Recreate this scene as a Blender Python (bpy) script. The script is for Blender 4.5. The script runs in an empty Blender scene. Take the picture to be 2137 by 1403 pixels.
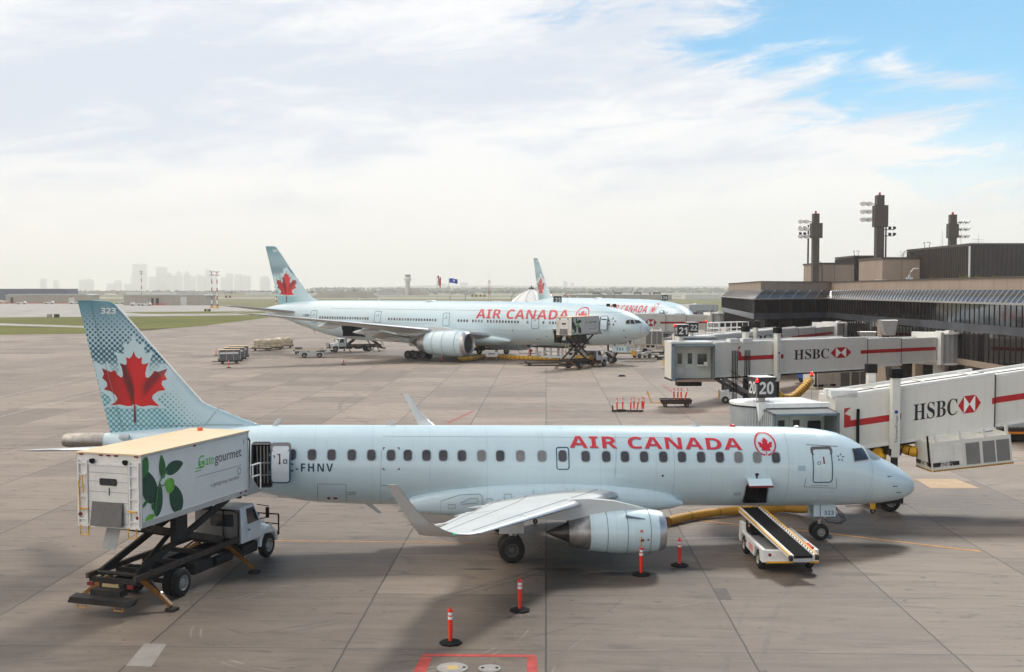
import bpy, bmesh, math, random
from math import radians as R, sin, cos, pi, sqrt, atan2, hypot
from mathutils import Vector, Matrix
random.seed(7)
SC=bpy.context.scene; COL=SC.collection
# ---------------- camera, sky, sun, exposure ----------------
FPX=2311.; HC=10.906; YH=605.3; PIT=math.atan((701.5-YH)/FPX)
cam=bpy.data.cameras.new('camera'); camo=bpy.data.objects.new('camera',cam); COL.objects.link(camo)
cam.sensor_width=36; cam.lens=36*FPX/2137; cam.clip_start=.5; cam.clip_end=60000
camo.location=(0,0,HC); camo.rotation_euler=(pi/2-PIT,0,0); SC.camera=camo
SC.view_settings.view_transform='Standard'; SC.view_settings.look='None'; SC.view_settings.exposure=0.15; SC.view_settings.gamma=1
SC.cycles.volume_bounces=2; SC.cycles.max_bounces=6; SC.cycles.use_denoising=True
SUN_EL=R(45); SUN_AZ=math.atan2(.42,.95)   # azimuth from +Y towards +X
sd=Vector((sin(SUN_AZ)*cos(SUN_EL),cos(SUN_AZ)*cos(SUN_EL),sin(SUN_EL)))
sl=bpy.data.lights.new('sun','SUN'); sl.energy=2.25; sl.angle=R(9); sl.color=(1,.95,.87)
so=bpy.data.objects.new('sun',sl); COL.objects.link(so); so.rotation_euler=(-sd).to_track_quat('-Z','Y').to_euler(); so.location=(0,0,60)
def nn(nt,t,x=None,**k):
    n=nt.nodes.new(t)
    for a,b in k.items(): setattr(n,a,b)
    return n
def link(nt,a,b): nt.links.new(a,b)
def math_(nt,op,a,b=None,c=None,clamp=False):
    n=nt.nodes.new('ShaderNodeMath'); n.operation=op; n.use_clamp=clamp
    for i,v in enumerate((a,b,c)):
        if v is None: continue
        if isinstance(v,(int,float)): n.inputs[i].default_value=v
        else: nt.links.new(v,n.inputs[i])
    return n.outputs[0]
def ramp(nt,fac,a,b,smooth=True):
    n=nt.nodes.new('ShaderNodeMapRange'); n.interpolation_type='SMOOTHSTEP' if smooth else 'LINEAR'
    n.inputs['From Min'].default_value=a; n.inputs['From Max'].default_value=b
    nt.links.new(fac,n.inputs['Value']); return n.outputs[0]
def mixc(nt,f,a,b,blend='MIX'):
    n=nt.nodes.new('ShaderNodeMix'); n.data_type='RGBA'; n.blend_type=blend
    for i,v in ((0,f),(6,a),(7,b)):
        if isinstance(v,(int,float)): n.inputs[i].default_value=v
        elif isinstance(v,(tuple,list)): n.inputs[i].default_value=(*v[:3],1)
        else: nt.links.new(v,n.inputs[i])
    return n.outputs[2]
def noise(nt,vec,scale,detail=4,rough=.55,dist=0):
    n=nt.nodes.new('ShaderNodeTexNoise'); n.inputs['Scale'].default_value=scale; n.inputs['Detail'].default_value=detail
    n.inputs['Roughness'].default_value=rough; n.inputs['Distortion'].default_value=dist
    if vec is not None: nt.links.new(vec,n.inputs['Vector'])
    return n.outputs['Fac']
def comb(nt,x,y,z=0.):
    n=nt.nodes.new('ShaderNodeCombineXYZ')
    for i,v in enumerate((x,y,z)):
        if isinstance(v,(int,float)): n.inputs[i].default_value=v
        else: nt.links.new(v,n.inputs[i])
    return n.outputs[0]
W=bpy.data.worlds.new('World'); SC.world=W; W.use_nodes=True; nt=W.node_tree
bg=nt.nodes['Background']; bg.inputs['Strength'].default_value=1.0
sky=nn(nt,'ShaderNodeTexSky',sky_type='NISHITA',sun_disc=False,sun_elevation=SUN_EL,sun_rotation=SUN_AZ,altitude=1000,air_density=1.0,dust_density=.6,ozone_density=2.0)
skyc=mixc(nt,1.0,sky.outputs[0],(.047,.092,.100),'MULTIPLY')
tc=nn(nt,'ShaderNodeTexCoord'); sx=nn(nt,'ShaderNodeSeparateXYZ'); link(nt,tc.outputs['Generated'],sx.inputs[0])
az=math_(nt,'ARCTAN2',sx.outputs[0],sx.outputs[1]); el=math_(nt,'ARCSINE',sx.outputs[2])
# streaky high cloud: noise in azimuth / elevation, tilted a little
cu=math_(nt,'ADD',math_(nt,'MULTIPLY',az,3.2),math_(nt,'MULTIPLY',el,-2.0)); cv=math_(nt,'ADD',math_(nt,'MULTIPLY',el,13.0),math_(nt,'MULTIPLY',az,-.9))
cvec=comb(nt,cu,cv,0.35)
n1=noise(nt,cvec,1.5,9,.58,.5); n2=noise(nt,comb(nt,cu,cv,3.7),.9,7,.55,.3); n3=noise(nt,comb(nt,math_(nt,'MULTIPLY',cu,1.6),math_(nt,'MULTIPLY',cv,1.6),8.),2.2,10,.66,.8)
# how open the sky is: more toward the upper right
azs=sx.outputs[0]
opn=math_(nt,'ADD',math_(nt,'MULTIPLY',azs,2.3),math_(nt,'MULTIPLY',math_(nt,'MINIMUM',el,.45),4.2))
opn=math_(nt,'ADD',opn,-1.08)
cl=math_(nt,'SUBTRACT',math_(nt,'ADD',math_(nt,'MULTIPLY',n1,1.45),math_(nt,'MULTIPLY',n3,.75)),math_(nt,'ADD',opn,.50))
cover=ramp(nt,cl,.16,.50)
horiz=ramp(nt,el,.19,.04)
cover=math_(nt,'MAXIMUM',cover,horiz)
shade=ramp(nt,math_(nt,'ADD',math_(nt,'MULTIPLY',n2,.8),math_(nt,'MULTIPLY',n3,.35)),.45,.68)
cloudc=mixc(nt,shade,(.64,.705,.815),(.91,.915,.925))
hz=ramp(nt,el,.13,.01)
cloudc=mixc(nt,hz,cloudc,(.93,.895,.84))
cloudc=mixc(nt,math_(nt,'MULTIPLY',ramp(nt,sx.outputs[1],-.05,-.6),.28),cloudc,(2.0,1.86,1.70))  # unseen sky behind the camera, brightened to fill camera-facing sides
cloudc=mixc(nt,ramp(nt,el,.35,.9),cloudc,(3.05,2.78,2.48))
final=mixc(nt,cover,skyc,cloudc)
link(nt,final,bg.inputs['Color'])
# ---------------- pixel helpers (turn a measured picture point into a place on the ground) ----------------
cP,sP=cos(PIT),sin(PIT)
def ray(px,py):
    u=(px-1068.5)/FPX; v=-(py-701.5)/FPX
    return Vector((u,cP+v*sP,-sP+v*cP))
def at(px,py,z=0.):
    r=ray(px,py); t=(z-HC)/r.z; p=r*t; return Vector((p.x,p.y,z))
def atd(px,py,d):
    r=ray(px,py); p=r*(d/r.y); return Vector((p.x,p.y,p.z+HC))
# ---------------- mesh builder ----------------
class MB:
    def __init__(s,M=None): s.v=[];s.f=[];s.m=[];s.sm=[];s.M=M or Matrix()
    def add(s,vs,fs,mi=0,smooth=False):
        o=len(s.v); s.v+=[s.M@Vector(v) for v in vs]
        for f in fs: s.f.append([i+o for i in f]); s.m.append(mi); s.sm.append(smooth)
        return s
    def box(s,x0,x1,y0,y1,z0,z1,mi=0):
        return s.add([(x,y,z) for z in (z0,z1) for y in (y0,y1) for x in (x0,x1)],[(0,2,3,1),(4,5,7,6),(0,1,5,4),(2,6,7,3),(0,4,6,2),(1,3,7,5)],mi)
    def hexa(s,b,t,mi=0): # bottom 4 pts, top 4 pts (ccw)
        return s.add(list(b)+list(t),[(3,2,1,0),(4,5,6,7),(0,1,5,4),(1,2,6,5),(2,3,7,6),(3,0,4,7)],mi)
    def bar(s,p0,p1,w,h,mi=0,up=(0,0,1)):
        p0,p1=Vector(p0),Vector(p1); d=(p1-p0).normalized(); u=Vector(up)
        if abs(d.dot(u))>.99: u=Vector((0,1,0))
        a=d.cross(u).normalized()*w/2; b=a.cross(d).normalized()*h/2
        return s.hexa([p0-a-b,p0+a-b,p0+a+b,p0-a+b],[p1-a-b,p1+a-b,p1+a+b,p1-a+b],mi)
    def rings(s,rs,mi=0,caps=True,smooth=True,closed=True):
        n=len(rs[0]); vs=[p for r in rs for p in r]; fs=[]
        for i in range(len(rs)-1):
            for j in range(n if closed else n-1):
                k=(j+1)%n; fs.append((i*n+j,i*n+k,(i+1)*n+k,(i+1)*n+j))
        s.add(vs,fs,mi,smooth)
        if caps and closed:
            s.add(rs[0],[tuple(range(n))[::-1]],mi); s.add(rs[-1],[tuple(range(n))],mi)
        return s
    def cyl(s,p0,p1,r0,r1=None,n=14,mi=0,caps=True):
        r1=r0 if r1 is None else r1; p0,p1=Vector(p0),Vector(p1); d=(p1-p0).normalized()
        u=Vector((0,0,1)) if abs(d.z)<.9 else Vector((1,0,0)); a=d.cross(u).normalized(); b=d.cross(a)
        return s.rings([[p+(a*cos(2*pi*i/n)+b*sin(2*pi*i/n))*r for i in range(n)][::-1] for p,r in ((p0,r0),(p1,r1))],mi,caps)
    def lathe(s,o,ax,prof,n=24,mi=0,caps=False):
        o,d=Vector(o),Vector(ax).normalized(); u=Vector((0,0,1)) if abs(d.z)<.9 else Vector((1,0,0)); a=d.cross(u).normalized(); b=d.cross(a)
        return s.rings([[o+d*t+(a*cos(2*pi*i/n)+b*sin(2*pi*i/n))*max(r,1e-4) for i in range(n)][::-1] for t,r in prof],mi,caps)
    def tube(s,pts,r,n=8,mi=0):
        pts=[Vector(p) for p in pts]; rs=[]
        for i,p in enumerate(pts):
            d=(pts[min(i+1,len(pts)-1)]-pts[max(i-1,0)]).normalized(); u=Vector((0,0,1)) if abs(d.z)<.9 else Vector((1,0,0))
            a=d.cross(u).normalized(); b=d.cross(a); rr=r[i] if isinstance(r,(list,tuple)) else r
            rs.append([p+(a*cos(2*pi*k/n)+b*sin(2*pi*k/n))*rr for k in range(n)][::-1])
        return s.rings(rs,mi)
    def prism(s,poly,a0,a1,ax='y',mi=0):
        n=len(poly)
        f={'y':lambda p,t:(p[0],t,p[1]),'x':lambda p,t:(t,p[0],p[1]),'z':lambda p,t:(p[0],p[1],t)}[ax]
        return s.add([f(p,a0) for p in poly]+[f(p,a1) for p in poly],[tuple(range(n)),tuple(range(2*n-1,n-1,-1))]+[(i,i+n,(i+1)%n+n,(i+1)%n) for i in range(n)],mi)
    def build(s,name,mats,parent=None,label=None,bev=0,ang=38,**props):
        me=bpy.data.meshes.new(name); me.from_pydata([tuple(v) for v in s.v],[],s.f)
        if not isinstance(mats,(list,tuple)): mats=[mats]
        for m in mats: me.materials.append(m)
        me.polygons.foreach_set('material_index',s.m); me.polygons.foreach_set('use_smooth',[True]*len(s.f) if any(s.sm) else [False]*len(s.f))
        bm=bmesh.new(); bm.from_mesh(me); bmesh.ops.remove_doubles(bm,verts=bm.verts,dist=2e-4); bmesh.ops.recalc_face_normals(bm,faces=bm.faces); bm.to_mesh(me); bm.free()
        if any(s.sm): me.set_sharp_from_angle(angle=R(ang))
        me.update(); o=bpy.data.objects.new(name,me); COL.objects.link(o); o.parent=parent
        if bev:
            b=o.modifiers.new('b','BEVEL'); b.width=bev; b.segments=2; b.limit_method='ANGLE'; b.angle_limit=R(40)
        if label: o['label']=label
        for k,v in props.items(): o[k]=v
        return o
def tag(o,label,cat=None,group=None,kind=None):
    if label: o['label']=label
    if cat: o['category']=cat
    if group: o['group']=group
    if kind: o['kind']=kind
    return o
def thing(name,label,cat,loc=(0,0,0),rz=0,group=None):
    o=bpy.data.objects.new(name,None); COL.objects.link(o); o.empty_display_size=.3
    o.location=loc; o.rotation_euler=(0,0,rz); return tag(o,label,cat,group)
def copy_tree(o,parent=None,label=None,loc=None,rz=None,group=None):
    kids=[c for c in bpy.data.objects if c.parent==o]
    c=o.copy(); COL.objects.link(c); c.parent=parent
    if label: c['label']=label
    if group: c['group']=group
    if loc is not None: c.location=loc
    if rz is not None: c.rotation_euler=(0,0,rz)
    for k in kids: copy_tree(k,c)
    return c
# ---------------- materials ----------------
MATS={}
def lin(r,g,b): return tuple((c/12.92 if c<=.04045 else ((c+.055)/1.055)**2.4) for c in (r/255,g/255,b/255))
def mat(name,col,rough=.5,metal=0,var=.08,scale=1.5,bump=0,spec=.5,coat=0,emit=0,dirt=0):
    if name in MATS: return MATS[name]
    m=bpy.data.materials.new(name); m.use_nodes=True; nt=m.node_tree; b=nt.nodes['Principled BSDF']
    b.inputs['Roughness'].default_value=rough; b.inputs['Metallic'].default_value=metal; b.inputs['Coat Weight'].default_value=coat
    b.inputs['Coat Roughness'].default_value=.12; b.inputs['Specular IOR Level'].default_value=spec
    t=nn(nt,'ShaderNodeTexCoord'); v=t.outputs['Object']
    n=noise(nt,v,scale,6,.6); c=mixc(nt,ramp(nt,n,.25,.75),tuple(x*(1-var) for x in col),tuple(min(1,x*(1+var)) for x in col))
    if dirt:
        n2=noise(nt,v,scale*3.1,8,.7,.6); c=mixc(nt,math_(nt,'MULTIPLY',ramp(nt,n2,.5,.75),dirt),c,(.06,.05,.045))
    link(nt,c,b.inputs['Base Color'])
    if bump:
        bp=nn(nt,'ShaderNodeBump'); bp.inputs['Strength'].default_value=bump; bp.inputs['Distance'].default_value=.02
        link(nt,noise(nt,v,scale*12,5),bp.inputs['Height']); link(nt,bp.outputs[0],b.inputs['Normal'])
    if emit:
        b.inputs['Emission Color'].default_value=(*col,1); b.inputs['Emission Strength'].default_value=emit
    MATS[name]=m; return m
M_white=mat('white_paint',(.74,.74,.71),.45,dirt=.14,coat=.2); M_cream=mat('bridge_paint',lin(214,212,203),.5,var=.03,dirt=.06)
M_black=mat('black_rubber',(.010,.010,.010),.8,spec=.2); M_dark=mat('dark_steel',(.030,.027,.025),.65,.1,dirt=.3,var=.3,spec=.25)
M_rust=mat('worn_brown_steel',(.062,.042,.031),.75,var=.35,scale=3); M_grey=mat('grey_metal',(.3,.3,.3),.4,.6,var=.15)
M_lgrey=mat('light_grey_metal',(.5,.51,.51),.4,.4); M_alu=mat('aluminium',(.62,.62,.62),.3,.9,var=.1); M_steel=mat('bare_metal',(.42,.38,.34),.33,.95,var=.2,scale=3)
M_red=mat('red_paint',lin(200,20,18),.45); M_dred=mat('dark_red',lin(120,25,30),.5); M_orange=mat('orange_plastic',lin(240,50,25),.5,var=.05)
M_yel=mat('yellow_paint',lin(225,165,20),.5,dirt=.3); M_glass=mat('tinted_glass',(.02,.025,.03),.08,0,spec=.8); M_cab=mat('truck_white',(.78,.78,.76),.35,coat=.4,dirt=.12)
M_refl=mat('reflective_white',(.82,.82,.8),.5); M_green=mat('leaf_green',lin(45,110,50),.5,var=.5,scale=2.2); M_green2=mat('leaf_green_light',lin(110,180,60),.5,var=.3,scale=2); M_gdark=mat('leaf_green_dark',lin(28,72,48),.5,var=.3,scale=2)
M_logog=mat('logo_green',lin(80,190,50),.5,var=0); M_ink=mat('black_lettering',(.012,.012,.012),.5,var=0); M_greyink=mat('grey_lettering',(.2,.2,.22),.5,var=0)
M_hole=mat('dark_interior',(.01,.01,.013),.8,var=.3); M_blue=mat('blue_plastic',lin(20,80,160),.5)
M_tan=mat('tan_roof',lin(226,200,164),.6,var=.06,scale=.8); M_rim=mat('wheel_rim',(.34,.33,.30),.4,.3,dirt=.4,scale=4)
M_conc=mat('concrete_panel',lin(160,144,129),.85,var=.08,scale=.35,dirt=.06); M_brown=mat('brown_steel',lin(86,78,72),.6,var=.1,scale=.4)
# ---------------- 2D shapes and decals ----------------
def text2d(body,h=1.,sx=1.,space=1.,bold=False):
    if bold: body=''.join(chr(0x1D5D4+ord(ch)-65) if 'A'<=ch<='Z' else chr(0x1D7EC+ord(ch)-48) if '0'<=ch<='9' else ch for ch in body)
    c=bpy.data.curves.new('t','FONT'); c.body=body; c.resolution_u=4; c.space_character=space
    o=bpy.data.objects.new('t',c); COL.objects.link(o); dg=bpy.context.evaluated_depsgraph_get()
    me=bpy.data.meshes.new_from_object(o.evaluated_get(dg)); vs=[(v.co.x,v.co.y) for v in me.vertices]; fs=[list(p.vertices) for p in me.polygons]
    bpy.data.objects.remove(o); bpy.data.curves.remove(c); bpy.data.meshes.remove(me)
    x0=min(v[0] for v in vs); x1=max(v[0] for v in vs); cap=.694
    k=h/cap; vs=[((v[0]-x0)*k*sx,v[1]*k) for v in vs]
    return vs,fs,(x1-x0)*k*sx
def poly2d(pts): return [tuple(p) for p in pts],[list(range(len(pts)))]
def rrect(x0,x1,z0,z1,r,n=4):
    r=min(r,abs(x1-x0)/2-1e-3,abs(z1-z0)/2-1e-3); out=[]
    for cx_,cz_,a in ((x1-r,z1-r,0),(x0+r,z1-r,90),(x0+r,z0+r,180),(x1-r,z0+r,270)):
        for i in range(n+1): t=R(a+90*i/n); out.append((cx_+r*cos(t),cz_+r*sin(t)))
    return out
def ring2d(outer,inner):
    n=len(outer); return list(outer)+list(inner),[[i,(i+1)%n,n+(i+1)%n,n+i] for i in range(n)]
def circ(cx_,cz_,r,n=24,rz=None): return [(cx_+r*cos(2*pi*i/n),cz_+(rz or r)*sin(2*pi*i/n)) for i in range(n)]
def strip2d(pts,w):
    vs=[];fs=[]
    for i,(x,z) in enumerate(pts):
        a=pts[max(i-1,0)];b=pts[min(i+1,len(pts)-1)]; d=hypot(b[0]-a[0],b[1]-a[1]) or 1; nx,nz=-(b[1]-a[1])/d*w/2,(b[0]-a[0])/d*w/2
        vs+=[(x+nx,z+nz),(x-nx,z-nz)]
        if i: k=2*i; fs.append([k-2,k-1,k+1,k])
    return vs,fs
def decal(shape,fn,name=None,mats=None,parent=None,cuts=None,mb=None,mi=0,clip=None,label=None):
    """shape=(verts2d,faces); fn maps (u,v)->(x,y,z); cuts=(du,dv) grid spacing for conforming"""
    bm=bmesh.new(); vs=[bm.verts.new((p[0],p[1],0)) for p in shape[0]]
    for f in shape[1]:
        try: bm.faces.new([vs[i] for i in f])
        except ValueError: pass
    bm.normal_update(); bmesh.ops.triangulate(bm,faces=[f for f in bm.faces if len(f.verts)>4])
    us=[p[0] for p in shape[0]]; ws=[p[1] for p in shape[0]]
    if clip:
        for co,no in clip: bmesh.ops.bisect_plane(bm,geom=bm.verts[:]+bm.edges[:]+bm.faces[:],plane_co=(*co,0),plane_no=(*no,0),clear_outer=True)
    if cuts:
        for ax,(lst,st) in enumerate(((us,cuts[0]),(ws,cuts[1]))):
            if not st: continue
            k=math.ceil(min(lst)/st)
            while k*st<max(lst):
                co=[0,0,0]; co[ax]=k*st; no=[0,0,0]; no[ax]=1
                bmesh.ops.bisect_plane(bm,geom=bm.verts[:]+bm.edges[:]+bm.faces[:],plane_co=co,plane_no=no); k+=1
    bm.verts.index_update()
    V=[fn(v.co.x,v.co.y) for v in bm.verts]; Fs=[[v.index for v in f.verts] for f in bm.faces]; bm.free()
    own=mb is None
    if own: mb=MB()
    mb.add(V,Fs,mi,bool(cuts))
    if own: return mb.build(name,mats,parent,label)
LEAF=[(931,478),(921,510),(903,530),(877,521),(882,550),(880,572),(868,575),(831,561),(846,590),(855,640),(850,662),(838,662),(815,645),(798,612),(768,625),(707,597),(722,640),(709,667),(740,698),(743,725),(717,748),(765,762),(800,790),(812,815),(800,838),(760,862),(830,856),(880,868),(912,866),(926,852),(922,980),(930,988),(941,984),(938,852),(950,862),(985,872),(1040,862),(1105,870),(1065,830),(1054,812),(1060,790),(1100,762),(1148,755),(1122,715),(1125,690),(1160,680),(1142,645),(1163,602),(1100,625),(1072,618),(1055,645),(1030,668),(1012,662),(1010,630),(1018,595),(1033,562),(995,572),(985,560),(988,520),(965,532),(945,515)]
def leaf2d(cx_,cz_,h,flip=1): # h = height crown top to stem end
    k=h/510.; return [(cx_+flip*(x-932)*k,cz_-(y-700)*k) for x,y in LEAF]
# ---------------- ground, grass, markings ----------------
GA=R(1.77)
def concrete(name,base,near=True):
    m=bpy.data.materials.new(name); m.use_nodes=True; nt=m.node_tree; b=nt.nodes['Principled BSDF']
    t=nn(nt,'ShaderNodeTexCoord'); mp=nn(nt,'ShaderNodeMapping'); mp.inputs['Rotation'].default_value=(0,0,GA); link(nt,t.outputs['Object'],mp.inputs[0])
    s=nn(nt,'ShaderNodeSeparateXYZ'); link(nt,mp.outputs[0],s.inputs[0]); u=s.outputs[0]; v=math_(nt,'ADD',s.outputs[1],-2.6+61)
    wob=math_(nt,'MULTIPLY',math_(nt,'SUBTRACT',noise(nt,mp.outputs[0],.9,5,.6),.5),.07)
    P=6.1
    def jt(c,w):
        f=math_(nt,'PINGPONG',math_(nt,'ADD',c,wob),P/2); return ramp(nt,f,w,w*.35)
    cu=math_(nt,'FLOOR',math_(nt,'DIVIDE',u,P)); cv=math_(nt,'FLOOR',math_(nt,'DIVIDE',v,P))
    wn=nn(nt,'ShaderNodeTexWhiteNoise',noise_dimensions='2D'); link(nt,comb(nt,cu,cv),wn.inputs['Vector'])
    bigu=math_(nt,'FLOOR',math_(nt,'DIVIDE',u,P*3)); wn2=nn(nt,'ShaderNodeTexWhiteNoise',noise_dimensions='2D'); link(nt,comb(nt,bigu,math_(nt,'FLOOR',math_(nt,'DIVIDE',v,P*2))),wn2.inputs['Vector'])
    sv=comb(nt,math_(nt,'MULTIPLY',u,.16),math_(nt,'MULTIPLY',v,1.5)); st=noise(nt,sv,1.,9,.66,.5)
    sv2=comb(nt,math_(nt,'MULTIPLY',u,.9),math_(nt,'MULTIPLY',v,5.)); st2=noise(nt,sv2,1.,8,.7,.3)
    bigt=noise(nt,mp.outputs[0],.05,5,.6); fine=noise(nt,mp.outputs[0],9,6,.7); med=noise(nt,mp.outputs[0],.5,7,.65,.4)
    dark=tuple(c*.66 for c in base); light=tuple(min(1,c*1.30) for c in base)
    f=math_(nt,'ADD',math_(nt,'ADD',math_(nt,'MULTIPLY',st,.34),math_(nt,'MULTIPLY',bigt,.22)),math_(nt,'ADD',math_(nt,'MULTIPLY',fine,.16),math_(nt,'ADD',math_(nt,'MULTIPLY',med,.18),math_(nt,'MULTIPLY',st2,.12))))
    f=math_(nt,'ADD',f,math_(nt,'ADD',math_(nt,'MULTIPLY',math_(nt,'SUBTRACT',wn.outputs[0],.5),.15),math_(nt,'MULTIPLY',math_(nt,'SUBTRACT',wn2.outputs[0],.5),.05)))
    c=mixc(nt,ramp(nt,f,.40,.63,False),dark,light)
    if near: c=mixc(nt,math_(nt,'MULTIPLY',ramp(nt,math_(nt,'ADD',v,math_(nt,'MULTIPLY',math_(nt,'SUBTRACT',bigt,.5),60)),58.4+95,58.4+42),.55),c,mixc(nt,1.0,c,(.38,.37,.36),'MULTIPLY'))   # apron colour darkened toward the camera, edge broken by noise
    # stains: sparse dark scuffs, small spots, and oval dark blobs around the stands
    sc=ramp(nt,noise(nt,comb(nt,math_(nt,'MULTIPLY',u,.55),math_(nt,'MULTIPLY',v,2.4),5.),.8,7,.62,.6),.54,.68)
    c=mixc(nt,math_(nt,'MULTIPLY',sc,.75),c,tuple(x*.32 for x in base))
    sp=ramp(nt,noise(nt,mp.outputs[0],1.7,4,.5,.2),.665,.73); c=mixc(nt,math_(nt,'MULTIPLY',sp,.75),c,tuple(x*.25 for x in base))
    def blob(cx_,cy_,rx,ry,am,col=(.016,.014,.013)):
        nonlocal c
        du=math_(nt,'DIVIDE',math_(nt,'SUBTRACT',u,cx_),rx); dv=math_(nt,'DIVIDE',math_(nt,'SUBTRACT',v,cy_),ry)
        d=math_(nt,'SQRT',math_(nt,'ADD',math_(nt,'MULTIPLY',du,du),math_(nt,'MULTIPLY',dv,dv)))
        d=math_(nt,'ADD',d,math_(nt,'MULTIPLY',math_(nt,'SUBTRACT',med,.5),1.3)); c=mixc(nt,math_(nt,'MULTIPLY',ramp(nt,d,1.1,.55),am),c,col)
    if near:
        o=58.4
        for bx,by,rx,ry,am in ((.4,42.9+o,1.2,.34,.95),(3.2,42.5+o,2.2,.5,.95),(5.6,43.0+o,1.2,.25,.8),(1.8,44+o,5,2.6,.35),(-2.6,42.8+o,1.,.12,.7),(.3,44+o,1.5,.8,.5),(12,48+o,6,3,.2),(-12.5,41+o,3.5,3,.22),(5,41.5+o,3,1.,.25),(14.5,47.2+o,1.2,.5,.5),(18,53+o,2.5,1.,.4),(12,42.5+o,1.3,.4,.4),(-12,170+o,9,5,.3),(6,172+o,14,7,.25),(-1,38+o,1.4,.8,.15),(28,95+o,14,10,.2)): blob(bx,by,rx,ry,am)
    if near:
        o=58.4
        for ax_,ay_,r_,w_,am,col in ((-6,36+o,5.2,.05,.30,(.5,.45,.4)),(-6,36+o,5.5,.04,.25,(.5,.45,.4)),(-5,41+o,8,.10,.35,(.06,.05,.05)),(9,30+o,9,.12,.30,(.07,.06,.055)),(9.4,30+o,9.3,.05,.25,(.5,.45,.4)),(14,60+o,22,.16,.4,(.07,.06,.055)),(-25,60+o,30,.18,.35,(.07,.06,.055)),(-26,61+o,31.8,.18,.35,(.07,.06,.055)),(20,110+o,40,.3,.4,(.07,.06,.06)),(-60,150+o,60,.35,.35,(.09,.08,.08)),(-62,150+o,64,.35,.35,(.09,.08,.08)),(60,20+o,55,.14,.35,(.08,.07,.06)),(61,20+o,57,.14,.3,(.08,.07,.06)),(0,-40+o,82,.2,.28,(.08,.07,.065)),(1,-40+o,84.2,.2,.28,(.08,.07,.065))):
            du=math_(nt,'SUBTRACT',u,ax_); dv=math_(nt,'SUBTRACT',v,ay_); d=math_(nt,'ABSOLUTE',math_(nt,'SUBTRACT',math_(nt,'SQRT',math_(nt,'ADD',math_(nt,'MULTIPLY',du,du),math_(nt,'MULTIPLY',dv,dv))),r_))
            c=mixc(nt,math_(nt,'MULTIPLY',math_(nt,'MULTIPLY',ramp(nt,d,w_,w_*.4),ramp(nt,med,.44,.6)),am*(1.4 if col[0]<.3 else .75)),c,col)
    jl=math_(nt,'MAXIMUM',math_(nt,'MULTIPLY',jt(u,.045),.97),math_(nt,'MULTIPLY',jt(v,.032),.9)); c=mixc(nt,jl,c,(.035,.03,.028))
    link(nt,c,b.inputs['Base Color']); b.inputs['Roughness'].default_value=.6; b.inputs['Specular IOR Level'].default_value=.4
    link(nt,ramp(nt,st,.2,.8),b.inputs['Roughness']) if False else None
    bp=nn(nt,'ShaderNodeBump'); bp.inputs['Strength'].default_value=.15; bp.inputs['Distance'].default_value=.02
    link(nt,math_(nt,'SUBTRACT',fine,jl),bp.inputs['Height']); link(nt,bp.outputs[0],b.inputs['Normal'])
    return m
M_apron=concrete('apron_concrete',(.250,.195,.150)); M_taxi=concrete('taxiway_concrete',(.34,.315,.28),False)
def grassmat(name,a,bcol,c3):
    m=bpy.data.materials.new(name); m.use_nodes=True; nt=m.node_tree; b=nt.nodes['Principled BSDF']; b.inputs['Roughness'].default_value=.9; b.inputs['Specular IOR Level'].default_value=.1
    t=nn(nt,'ShaderNodeTexCoord'); s=nn(nt,'ShaderNodeSeparateXYZ'); link(nt,t.outputs['Object'],s.inputs[0])
    v=comb(nt,math_(nt,'MULTIPLY',s.outputs[0],.35),s.outputs[1])
    c=mixc(nt,ramp(nt,noise(nt,v,.02,8,.65,.5),.3,.7),a,bcol); c=mixc(nt,ramp(nt,noise(nt,v,.11,7,.7),.48,.66),c,c3)
    c=mixc(nt,math_(nt,'MULTIPLY',ramp(nt,noise(nt,v,.9,6,.7),.4,.7),.4),c,tuple(x*.5 for x in a)); link(nt,c,b.inputs['Base Color']); return m
M_grass=grassmat('grass_green',(.115,.135,.022),(.18,.165,.045),(.09,.095,.03)); M_grassfar=grassmat('grass_far',(.16,.165,.07),(.22,.205,.11),(.14,.15,.06))
def sheet(name,pts,z,m,kind='structure',label=None):
    b=MB(); b.add([(p[0],p[1],z) for p in pts],[tuple(range(len(pts)))]); o=b.build(name,m); o['kind']=kind
    if label: o['label']=label
    return o
b=MB(); N=40
for k in range(1): b.add([(x,y,-.16) for x,y in ((-14000,-400),(14000,-400),(14000,14500),(-14000,14500))],[(0,1,2,3)])
b.build('grass_field',M_grassfar)['kind']='structure'
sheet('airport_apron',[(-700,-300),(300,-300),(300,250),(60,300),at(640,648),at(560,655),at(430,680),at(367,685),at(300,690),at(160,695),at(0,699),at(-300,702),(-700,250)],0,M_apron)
def pg(pts): return [at(x,y) for x,y in pts]
sheet('taxiway',pg([(-500,662),(0,662.5),(330,660),(640,656),(640,648),(500,642),(430,637),(190,634),(-500,634)]),-.06,M_taxi)
sheet('grass_verge',pg([(-500,668),(0,663),(330,661),(560,657),(560,663),(430,679.5),(367,685),(300,688.5),(180,697),(0,699),(-500,708)]),.03,M_grass)
sheet('service_road',pg([(-500,674),(0,675.2),(180,681),(180,684.5),(0,679.5),(-500,677.5)]),.05,M_taxi)
sheet('grass_strip',pg([(255,652),(420,650),(640,650),(640,653.5),(420,654.5),(300,655)]),-.03,M_grass)
for a,bb,x0,x1 in ((621,623.2,190,1600),(613.2,614.3,150,1650),(617.0,617.8,600,1650)):
    sheet('far_taxiway',pg([(x0,a),(x1,a),(x1,bb),(x0,bb)]),-.08,M_taxi)
M_lw=mat('worn_white_line',(.38,.35,.32),.8,var=.3,scale=2); M_ly=mat('worn_yellow_line',lin(225,155,55),.8,var=.3,scale=3); M_lr=mat('worn_red_line',lin(170,62,55),.8,var=.25,scale=3)
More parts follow.
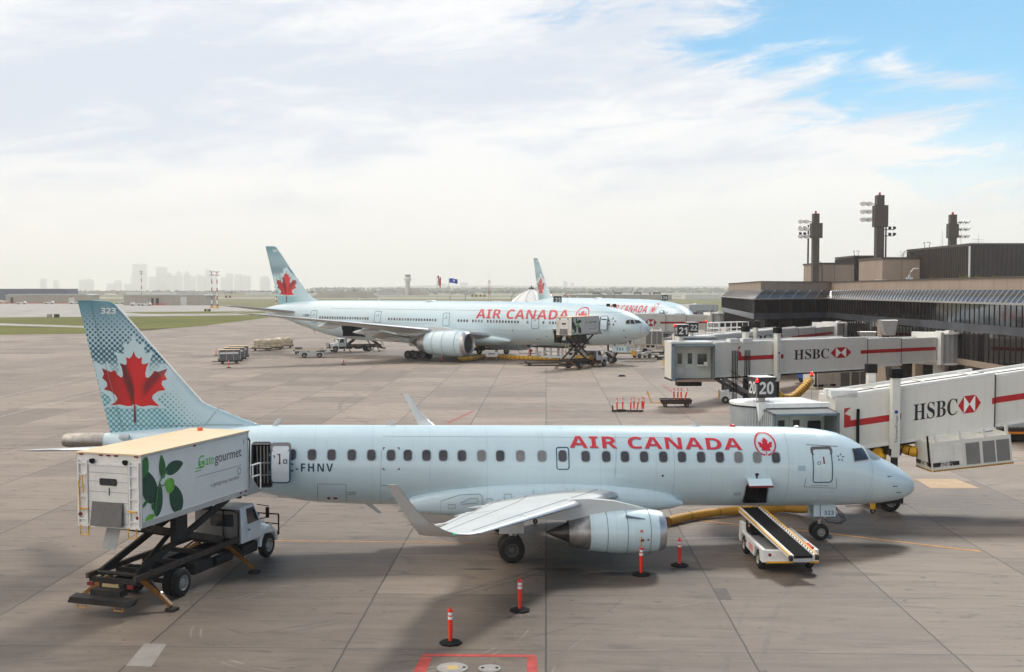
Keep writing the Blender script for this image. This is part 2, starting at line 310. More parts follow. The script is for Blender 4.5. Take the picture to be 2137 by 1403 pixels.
def line(p,q,w,m,z=.006,name='painted_line'):
    p,q=Vector(p),Vector(q); d=(q-p).normalized(); n=Vector((-d.y,d.x,0))*w/2
    return sheet(name,[p-n,q-n,q+n,p+n],z,m)
L=lambda a,b_,w,m,z=.006: line(at(*a),at(*b_),w,m,z)
L((0,829),(204,783),.14,M_lw); L((0,870),(216,815),.14,M_lw); L((367,770),(455,747),.14,M_lw); L((216,815),(367,770),.1,M_lw)
L((1700,1110),(2045,1151),.13,M_ly); L((1634,1106),(1700,1110),.13,M_ly,.010); L((1460,1086),(1600,1102),.12,M_ly); L((400,1127),(1000,1133),.07,M_ly); L((1390,1125),(1600,1120),.09,M_lw)
L((990,857),(935,883),.2,M_lr); L((540,884),(1380,889),.06,M_lr); L((1305,862),(1540,861),.12,M_lr); L((1305,861),(1390,846),.14,M_lw,.010); L((1390,843),(1540,843),.12,M_lw); L((1382,803),(1405,820),.14,M_lr,.014)
L((1290,786),(1360,775),.1,M_lr); L((1290,787),(1400,788.5),.1,M_lr,.010); L((1040,799),(1118,800),.12,M_lr); L((1310,753),(1400,755),.5,M_lw)
L((1890,974),(2137,968),.05,M_lr); L((1046,827),(1112,827),.1,M_lr); L((1110,857),(1175,857),.16,M_lr)
sheet('tan_ground_patch',pg([(1910,1000),(1996,1000),(2046,1019.5),(1942,1019.5)]),.006,mat('tan_patch',lin(185,160,130),.85,var=.12,scale=1.2))
sheet('repair_patch',pg([(302,1343),(348,1345),(316,1392),(262,1390)]),.006,mat('patch_grey',(.22,.20,.175),.85,var=.1))
sheet('repair_patch',pg([(1490,1228),(1516,1228),(1528,1252),(1500,1252)]),.006,mat('patch_dark',(.1,.09,.085),.85,var=.2))
sheet('repair_patch',pg([(1700,1136),(1735,1136),(1740,1148),(1708,1148)]),.010,mat('patch_dark',(.1,.09,.085),.85,var=.2))
# red pit box near the camera with its two cover plates
q=[at(887,1368),at(1117,1369)]
L((883,1367.5),(1119,1369.5),.22,M_lr); line(at(890,1372)+Vector((0,0,0)),at(862,1432),.36,M_lr,.006); line(at(1110,1373),at(1112,1440),.30,M_lr,.006); 
def cover(px,py,rad,label,plate):
    p=at(px,py); t=thing('fuel_pit_cover',label,'pit cover',(p.x,p.y,0)); b=MB()
    b.lathe((0,0,0),(0,0,1),[(0,rad),(.02,rad),(.02,rad*.93)],40); b.build('rim',mat('pit_rim',(.2,.19,.18),.6),t)
    b=MB(); b.lathe((0,0,0),(0,0,1),[(.0,rad*.93),(.024,rad*.92),(.024,rad*.72),(.016,rad*.7),(.016,rad*.68),(.026,rad*.66),(.026,.001)],40); b.build('plate',mat('pit_plate',(.33,.31,.29),.5,.3,var=.15,scale=4,dirt=.2),t)
    if plate:
        b=MB(); b.add([(x,y,.030) for x,y in rrect(-.16,.16,-.17,.17,.05)],[tuple(range(20))]); b.build('marking_plate',mat('pit_yellow',lin(185,160,100),.7),t)
    b=MB()
    for s in ((-1,1) if not plate else (1.2,)): b.lathe((s*rad*.6,.02,.024),(0,0,1),[(0,.05),(.01,.05),(.01,.001)],10)
    b.build('latch',M_black,t)
cover(944,1395,.47,'round grey pit cover with a yellow plate inside the red box',1); cover(1022,1396,.34,'smaller plain round pit cover inside the red box',0)
# ---------------- aircraft ----------------
def interp(tab,x,c=1):
    # monotone cubic through tab=[(x,a,b..)]
    n=len(tab)
    if x<=tab[0][0]: return tab[0][c]
    if x>=tab[-1][0]: return tab[-1][c]
    for i in range(n-1):
        if x<=tab[i+1][0]: break
    def sl(k): return (tab[k+1][c]-tab[k][c])/(tab[k+1][0]-tab[k][0])
    def tg(k):
        if k==0 or k==n-1: return sl(min(k,n-2))
        a,b=sl(k-1),sl(k); return 0 if a*b<=0 else 2*a*b/(a+b)
    h=tab[i+1][0]-tab[i][0]; t=(x-tab[i][0])/h; m0,m1=tg(i)*h,tg(i+1)*h
    return (2*t**3-3*t*t+1)*tab[i][c]+(t**3-2*t*t+t)*m0+(-2*t**3+3*t*t)*tab[i+1][c]+(t**3-t*t)*m1
class Fus:
    def __init__(s,zt,zb,hw,fr): s.zt,s.zb,s.hw=zt,zb,hw; s.fr=fr
    def g(s,x): return interp(s.zt,x),interp(s.zb,x),interp(s.hw,x)
    def y(s,x,z):
        zt,zb,hw=s.g(x); zc=(zt+zb)/2; h=(zt-zb)/2; q=(z-zc)/h; return hw*sqrt(max(1-q*q,.0)) if abs(q)<1 else 0
    def side(s,x,z,off=.008):
        zt,zb,hw=s.g(x); zc=(zt+zb)/2; h=(zt-zb)/2; q=max(-.999,min(.999,(z-zc)/h)); y=hw*sqrt(1-q*q)
        n=Vector((-(s.y(x+.05,z)-s.y(x-.05,z))/.1*-1,y/hw**2,(z-zc)/h**2)); n.x=-n.x; l=Vector((0,n.y,n.z)).normalized()
        dx=(s.y(x+.05,z)-s.y(x-.05,z))/.1; N=Vector((dx*l.y,l.y,l.z)).normalized()   # local X = -x
        return (-x+N.x*off,-(y+N.y*off),z+N.z*off)
    def hit(s,px,py):
        ox,oy,yaw=s.fr; h=Vector((cos(yaw),sin(yaw))); r=Vector((sin(yaw),-cos(yaw))); rr=ray(px,py); R2=Vector((rr.x,rr.y)); lat=interp(s.hw,10)
        for _ in range(40):
            t=(lat+Vector((ox,oy)).dot(r))/R2.dot(r); P=rr*t; z=P.z+HC; x=-(Vector((P.x,P.y))-Vector((ox,oy))).dot(h); lat=.5*lat+.5*s.y(x,z)
        return x,z
    def mesh(s,xs,n=56):
        mb=MB(); rs=[]
        for x in xs:
            zt,zb,hw=s.g(x); zc=(zt+zb)/2; h=(zt-zb)/2; rs.append([(-x,hw*cos(2*pi*k/n),zc+h*sin(2*pi*k/n)) for k in range(n)])
        return mb.rings(rs)
    def cut(s,o,x0,x1,z0,z1):
        me=o.data; bm=bmesh.new(); bm.from_mesh(me)
        for co,no in (((-x0,0,0),(1,0,0)),((-x1,0,0),(1,0,0)),((0,0,z0),(0,0,1)),((0,0,z1),(0,0,1))):
            bmesh.ops.bisect_plane(bm,geom=bm.verts[:]+bm.edges[:]+bm.faces[:],plane_co=co,plane_no=no)
        kill=[f for f in bm.faces if (lambda c: x0<-c.x<x1 and z0<c.z<z1 and c.y<0)(f.calc_center_median())]
        bmesh.ops.delete(bm,geom=kill,context='FACES'); bm.to_mesh(me); bm.free(); me.update()
def airfoil(n=14):
    cs=[.5*(1-cos(pi*i/n)) for i in range(n+1)]
    th=lambda c:5*(.2969*sqrt(c)-.126*c-.3516*c*c+.2843*c**3-.1015*c**4)
    up=[(c,th(c)) for c in cs]; lo=[(c,-th(c)*.75) for c in cs[1:-1]][::-1]
    return up+lo,n
def wing(secs,side,mats,name,parent,le=.0,sub=6):
    """secs: (lat,xLE,chord,zLE,thick,cant_deg,twist_deg); returns upper(f,c) for decals. side +1 starboard"""
    prof,n=airfoil(); ex=[]
    for i in range(len(secs)-1):
        for k in range(sub): t=k/sub; ex.append([a+(b-a)*t for a,b in zip(secs[i],secs[i+1])])
    ex.append(list(secs[-1])); rs=[]
    def pt(s,c,t):
        lat,x,ch,z,th,ca,tw=s; ca=R(ca); tw=R(tw); dx=c*ch*cos(tw)+t*ch*th*sin(tw); dn=-c*ch*sin(tw)+t*ch*th
        return (-(x+dx),-side*(lat-sin(ca)*dn),z+cos(ca)*dn)
    mb=MB()
    for s in ex: rs.append([pt(s,c,t) for c,t in prof])
    m=len(prof); vs=[p for r in rs for p in r]; f0=[];f1=[]
    for i in range(len(rs)-1):
        for j in range(m):
            k=(j+1)%m; q=(i*m+j,i*m+k,(i+1)*m+k,(i+1)*m+j); c=(prof[j][0]+prof[k][0])/2
            (f1 if c<le else f0).append(q)
    mb.add(vs,f0,0,True); 
    if f1: mb.add(vs,f1,1,True)
    mb.add(rs[0],[tuple(range(m))],0); mb.add(rs[-1],[tuple(range(m))[::-1]],0)
    o=mb.build(name,mats,parent,ang=50)
    def up(f,c,off=.006,low=False):
        f=max(0,min(len(ex)-1.001,f*sub)); i=int(f); s=[a+(b-a)*(f-i) for a,b in zip(ex[i],ex[i+1])]
        th=5*(.2969*sqrt(c)-.126*c-.3516*c*c+.2843*c**3-.1015*c**4); t=-th*.75-off/(s[2]*s[4]) if low else th+off/(s[2]*s[4]); return pt(s,c,t)
    return o,up
def lines(up,ls,name,parent,m,w=.03):
    mb=MB()
    for (f0,c0),(f1,c1) in ls:
        n=max(2,int(abs(f1-f0)*14)+2); A=[]
        for i in range(n+1):
            t=i/n; p=Vector(up(f0+(f1-f0)*t,c0+(c1-c0)*t)); A.append(p)
        d=(A[-1]-A[0]).normalized(); nz=d.cross(Vector((0,0,1))).normalized()*w/2
        mb.add([q for p in A for q in (p-nz,p+nz)],[(2*i,2*i+1,2*i+3,2*i+2) for i in range(n)],0)
    return mb.build(name,m,parent)
def bodymat():
    m=bpy.data.materials.new('aircraft_pale_blue'); m.use_nodes=True; nt=m.node_tree; b=nt.nodes['Principled BSDF']; b.inputs['Coat Weight'].default_value=.5; b.inputs['Coat Roughness'].default_value=.15
    t=nn(nt,'ShaderNodeTexCoord'); s=nn(nt,'ShaderNodeSeparateXYZ'); link(nt,t.outputs['Object'],s.inputs[0]); X_,Y_,Z_=s.outputs
    c=mixc(nt,ramp(nt,noise(nt,t.outputs['Object'],.5,6,.6),.25,.75),(.58,.722,.77),(.62,.762,.805))
    st=noise(nt,comb(nt,math_(nt,'MULTIPLY',X_,5.),math_(nt,'MULTIPLY',Y_,1.),math_(nt,'MULTIPLY',Z_,.5)),1.,8,.7,.3)
    c=mixc(nt,math_(nt,'MULTIPLY',ramp(nt,st,.52,.8),.16),c,(.22,.22,.20))
    ln=math_(nt,'MAXIMUM',ramp(nt,math_(nt,'PINGPONG',X_,1.18),.022,.008),ramp(nt,math_(nt,'PINGPONG',math_(nt,'ADD',Z_,.15),.62),.012,.004))
    c=mixc(nt,math_(nt,'MULTIPLY',ln,.13),c,(.15,.18,.2)); link(nt,c,b.inputs['Base Color'])
    link(nt,math_(nt,'ADD',math_(nt,'MULTIPLY',noise(nt,t.outputs['Object'],2.,6,.7),.22),.2),b.inputs['Roughness'])
    bp=nn(nt,'ShaderNodeBump'); bp.inputs['Strength'].default_value=.22; bp.inputs['Distance'].default_value=.02; link(nt,noise(nt,comb(nt,math_(nt,'MULTIPLY',X_,1.7),Y_,math_(nt,'MULTIPLY',Z_,1.6)),1.1,3,.5),bp.inputs['Height']); link(nt,bp.outputs[0],b.inputs['Normal']); MATS['aircraft_pale_blue']=m; return m
M_body=bodymat(); M_hub=mat('wheel_hub_dark',(.10,.095,.09),.5,.5,dirt=.4,scale=5); M_wing=mat('wing_grey',(.58,.60,.59),.42,var=.05,scale=.6,dirt=.1); M_line=mat('panel_line',(.17,.21,.23),.6,var=0)
M_teal=mat('door_outline_teal',lin(15,85,105),.4,var=0); M_navy=mat('registration_blue',lin(20,60,85),.4,var=0); M_acred=mat('airline_red',lin(208,40,55),.35,var=.05,coat=.3); M_shade=mat('letter_shadow_teal',lin(120,150,165),.4,var=0)
M_win=mat('cabin_window',(.075,.072,.076),.3,var=.3,spec=.4); M_wins=mat('cabin_window_blind',(.22,.22,.215),.3,var=.1); M_wfr=mat('window_rim',(.40,.43,.44),.35,.5)
M_cock=mat('cockpit_glass',(.03,.035,.045),.06,spec=.9); M_sil=mat('polished_lip',(.55,.535,.53),.36,.75,var=.06); M_tyre=mat('tyre',(.012,.012,.012),.85,var=.2,scale=6); M_hot=mat('exhaust_metal',(.46,.43,.40),.42,.8,var=.3,scale=2.5)
M_apu=mat('apu_metal',(.36,.34,.31),.4,.8,var=.25,scale=3)
def pal(nt,c,a): return mixc(nt,a,c,c)
def finmat(name,zt,zb,xle,sp):
    """halftone livery of the tail fin, in the fin's own coordinates"""
    m=bpy.data.materials.new(name); m.use_nodes=True; nt=m.node_tree; b=nt.nodes['Principled BSDF']; b.inputs['Roughness'].default_value=.3; b.inputs['Coat Weight'].default_value=.5
    t=nn(nt,'ShaderNodeTexCoord'); s=nn(nt,'ShaderNodeSeparateXYZ'); link(nt,t.outputs['Object'],s.inputs[0]); X,Z=s.outputs[0],s.outputs[2]
    k=.7071/sp; a=math_(nt,'MULTIPLY',math_(nt,'ADD',X,Z),k); c=math_(nt,'MULTIPLY',math_(nt,'SUBTRACT',X,Z),k)
    fa=math_(nt,'SUBTRACT',math_(nt,'FRACT',a),.5); fc=math_(nt,'SUBTRACT',math_(nt,'FRACT',c),.5)
    r=math_(nt,'SQRT',math_(nt,'ADD',math_(nt,'MULTIPLY',fa,fa),math_(nt,'MULTIPLY',fc,fc)))
    H=zt-zb; zn=math_(nt,'DIVIDE',math_(nt,'SUBTRACT',Z,zb),H)
    # distance aft of the leading edge (fin leans back): xl = x at LE for this height
    up=ramp(nt,zn,.46,.56); lw=ramp(nt,zn,.52,.44)
    rad_u=math_(nt,'MULTIPLY',ramp(nt,zn,1.02,.62,False),.47)
    xl=math_(nt,'ADD',math_(nt,'MULTIPLY',zn,xle[1]-xle[0]),xle[0]); aft=math_(nt,'DIVIDE',math_(nt,'SUBTRACT',math_(nt,'MULTIPLY',X,-1),xl),H)
    rad_l=math_(nt,'MULTIPLY',ramp(nt,aft,.0,.34,False),.44)
    du=math_(nt,'MULTIPLY',math_(nt,'LESS_THAN',r,rad_u),up); dl=math_(nt,'MULTIPLY',math_(nt,'LESS_THAN',r,rad_l),lw)
    base=mixc(nt,ramp(nt,zn,.60,1.0),(.50,.655,.70),(.11,.27,.34)); c1=mixc(nt,du,base,(.03,.125,.18)); c2=mixc(nt,dl,c1,(.10,.34,.37))
    link(nt,c2,b.inputs['Base Color']); MATS[name]=m; return m
def leafmat(name,x0,z0,w):
    m=bpy.data.materials.new(name); m.use_nodes=True; nt=m.node_tree; b=nt.nodes['Principled BSDF']; b.inputs['Roughness'].default_value=.3; b.inputs['Coat Weight'].default_value=.5
    t=nn(nt,'ShaderNodeTexCoord'); s=nn(nt,'ShaderNodeSeparateXYZ'); link(nt,t.outputs['Object'],s.inputs[0])
    X=math_(nt,'DIVIDE',math_(nt,'SUBTRACT',s.outputs[0],x0),w); Z=math_(nt,'DIVIDE',math_(nt,'SUBTRACT',s.outputs[2],z0),w)
    # printed folds: dark wedges either side of the centre rib, darker lobes
    lft=math_(nt,'MULTIPLY',ramp(nt,X,.0,-.5,False),1.0); band=ramp(nt,math_(nt,'ABSOLUTE',math_(nt,'ADD',X,math_(nt,'ADD',math_(nt,'MULTIPLY',Z,.35),.10))),.13,.02)
    band=math_(nt,'MULTIPLY',band,ramp(nt,X,.01,-.02)); rt=ramp(nt,math_(nt,'ABSOLUTE',math_(nt,'SUBTRACT',math_(nt,'SUBTRACT',X,math_(nt,'MULTIPLY',Z,.9)),.27)),.16,.03); rt=math_(nt,'MULTIPLY',rt,ramp(nt,X,.06,.2))
    stem=ramp(nt,Z,-.42,-.5); d=math_(nt,'MAXIMUM',math_(nt,'MAXIMUM',band,math_(nt,'MULTIPLY',lft,.7)),math_(nt,'MAXIMUM',math_(nt,'MULTIPLY',rt,.85),stem)); d=math_(nt,'MAXIMUM',d,ramp(nt,Z,.25,.75))
    link(nt,mixc(nt,math_(nt,'MULTIPLY',d,.85,clamp=True),lin(205,18,22),lin(62,8,20)),b.inputs['Base Color']); MATS[name]=m; return m
def wheel(parent,c,r,w,name='wheel',rimr=.5,n=26,hub=M_rim,ax=(0,1,0),single=False):
    c=Vector(c); a=Vector(ax); b=MB(); b.lathe(c-a*w/2,a,[(0,r*rimr),(0,r*.8),(w*.06,r*.92),(w*.2,r*.985),(w*.5,r),(w*.8,r*.985),(w*.94,r*.92),(w,r*.8),(w,r*rimr)],n); o=b.build(name,M_tyre,parent)
    b=MB(); 
    b.lathe(c-a*w/2,a,[(w*.0,r*rimr),(w*.02,r*rimr*.93),(w*.22,r*rimr*.85),(w*.22,r*.3*rimr/.5),(w*.05,r*.22*rimr/.5),(w*.05,.001)],n); b.lathe(c+a*w/2,-a,[(w*.0,r*rimr),(w*.02,r*rimr*.93),(w*.22,r*rimr*.85),(w*.22,r*.3*rimr/.5),(w*.05,r*.22*rimr/.5),(w*.05,.001)],n)
    for k in range(8):
        t=2*pi*k/8; u=Vector((cos(t),0,sin(t))) if abs(a.y)>.5 else Vector((0,cos(t),sin(t))) if abs(a.x)>.5 else Vector((cos(t),sin(t),0))
        for s in (-1,1): b.cyl(c+u*r*rimr*.62+a*s*w*.30,c+u*r*rimr*.62+a*s*w*.26,r*.055,n=6,mi=1)
    if single:
        bpy.data.objects.remove(o); b2=MB(); b2.v=b.v; b2.f=b.f; b2.sm=b.sm; b2.m=b.m; b2.lathe(c-a*w/2,a,[(0,r*rimr),(0,r*.8),(w*.06,r*.92),(w*.2,r*.985),(w*.5,r),(w*.8,r*.985),(w*.94,r*.92),(w,r*.8),(w,r*rimr)],n,mi=2); return b2.build(name,[hub,M_black,M_tyre],parent)
    b.build('rim',[hub,M_black],o); return o
def logo_parts(F,root,x0,z0,rad,name='airline_logo'):
    fn=lambda u,v:F.side(x0-u,z0+v,.012)
    mb=MB(); o=circ(0,0,rad,48); i=circ(0,0,rad*.86,48); n=48; fs=[[k,(k+1)%n,n+(k+1)%n,n+k] for k in range(n) if not 34.5<k<36.2]
    decal((o+i,fs),fn,mb=mb,cuts=(.6,rad/5)); decal(poly2d(leaf2d(0,rad*-.08,rad*1.5)),fn,mb=mb,cuts=(.6,rad/5)); decal(poly2d([(-.03*rad,-.6*rad),(.03*rad,-.6*rad),(.05*rad,-.93*rad),(-.05*rad,-.93*rad)]),fn,mb=mb)
    return mb.build(name,M_acred,root)
def fus_text(F,root,body,corners,name,m,sx=1.,cuts=(.8,.12),shadow=None,space=1.,off=.010,bold=True):
    """corners: surface (x,z) of bottom-left, bottom-right and cap height h"""
    (xa,za),(xb,zb_),h=corners; vs,fs,w=text2d(body,1.,1.,space,bold); Lx=xa-xb
    def f(dx,dz,o): return lambda u,v:F.side(xa-u*Lx/w+dx,za+(zb_-za)*u/w+v*h+dz,o)
    c2=(cuts[0]*w/Lx,cuts[1]/h)
    if shadow: decal((vs,fs),f(-.02*h*2,-.055*h,off-.004),name+'_shade',shadow,root,c2)
    return decal((vs,fs),f(0,0,off),name,m,root,c2)
def fdoor(F,root,x0,x1,z0,z1,r,lw,name='cabin_door',m=M_teal,grey=False,fill=True,handle=True):
    fn=lambda u,v:F.side(-u,v,.014)
    o=rrect(-x1,-x0,z0,z1,r,6); i=rrect(-x1+lw,-x0-lw,z0+lw,z1-lw,max(r-lw,.02),6)
    D=decal(poly2d(o),lambda u,v:F.side(-u,v,.009),name,M_body,root,(.4,.12)) if fill else None
    decal(ring2d(o,i),fn,'door_outline',m,D or root,(.4,.12))
    if grey: decal(ring2d(rrect(-x1-.04,-x0+.04,z0+(z1-z0)*.82,z1+.06,r*.8,6),rrect(-x1+.06,-x0-.06,z0+(z1-z0)*.82,z1-.05,r*.6,6)),lambda u,v:F.side(-u,v,.02),'top_seal',mat('seal_grey',(.12,.11,.12),.7),D,(.4,.12))
    if handle:
        w,h=x1-x0,z1-z0; cx=-(x0+x1)/2; hb=MB(); decal(poly2d([(cx+.03*w,z0+.56*h),(cx+.13*w,z0+.56*h),(cx+.11*w,z0+.61*h),(cx+.10*w,z0+.76*h),(cx+.03*w,z0+.76*h),(cx+.04*w,z0+.61*h)]),fn,mb=hb,mi=0,cuts=(.4,.12)); decal(ring2d(rrect(cx-.26*w,cx-.10*w,z0+.54*h,z0+.63*h,.03),rrect(cx-.23*w,cx-.13*w,z0+.55*h,z0+.62*h,.02)),fn,mb=hb,mi=1)
        hb.build('door_handle',[M_dred,M_ink],D)
    return D
def antenna(root,x,z,h,ch,lean=.25,y=0,down=False,m=M_wing,name='antenna'):
    s=-1 if down else 1; b=MB(); b.rings([[(-x,y-.0,z-.05*s),(-x-ch/2,y+.03,z-.05*s),(-x-ch,y,z-.05*s),(-x-ch/2,y-.03,z-.05*s)],[(-x-lean,y,z+h*s),(-x-lean-ch*.3,y+.012,z+h*s),(-x-lean-ch*.6,y,z+h*s),(-x-lean-ch*.3,y-.012,z+h*s)]],smooth=False); return b.build(name,m,root)
def engine(root,x0,lat,zc,Rn,Ln,sgn,mat_c,nozz,name='engine',pyl=None,flare=1.):
    """x0 inlet lip station, Rn max radius, Ln cowl length"""
    e=MB(); ax=(-1,0,0); o=(-x0,-sgn*lat,zc); e.lathe(o,ax,[(0+Ln*.10,Rn*.93),(Ln*.2,Rn*.985),(Ln*.35,Rn),(Ln*.6,Rn*.985),(Ln*.8,Rn*.93),(Ln,Rn*.84),(Ln,Rn*.80),(Ln*.8,Rn*.82)],44); E_=e.build(name,mat_c,root)
    b=MB(); b.lathe(o,ax,[(Ln*.10,Rn*.93),(Ln*.045,Rn*.885),(Ln*.012,Rn*.83),(0,Rn*.79),(Ln*.015,Rn*.745),(Ln*.06,Rn*.72)],44); b.build('intake_lip',M_sil,E_)
    b=MB(); b.lathe(o,ax,[(Ln*.06,Rn*.72),(Ln*.2,Rn*.74),(Ln*.3,Rn*.75)],44); b.build('intake_duct',mat('duct_grey',(.13,.13,.135),.5),E_)
    b=MB(); b.lathe(o,ax,[(Ln*.3,Rn*.75),(Ln*.31,.01)],44,mi=1); b.lathe(o,ax,[(Ln*.19,.01),(Ln*.23,Rn*.12),(Ln*.3,Rn*.23)],24,mi=2)
    for k in range(22):
        t=2*pi*k/22; c=Vector(o); u=Vector((0,cos(t),sin(t))); v=Vector((0,-sin(t),cos(t)))
        b.add([c+u*Rn*.2+Vector((-Ln*.29,0,0)),c+u*Rn*.74+v*Rn*.03+Vector((-Ln*.29,0,0)),c+u*Rn*.74+v*Rn*.13+Vector((-Ln*.25,0,0)),c+u*Rn*.2+v*Rn*.05+Vector((-Ln*.25,0,0))],[(0,1,2,3)],0)
    b.build('fan',[mat('fan_blade',(.05,.05,.055),.35,.8),M_hole,M_grey],E_)
    a,c,d=nozz; b=MB(); b.lathe(o,ax,[(Ln*.8,Rn*.76),(Ln,Rn*.78),(a*.6+Ln*.4,Rn*.70),(a,Rn*.60),(a,Rn*.56)],36,mi=0); b.lathe(o,ax,[(a*.9,Rn*.47),(a,Rn*.45),(a+(c-a)*.5,Rn*.25),(c,.02)],28,mi=2); b.lathe(o,ax,[(Ln*.8,Rn*.8),(Ln*.82,Rn*.55)],36,mi=1); b.lathe(o,ax,[(a*.97,Rn*.56),(a*.95,Rn*.3)],36,mi=1)
    b.build('exhaust_nozzle',[M_hot,M_hole,mat('plug_metal',(.13,.12,.11),.45,.8,var=.3,scale=3)],E_)
    b=MB()
    for t in (.22,.52,.78):
        r=Rn*(1.003 if t<.6 else .945 if t>.7 else .996); b.lathe(o,ax,[(Ln*t,r+.004),(Ln*t+.022*flare,r+.004)],44)
    b.build('cowl_seam',M_line,E_); return E_
# ---------------- regional jet in front ----------------
FR=(17.677,48.48,.0807)
F1=Fus([(0,2.24),(.04,2.46),(.12,2.62),(.22,2.75),(.67,3.10),(1.12,3.36),(1.57,3.60),(2.3,4.05),(2.63,4.25),(3.13,4.52),(3.86,4.76),(4.96,4.90),(6.33,4.96),(12.95,5.07),(21.2,5.17),(28.3,5.24),(31.5,5.2),(33.7,5.06),(34.7,4.97)],
 [(0,2.18),(.04,2.06),(.12,1.98),(.32,1.86),(.88,1.68),(1.88,1.57),(3.54,1.51),(5.74,1.51),(9.57,1.59),(16,1.70),(22.64,1.83),(25.2,1.93),(26.3,2.03),(27.46,2.23),(28.4,2.45),(31,3.17),(33,3.80),(34.7,4.33)],
 [(0,.03),(.04,.2),(.12,.33),(.32,.52),(.7,.76),(1.2,1.0),(2,1.24),(3,1.39),(4,1.47),(5.5,1.505),(24,1.505),(27,1.45),(29,1.24),(31,.93),(33,.58),(34.7,.32)],FR)
J=thing('passenger_jet','nearest pale blue airliner 323 with red leaf tail, parked side-on','airplane',(FR[0],FR[1],0),FR[2],'airliners parked at the gates')
xs=[0,.015,.04,.08,.14,.22,.32,.45,.6,.8,1.0,1.2,1.4,1.6,1.8,2.05,2.3,2.6,2.9,3.2,3.6,4,4.5,5,5.7,6.5]+[7+.75*i for i in range(27)]+[27.6,28.2,28.8,29.4,30,30.6,31.2,31.8,32.4,33,33.6,34.2,34.7]
fo=F1.mesh(xs).build('fuselage',M_body,J,ang=60)
hd=F1.hit
# openings: rear door and forward hold
rx0,rz1=hd(562,930); rx1,rz0=hd(528,1021); rx1=min(rx1,28.45); rx0=27.72
F1.cut(fo,rx0,rx1,2.86,4.62); cx0,cz1=hd(1604,1010); cx1,cz0=hd(1549,1048); F1.cut(fo,cx0,cx1,1.86,2.66)
def liner(name,x0,x1,z0,z1,y0,y1,m,parent,x=0):
    b=MB(); b.add([(-a,-y,z) for z in (z0,z1) for y in (y0,y1) for a in (x0,x1)],[(0,1,3,2),(4,6,7,5),(0,2,6,4),(1,5,7,3),(0,4,5,1)]); return b.build(name,m,parent)
liner('door_opening',rx0,rx1,2.86,4.62,.2,1.40,mat('cabin_interior',(.06,.055,.06),.7),J)
liner('cargo_hold',cx0,cx1,1.86,2.66,.3,1.18,M_hole,J)
b=MB()
for k in range(4): b.box(-rx1+.12+.14*k,-rx1+.16+.14*k,-1.0,-.96,2.95,4.5)
b.box(-rx1+.05,-rx0-.06,-1.1,-.9,3.3,3.34); b.box(-rx1+.05,-rx0-.06,-1.1,-.9,3.8,3.84); b.build('galley_rack',M_grey,J)
decal(ring2d(rrect(-rx1-.07,-rx0+.05,2.80,4.69,.16,6),rrect(-rx1-.0,-rx0-.0,2.86,4.62,.12,6)),lambda u,v:F1.side(-u,v,.016),'door_surround',mat('seal_grey',(.12,.11,.12),.7),J,(.4,.12))
decal(ring2d(rrect(-cx1-.04,-cx0+.04,1.83,2.69,.06),rrect(-cx1,-cx0,1.86,2.66,.03)),lambda u,v:F1.side(-u,v,.014),'hold_surround',M_sil,J,(.4,.12))
# open rear door leaf, parallel to the skin
def lf(off): return lambda u,v:(lambda p:(p[0],p[1]-.42,p[2]))(F1.side(-u,v,off))
lx0,lx1,lz0,lz1=26.86,27.66,3.12,4.62
o_=rrect(-lx1,-lx0,lz0,lz1,.14,6); D=decal(poly2d(o_),lf(.06),'open_door',mat('door_white',(.66,.72,.75),.4),J,(.4,.12)); decal(poly2d(o_),lf(-.04),'door_back',mat('door_edge',(.1,.2,.24),.5),D,(.4,.12))
mbq=MB(); n_=len(o_); mbq.add([lf(.06)(u,v) for u,v in o_]+[lf(-.04)(u,v) for u,v in o_],[(i,(i+1)%n_,n_+(i+1)%n_,n_+i) for i in range(n_)]); mbq.build('door_rim',mat('door_edge',(.1,.2,.24),.5),D)
decal(ring2d(o_,rrect(-lx1+.05,-lx0-.05,lz0+.05,lz1-.05,.1,6)),lf(.068),'door_outline',M_teal,D,(.4,.12))
decal(ring2d(rrect(-lx1-.02,-lx0+.02,4.36,4.68,.15,6),rrect(-lx1+.07,-lx0-.07,4.36,4.56,.09,6)),lf(.075),'top_seal',mat('seal_grey2',(.2,.19,.2),.7),D)
hb=MB(); decal(poly2d([(-27.33,3.88),(-27.24,3.88),(-27.26,3.98),(-27.26,4.27),(-27.38,4.27),(-27.38,4.23),(-27.31,4.23),(-27.31,3.98)]),lf(.08),mb=hb,mi=0); decal(ring2d(rrect(-27.14,-26.98,3.90,4.06,.04),rrect(-27.11,-27.01,3.93,4.03,.03)),lf(.08),mb=hb,mi=1); hb.build('door_handle',[M_dred,M_ink],D)
b=MB(); 
for z in (3.5,4.2): b.bar((-27.75,-1.42,z),(-27.5,-1.86,z),.06,.09)
b.build('door_hinge',M_grey,D)
# cabin windows
wxs=[609,651,692,734,775,816,851,890,925,964,1005,1044,1086,1131,1174,1222,1265,1304,1344,1384,1423,1463,1502,1541,1580,1619]
blind={1005,1086,1131,1044+9999,1541,1580}
for k,px in enumerate(wxs):
    x,z=hd(px,949.5+(px-609)*.006); 
    b=MB(); decal(ring2d(rrect(-x-.195,-x+.195,z-.235,z+.235,.14,5),rrect(-x-.165,-x+.165,z-.205,z+.205,.12,5)),lambda u,v:F1.side(-u,v,.008+.012),mb=b,mi=1); decal(poly2d(rrect(-x-.17,-x+.17,z-.21,z+.21,.12,5)),lambda u,v:F1.side(-u,v,.010),mb=b,mi=2 if px in blind else 0,cuts=(.5,.1)); b.build('window',[M_win,M_wfr,M_wins],J)
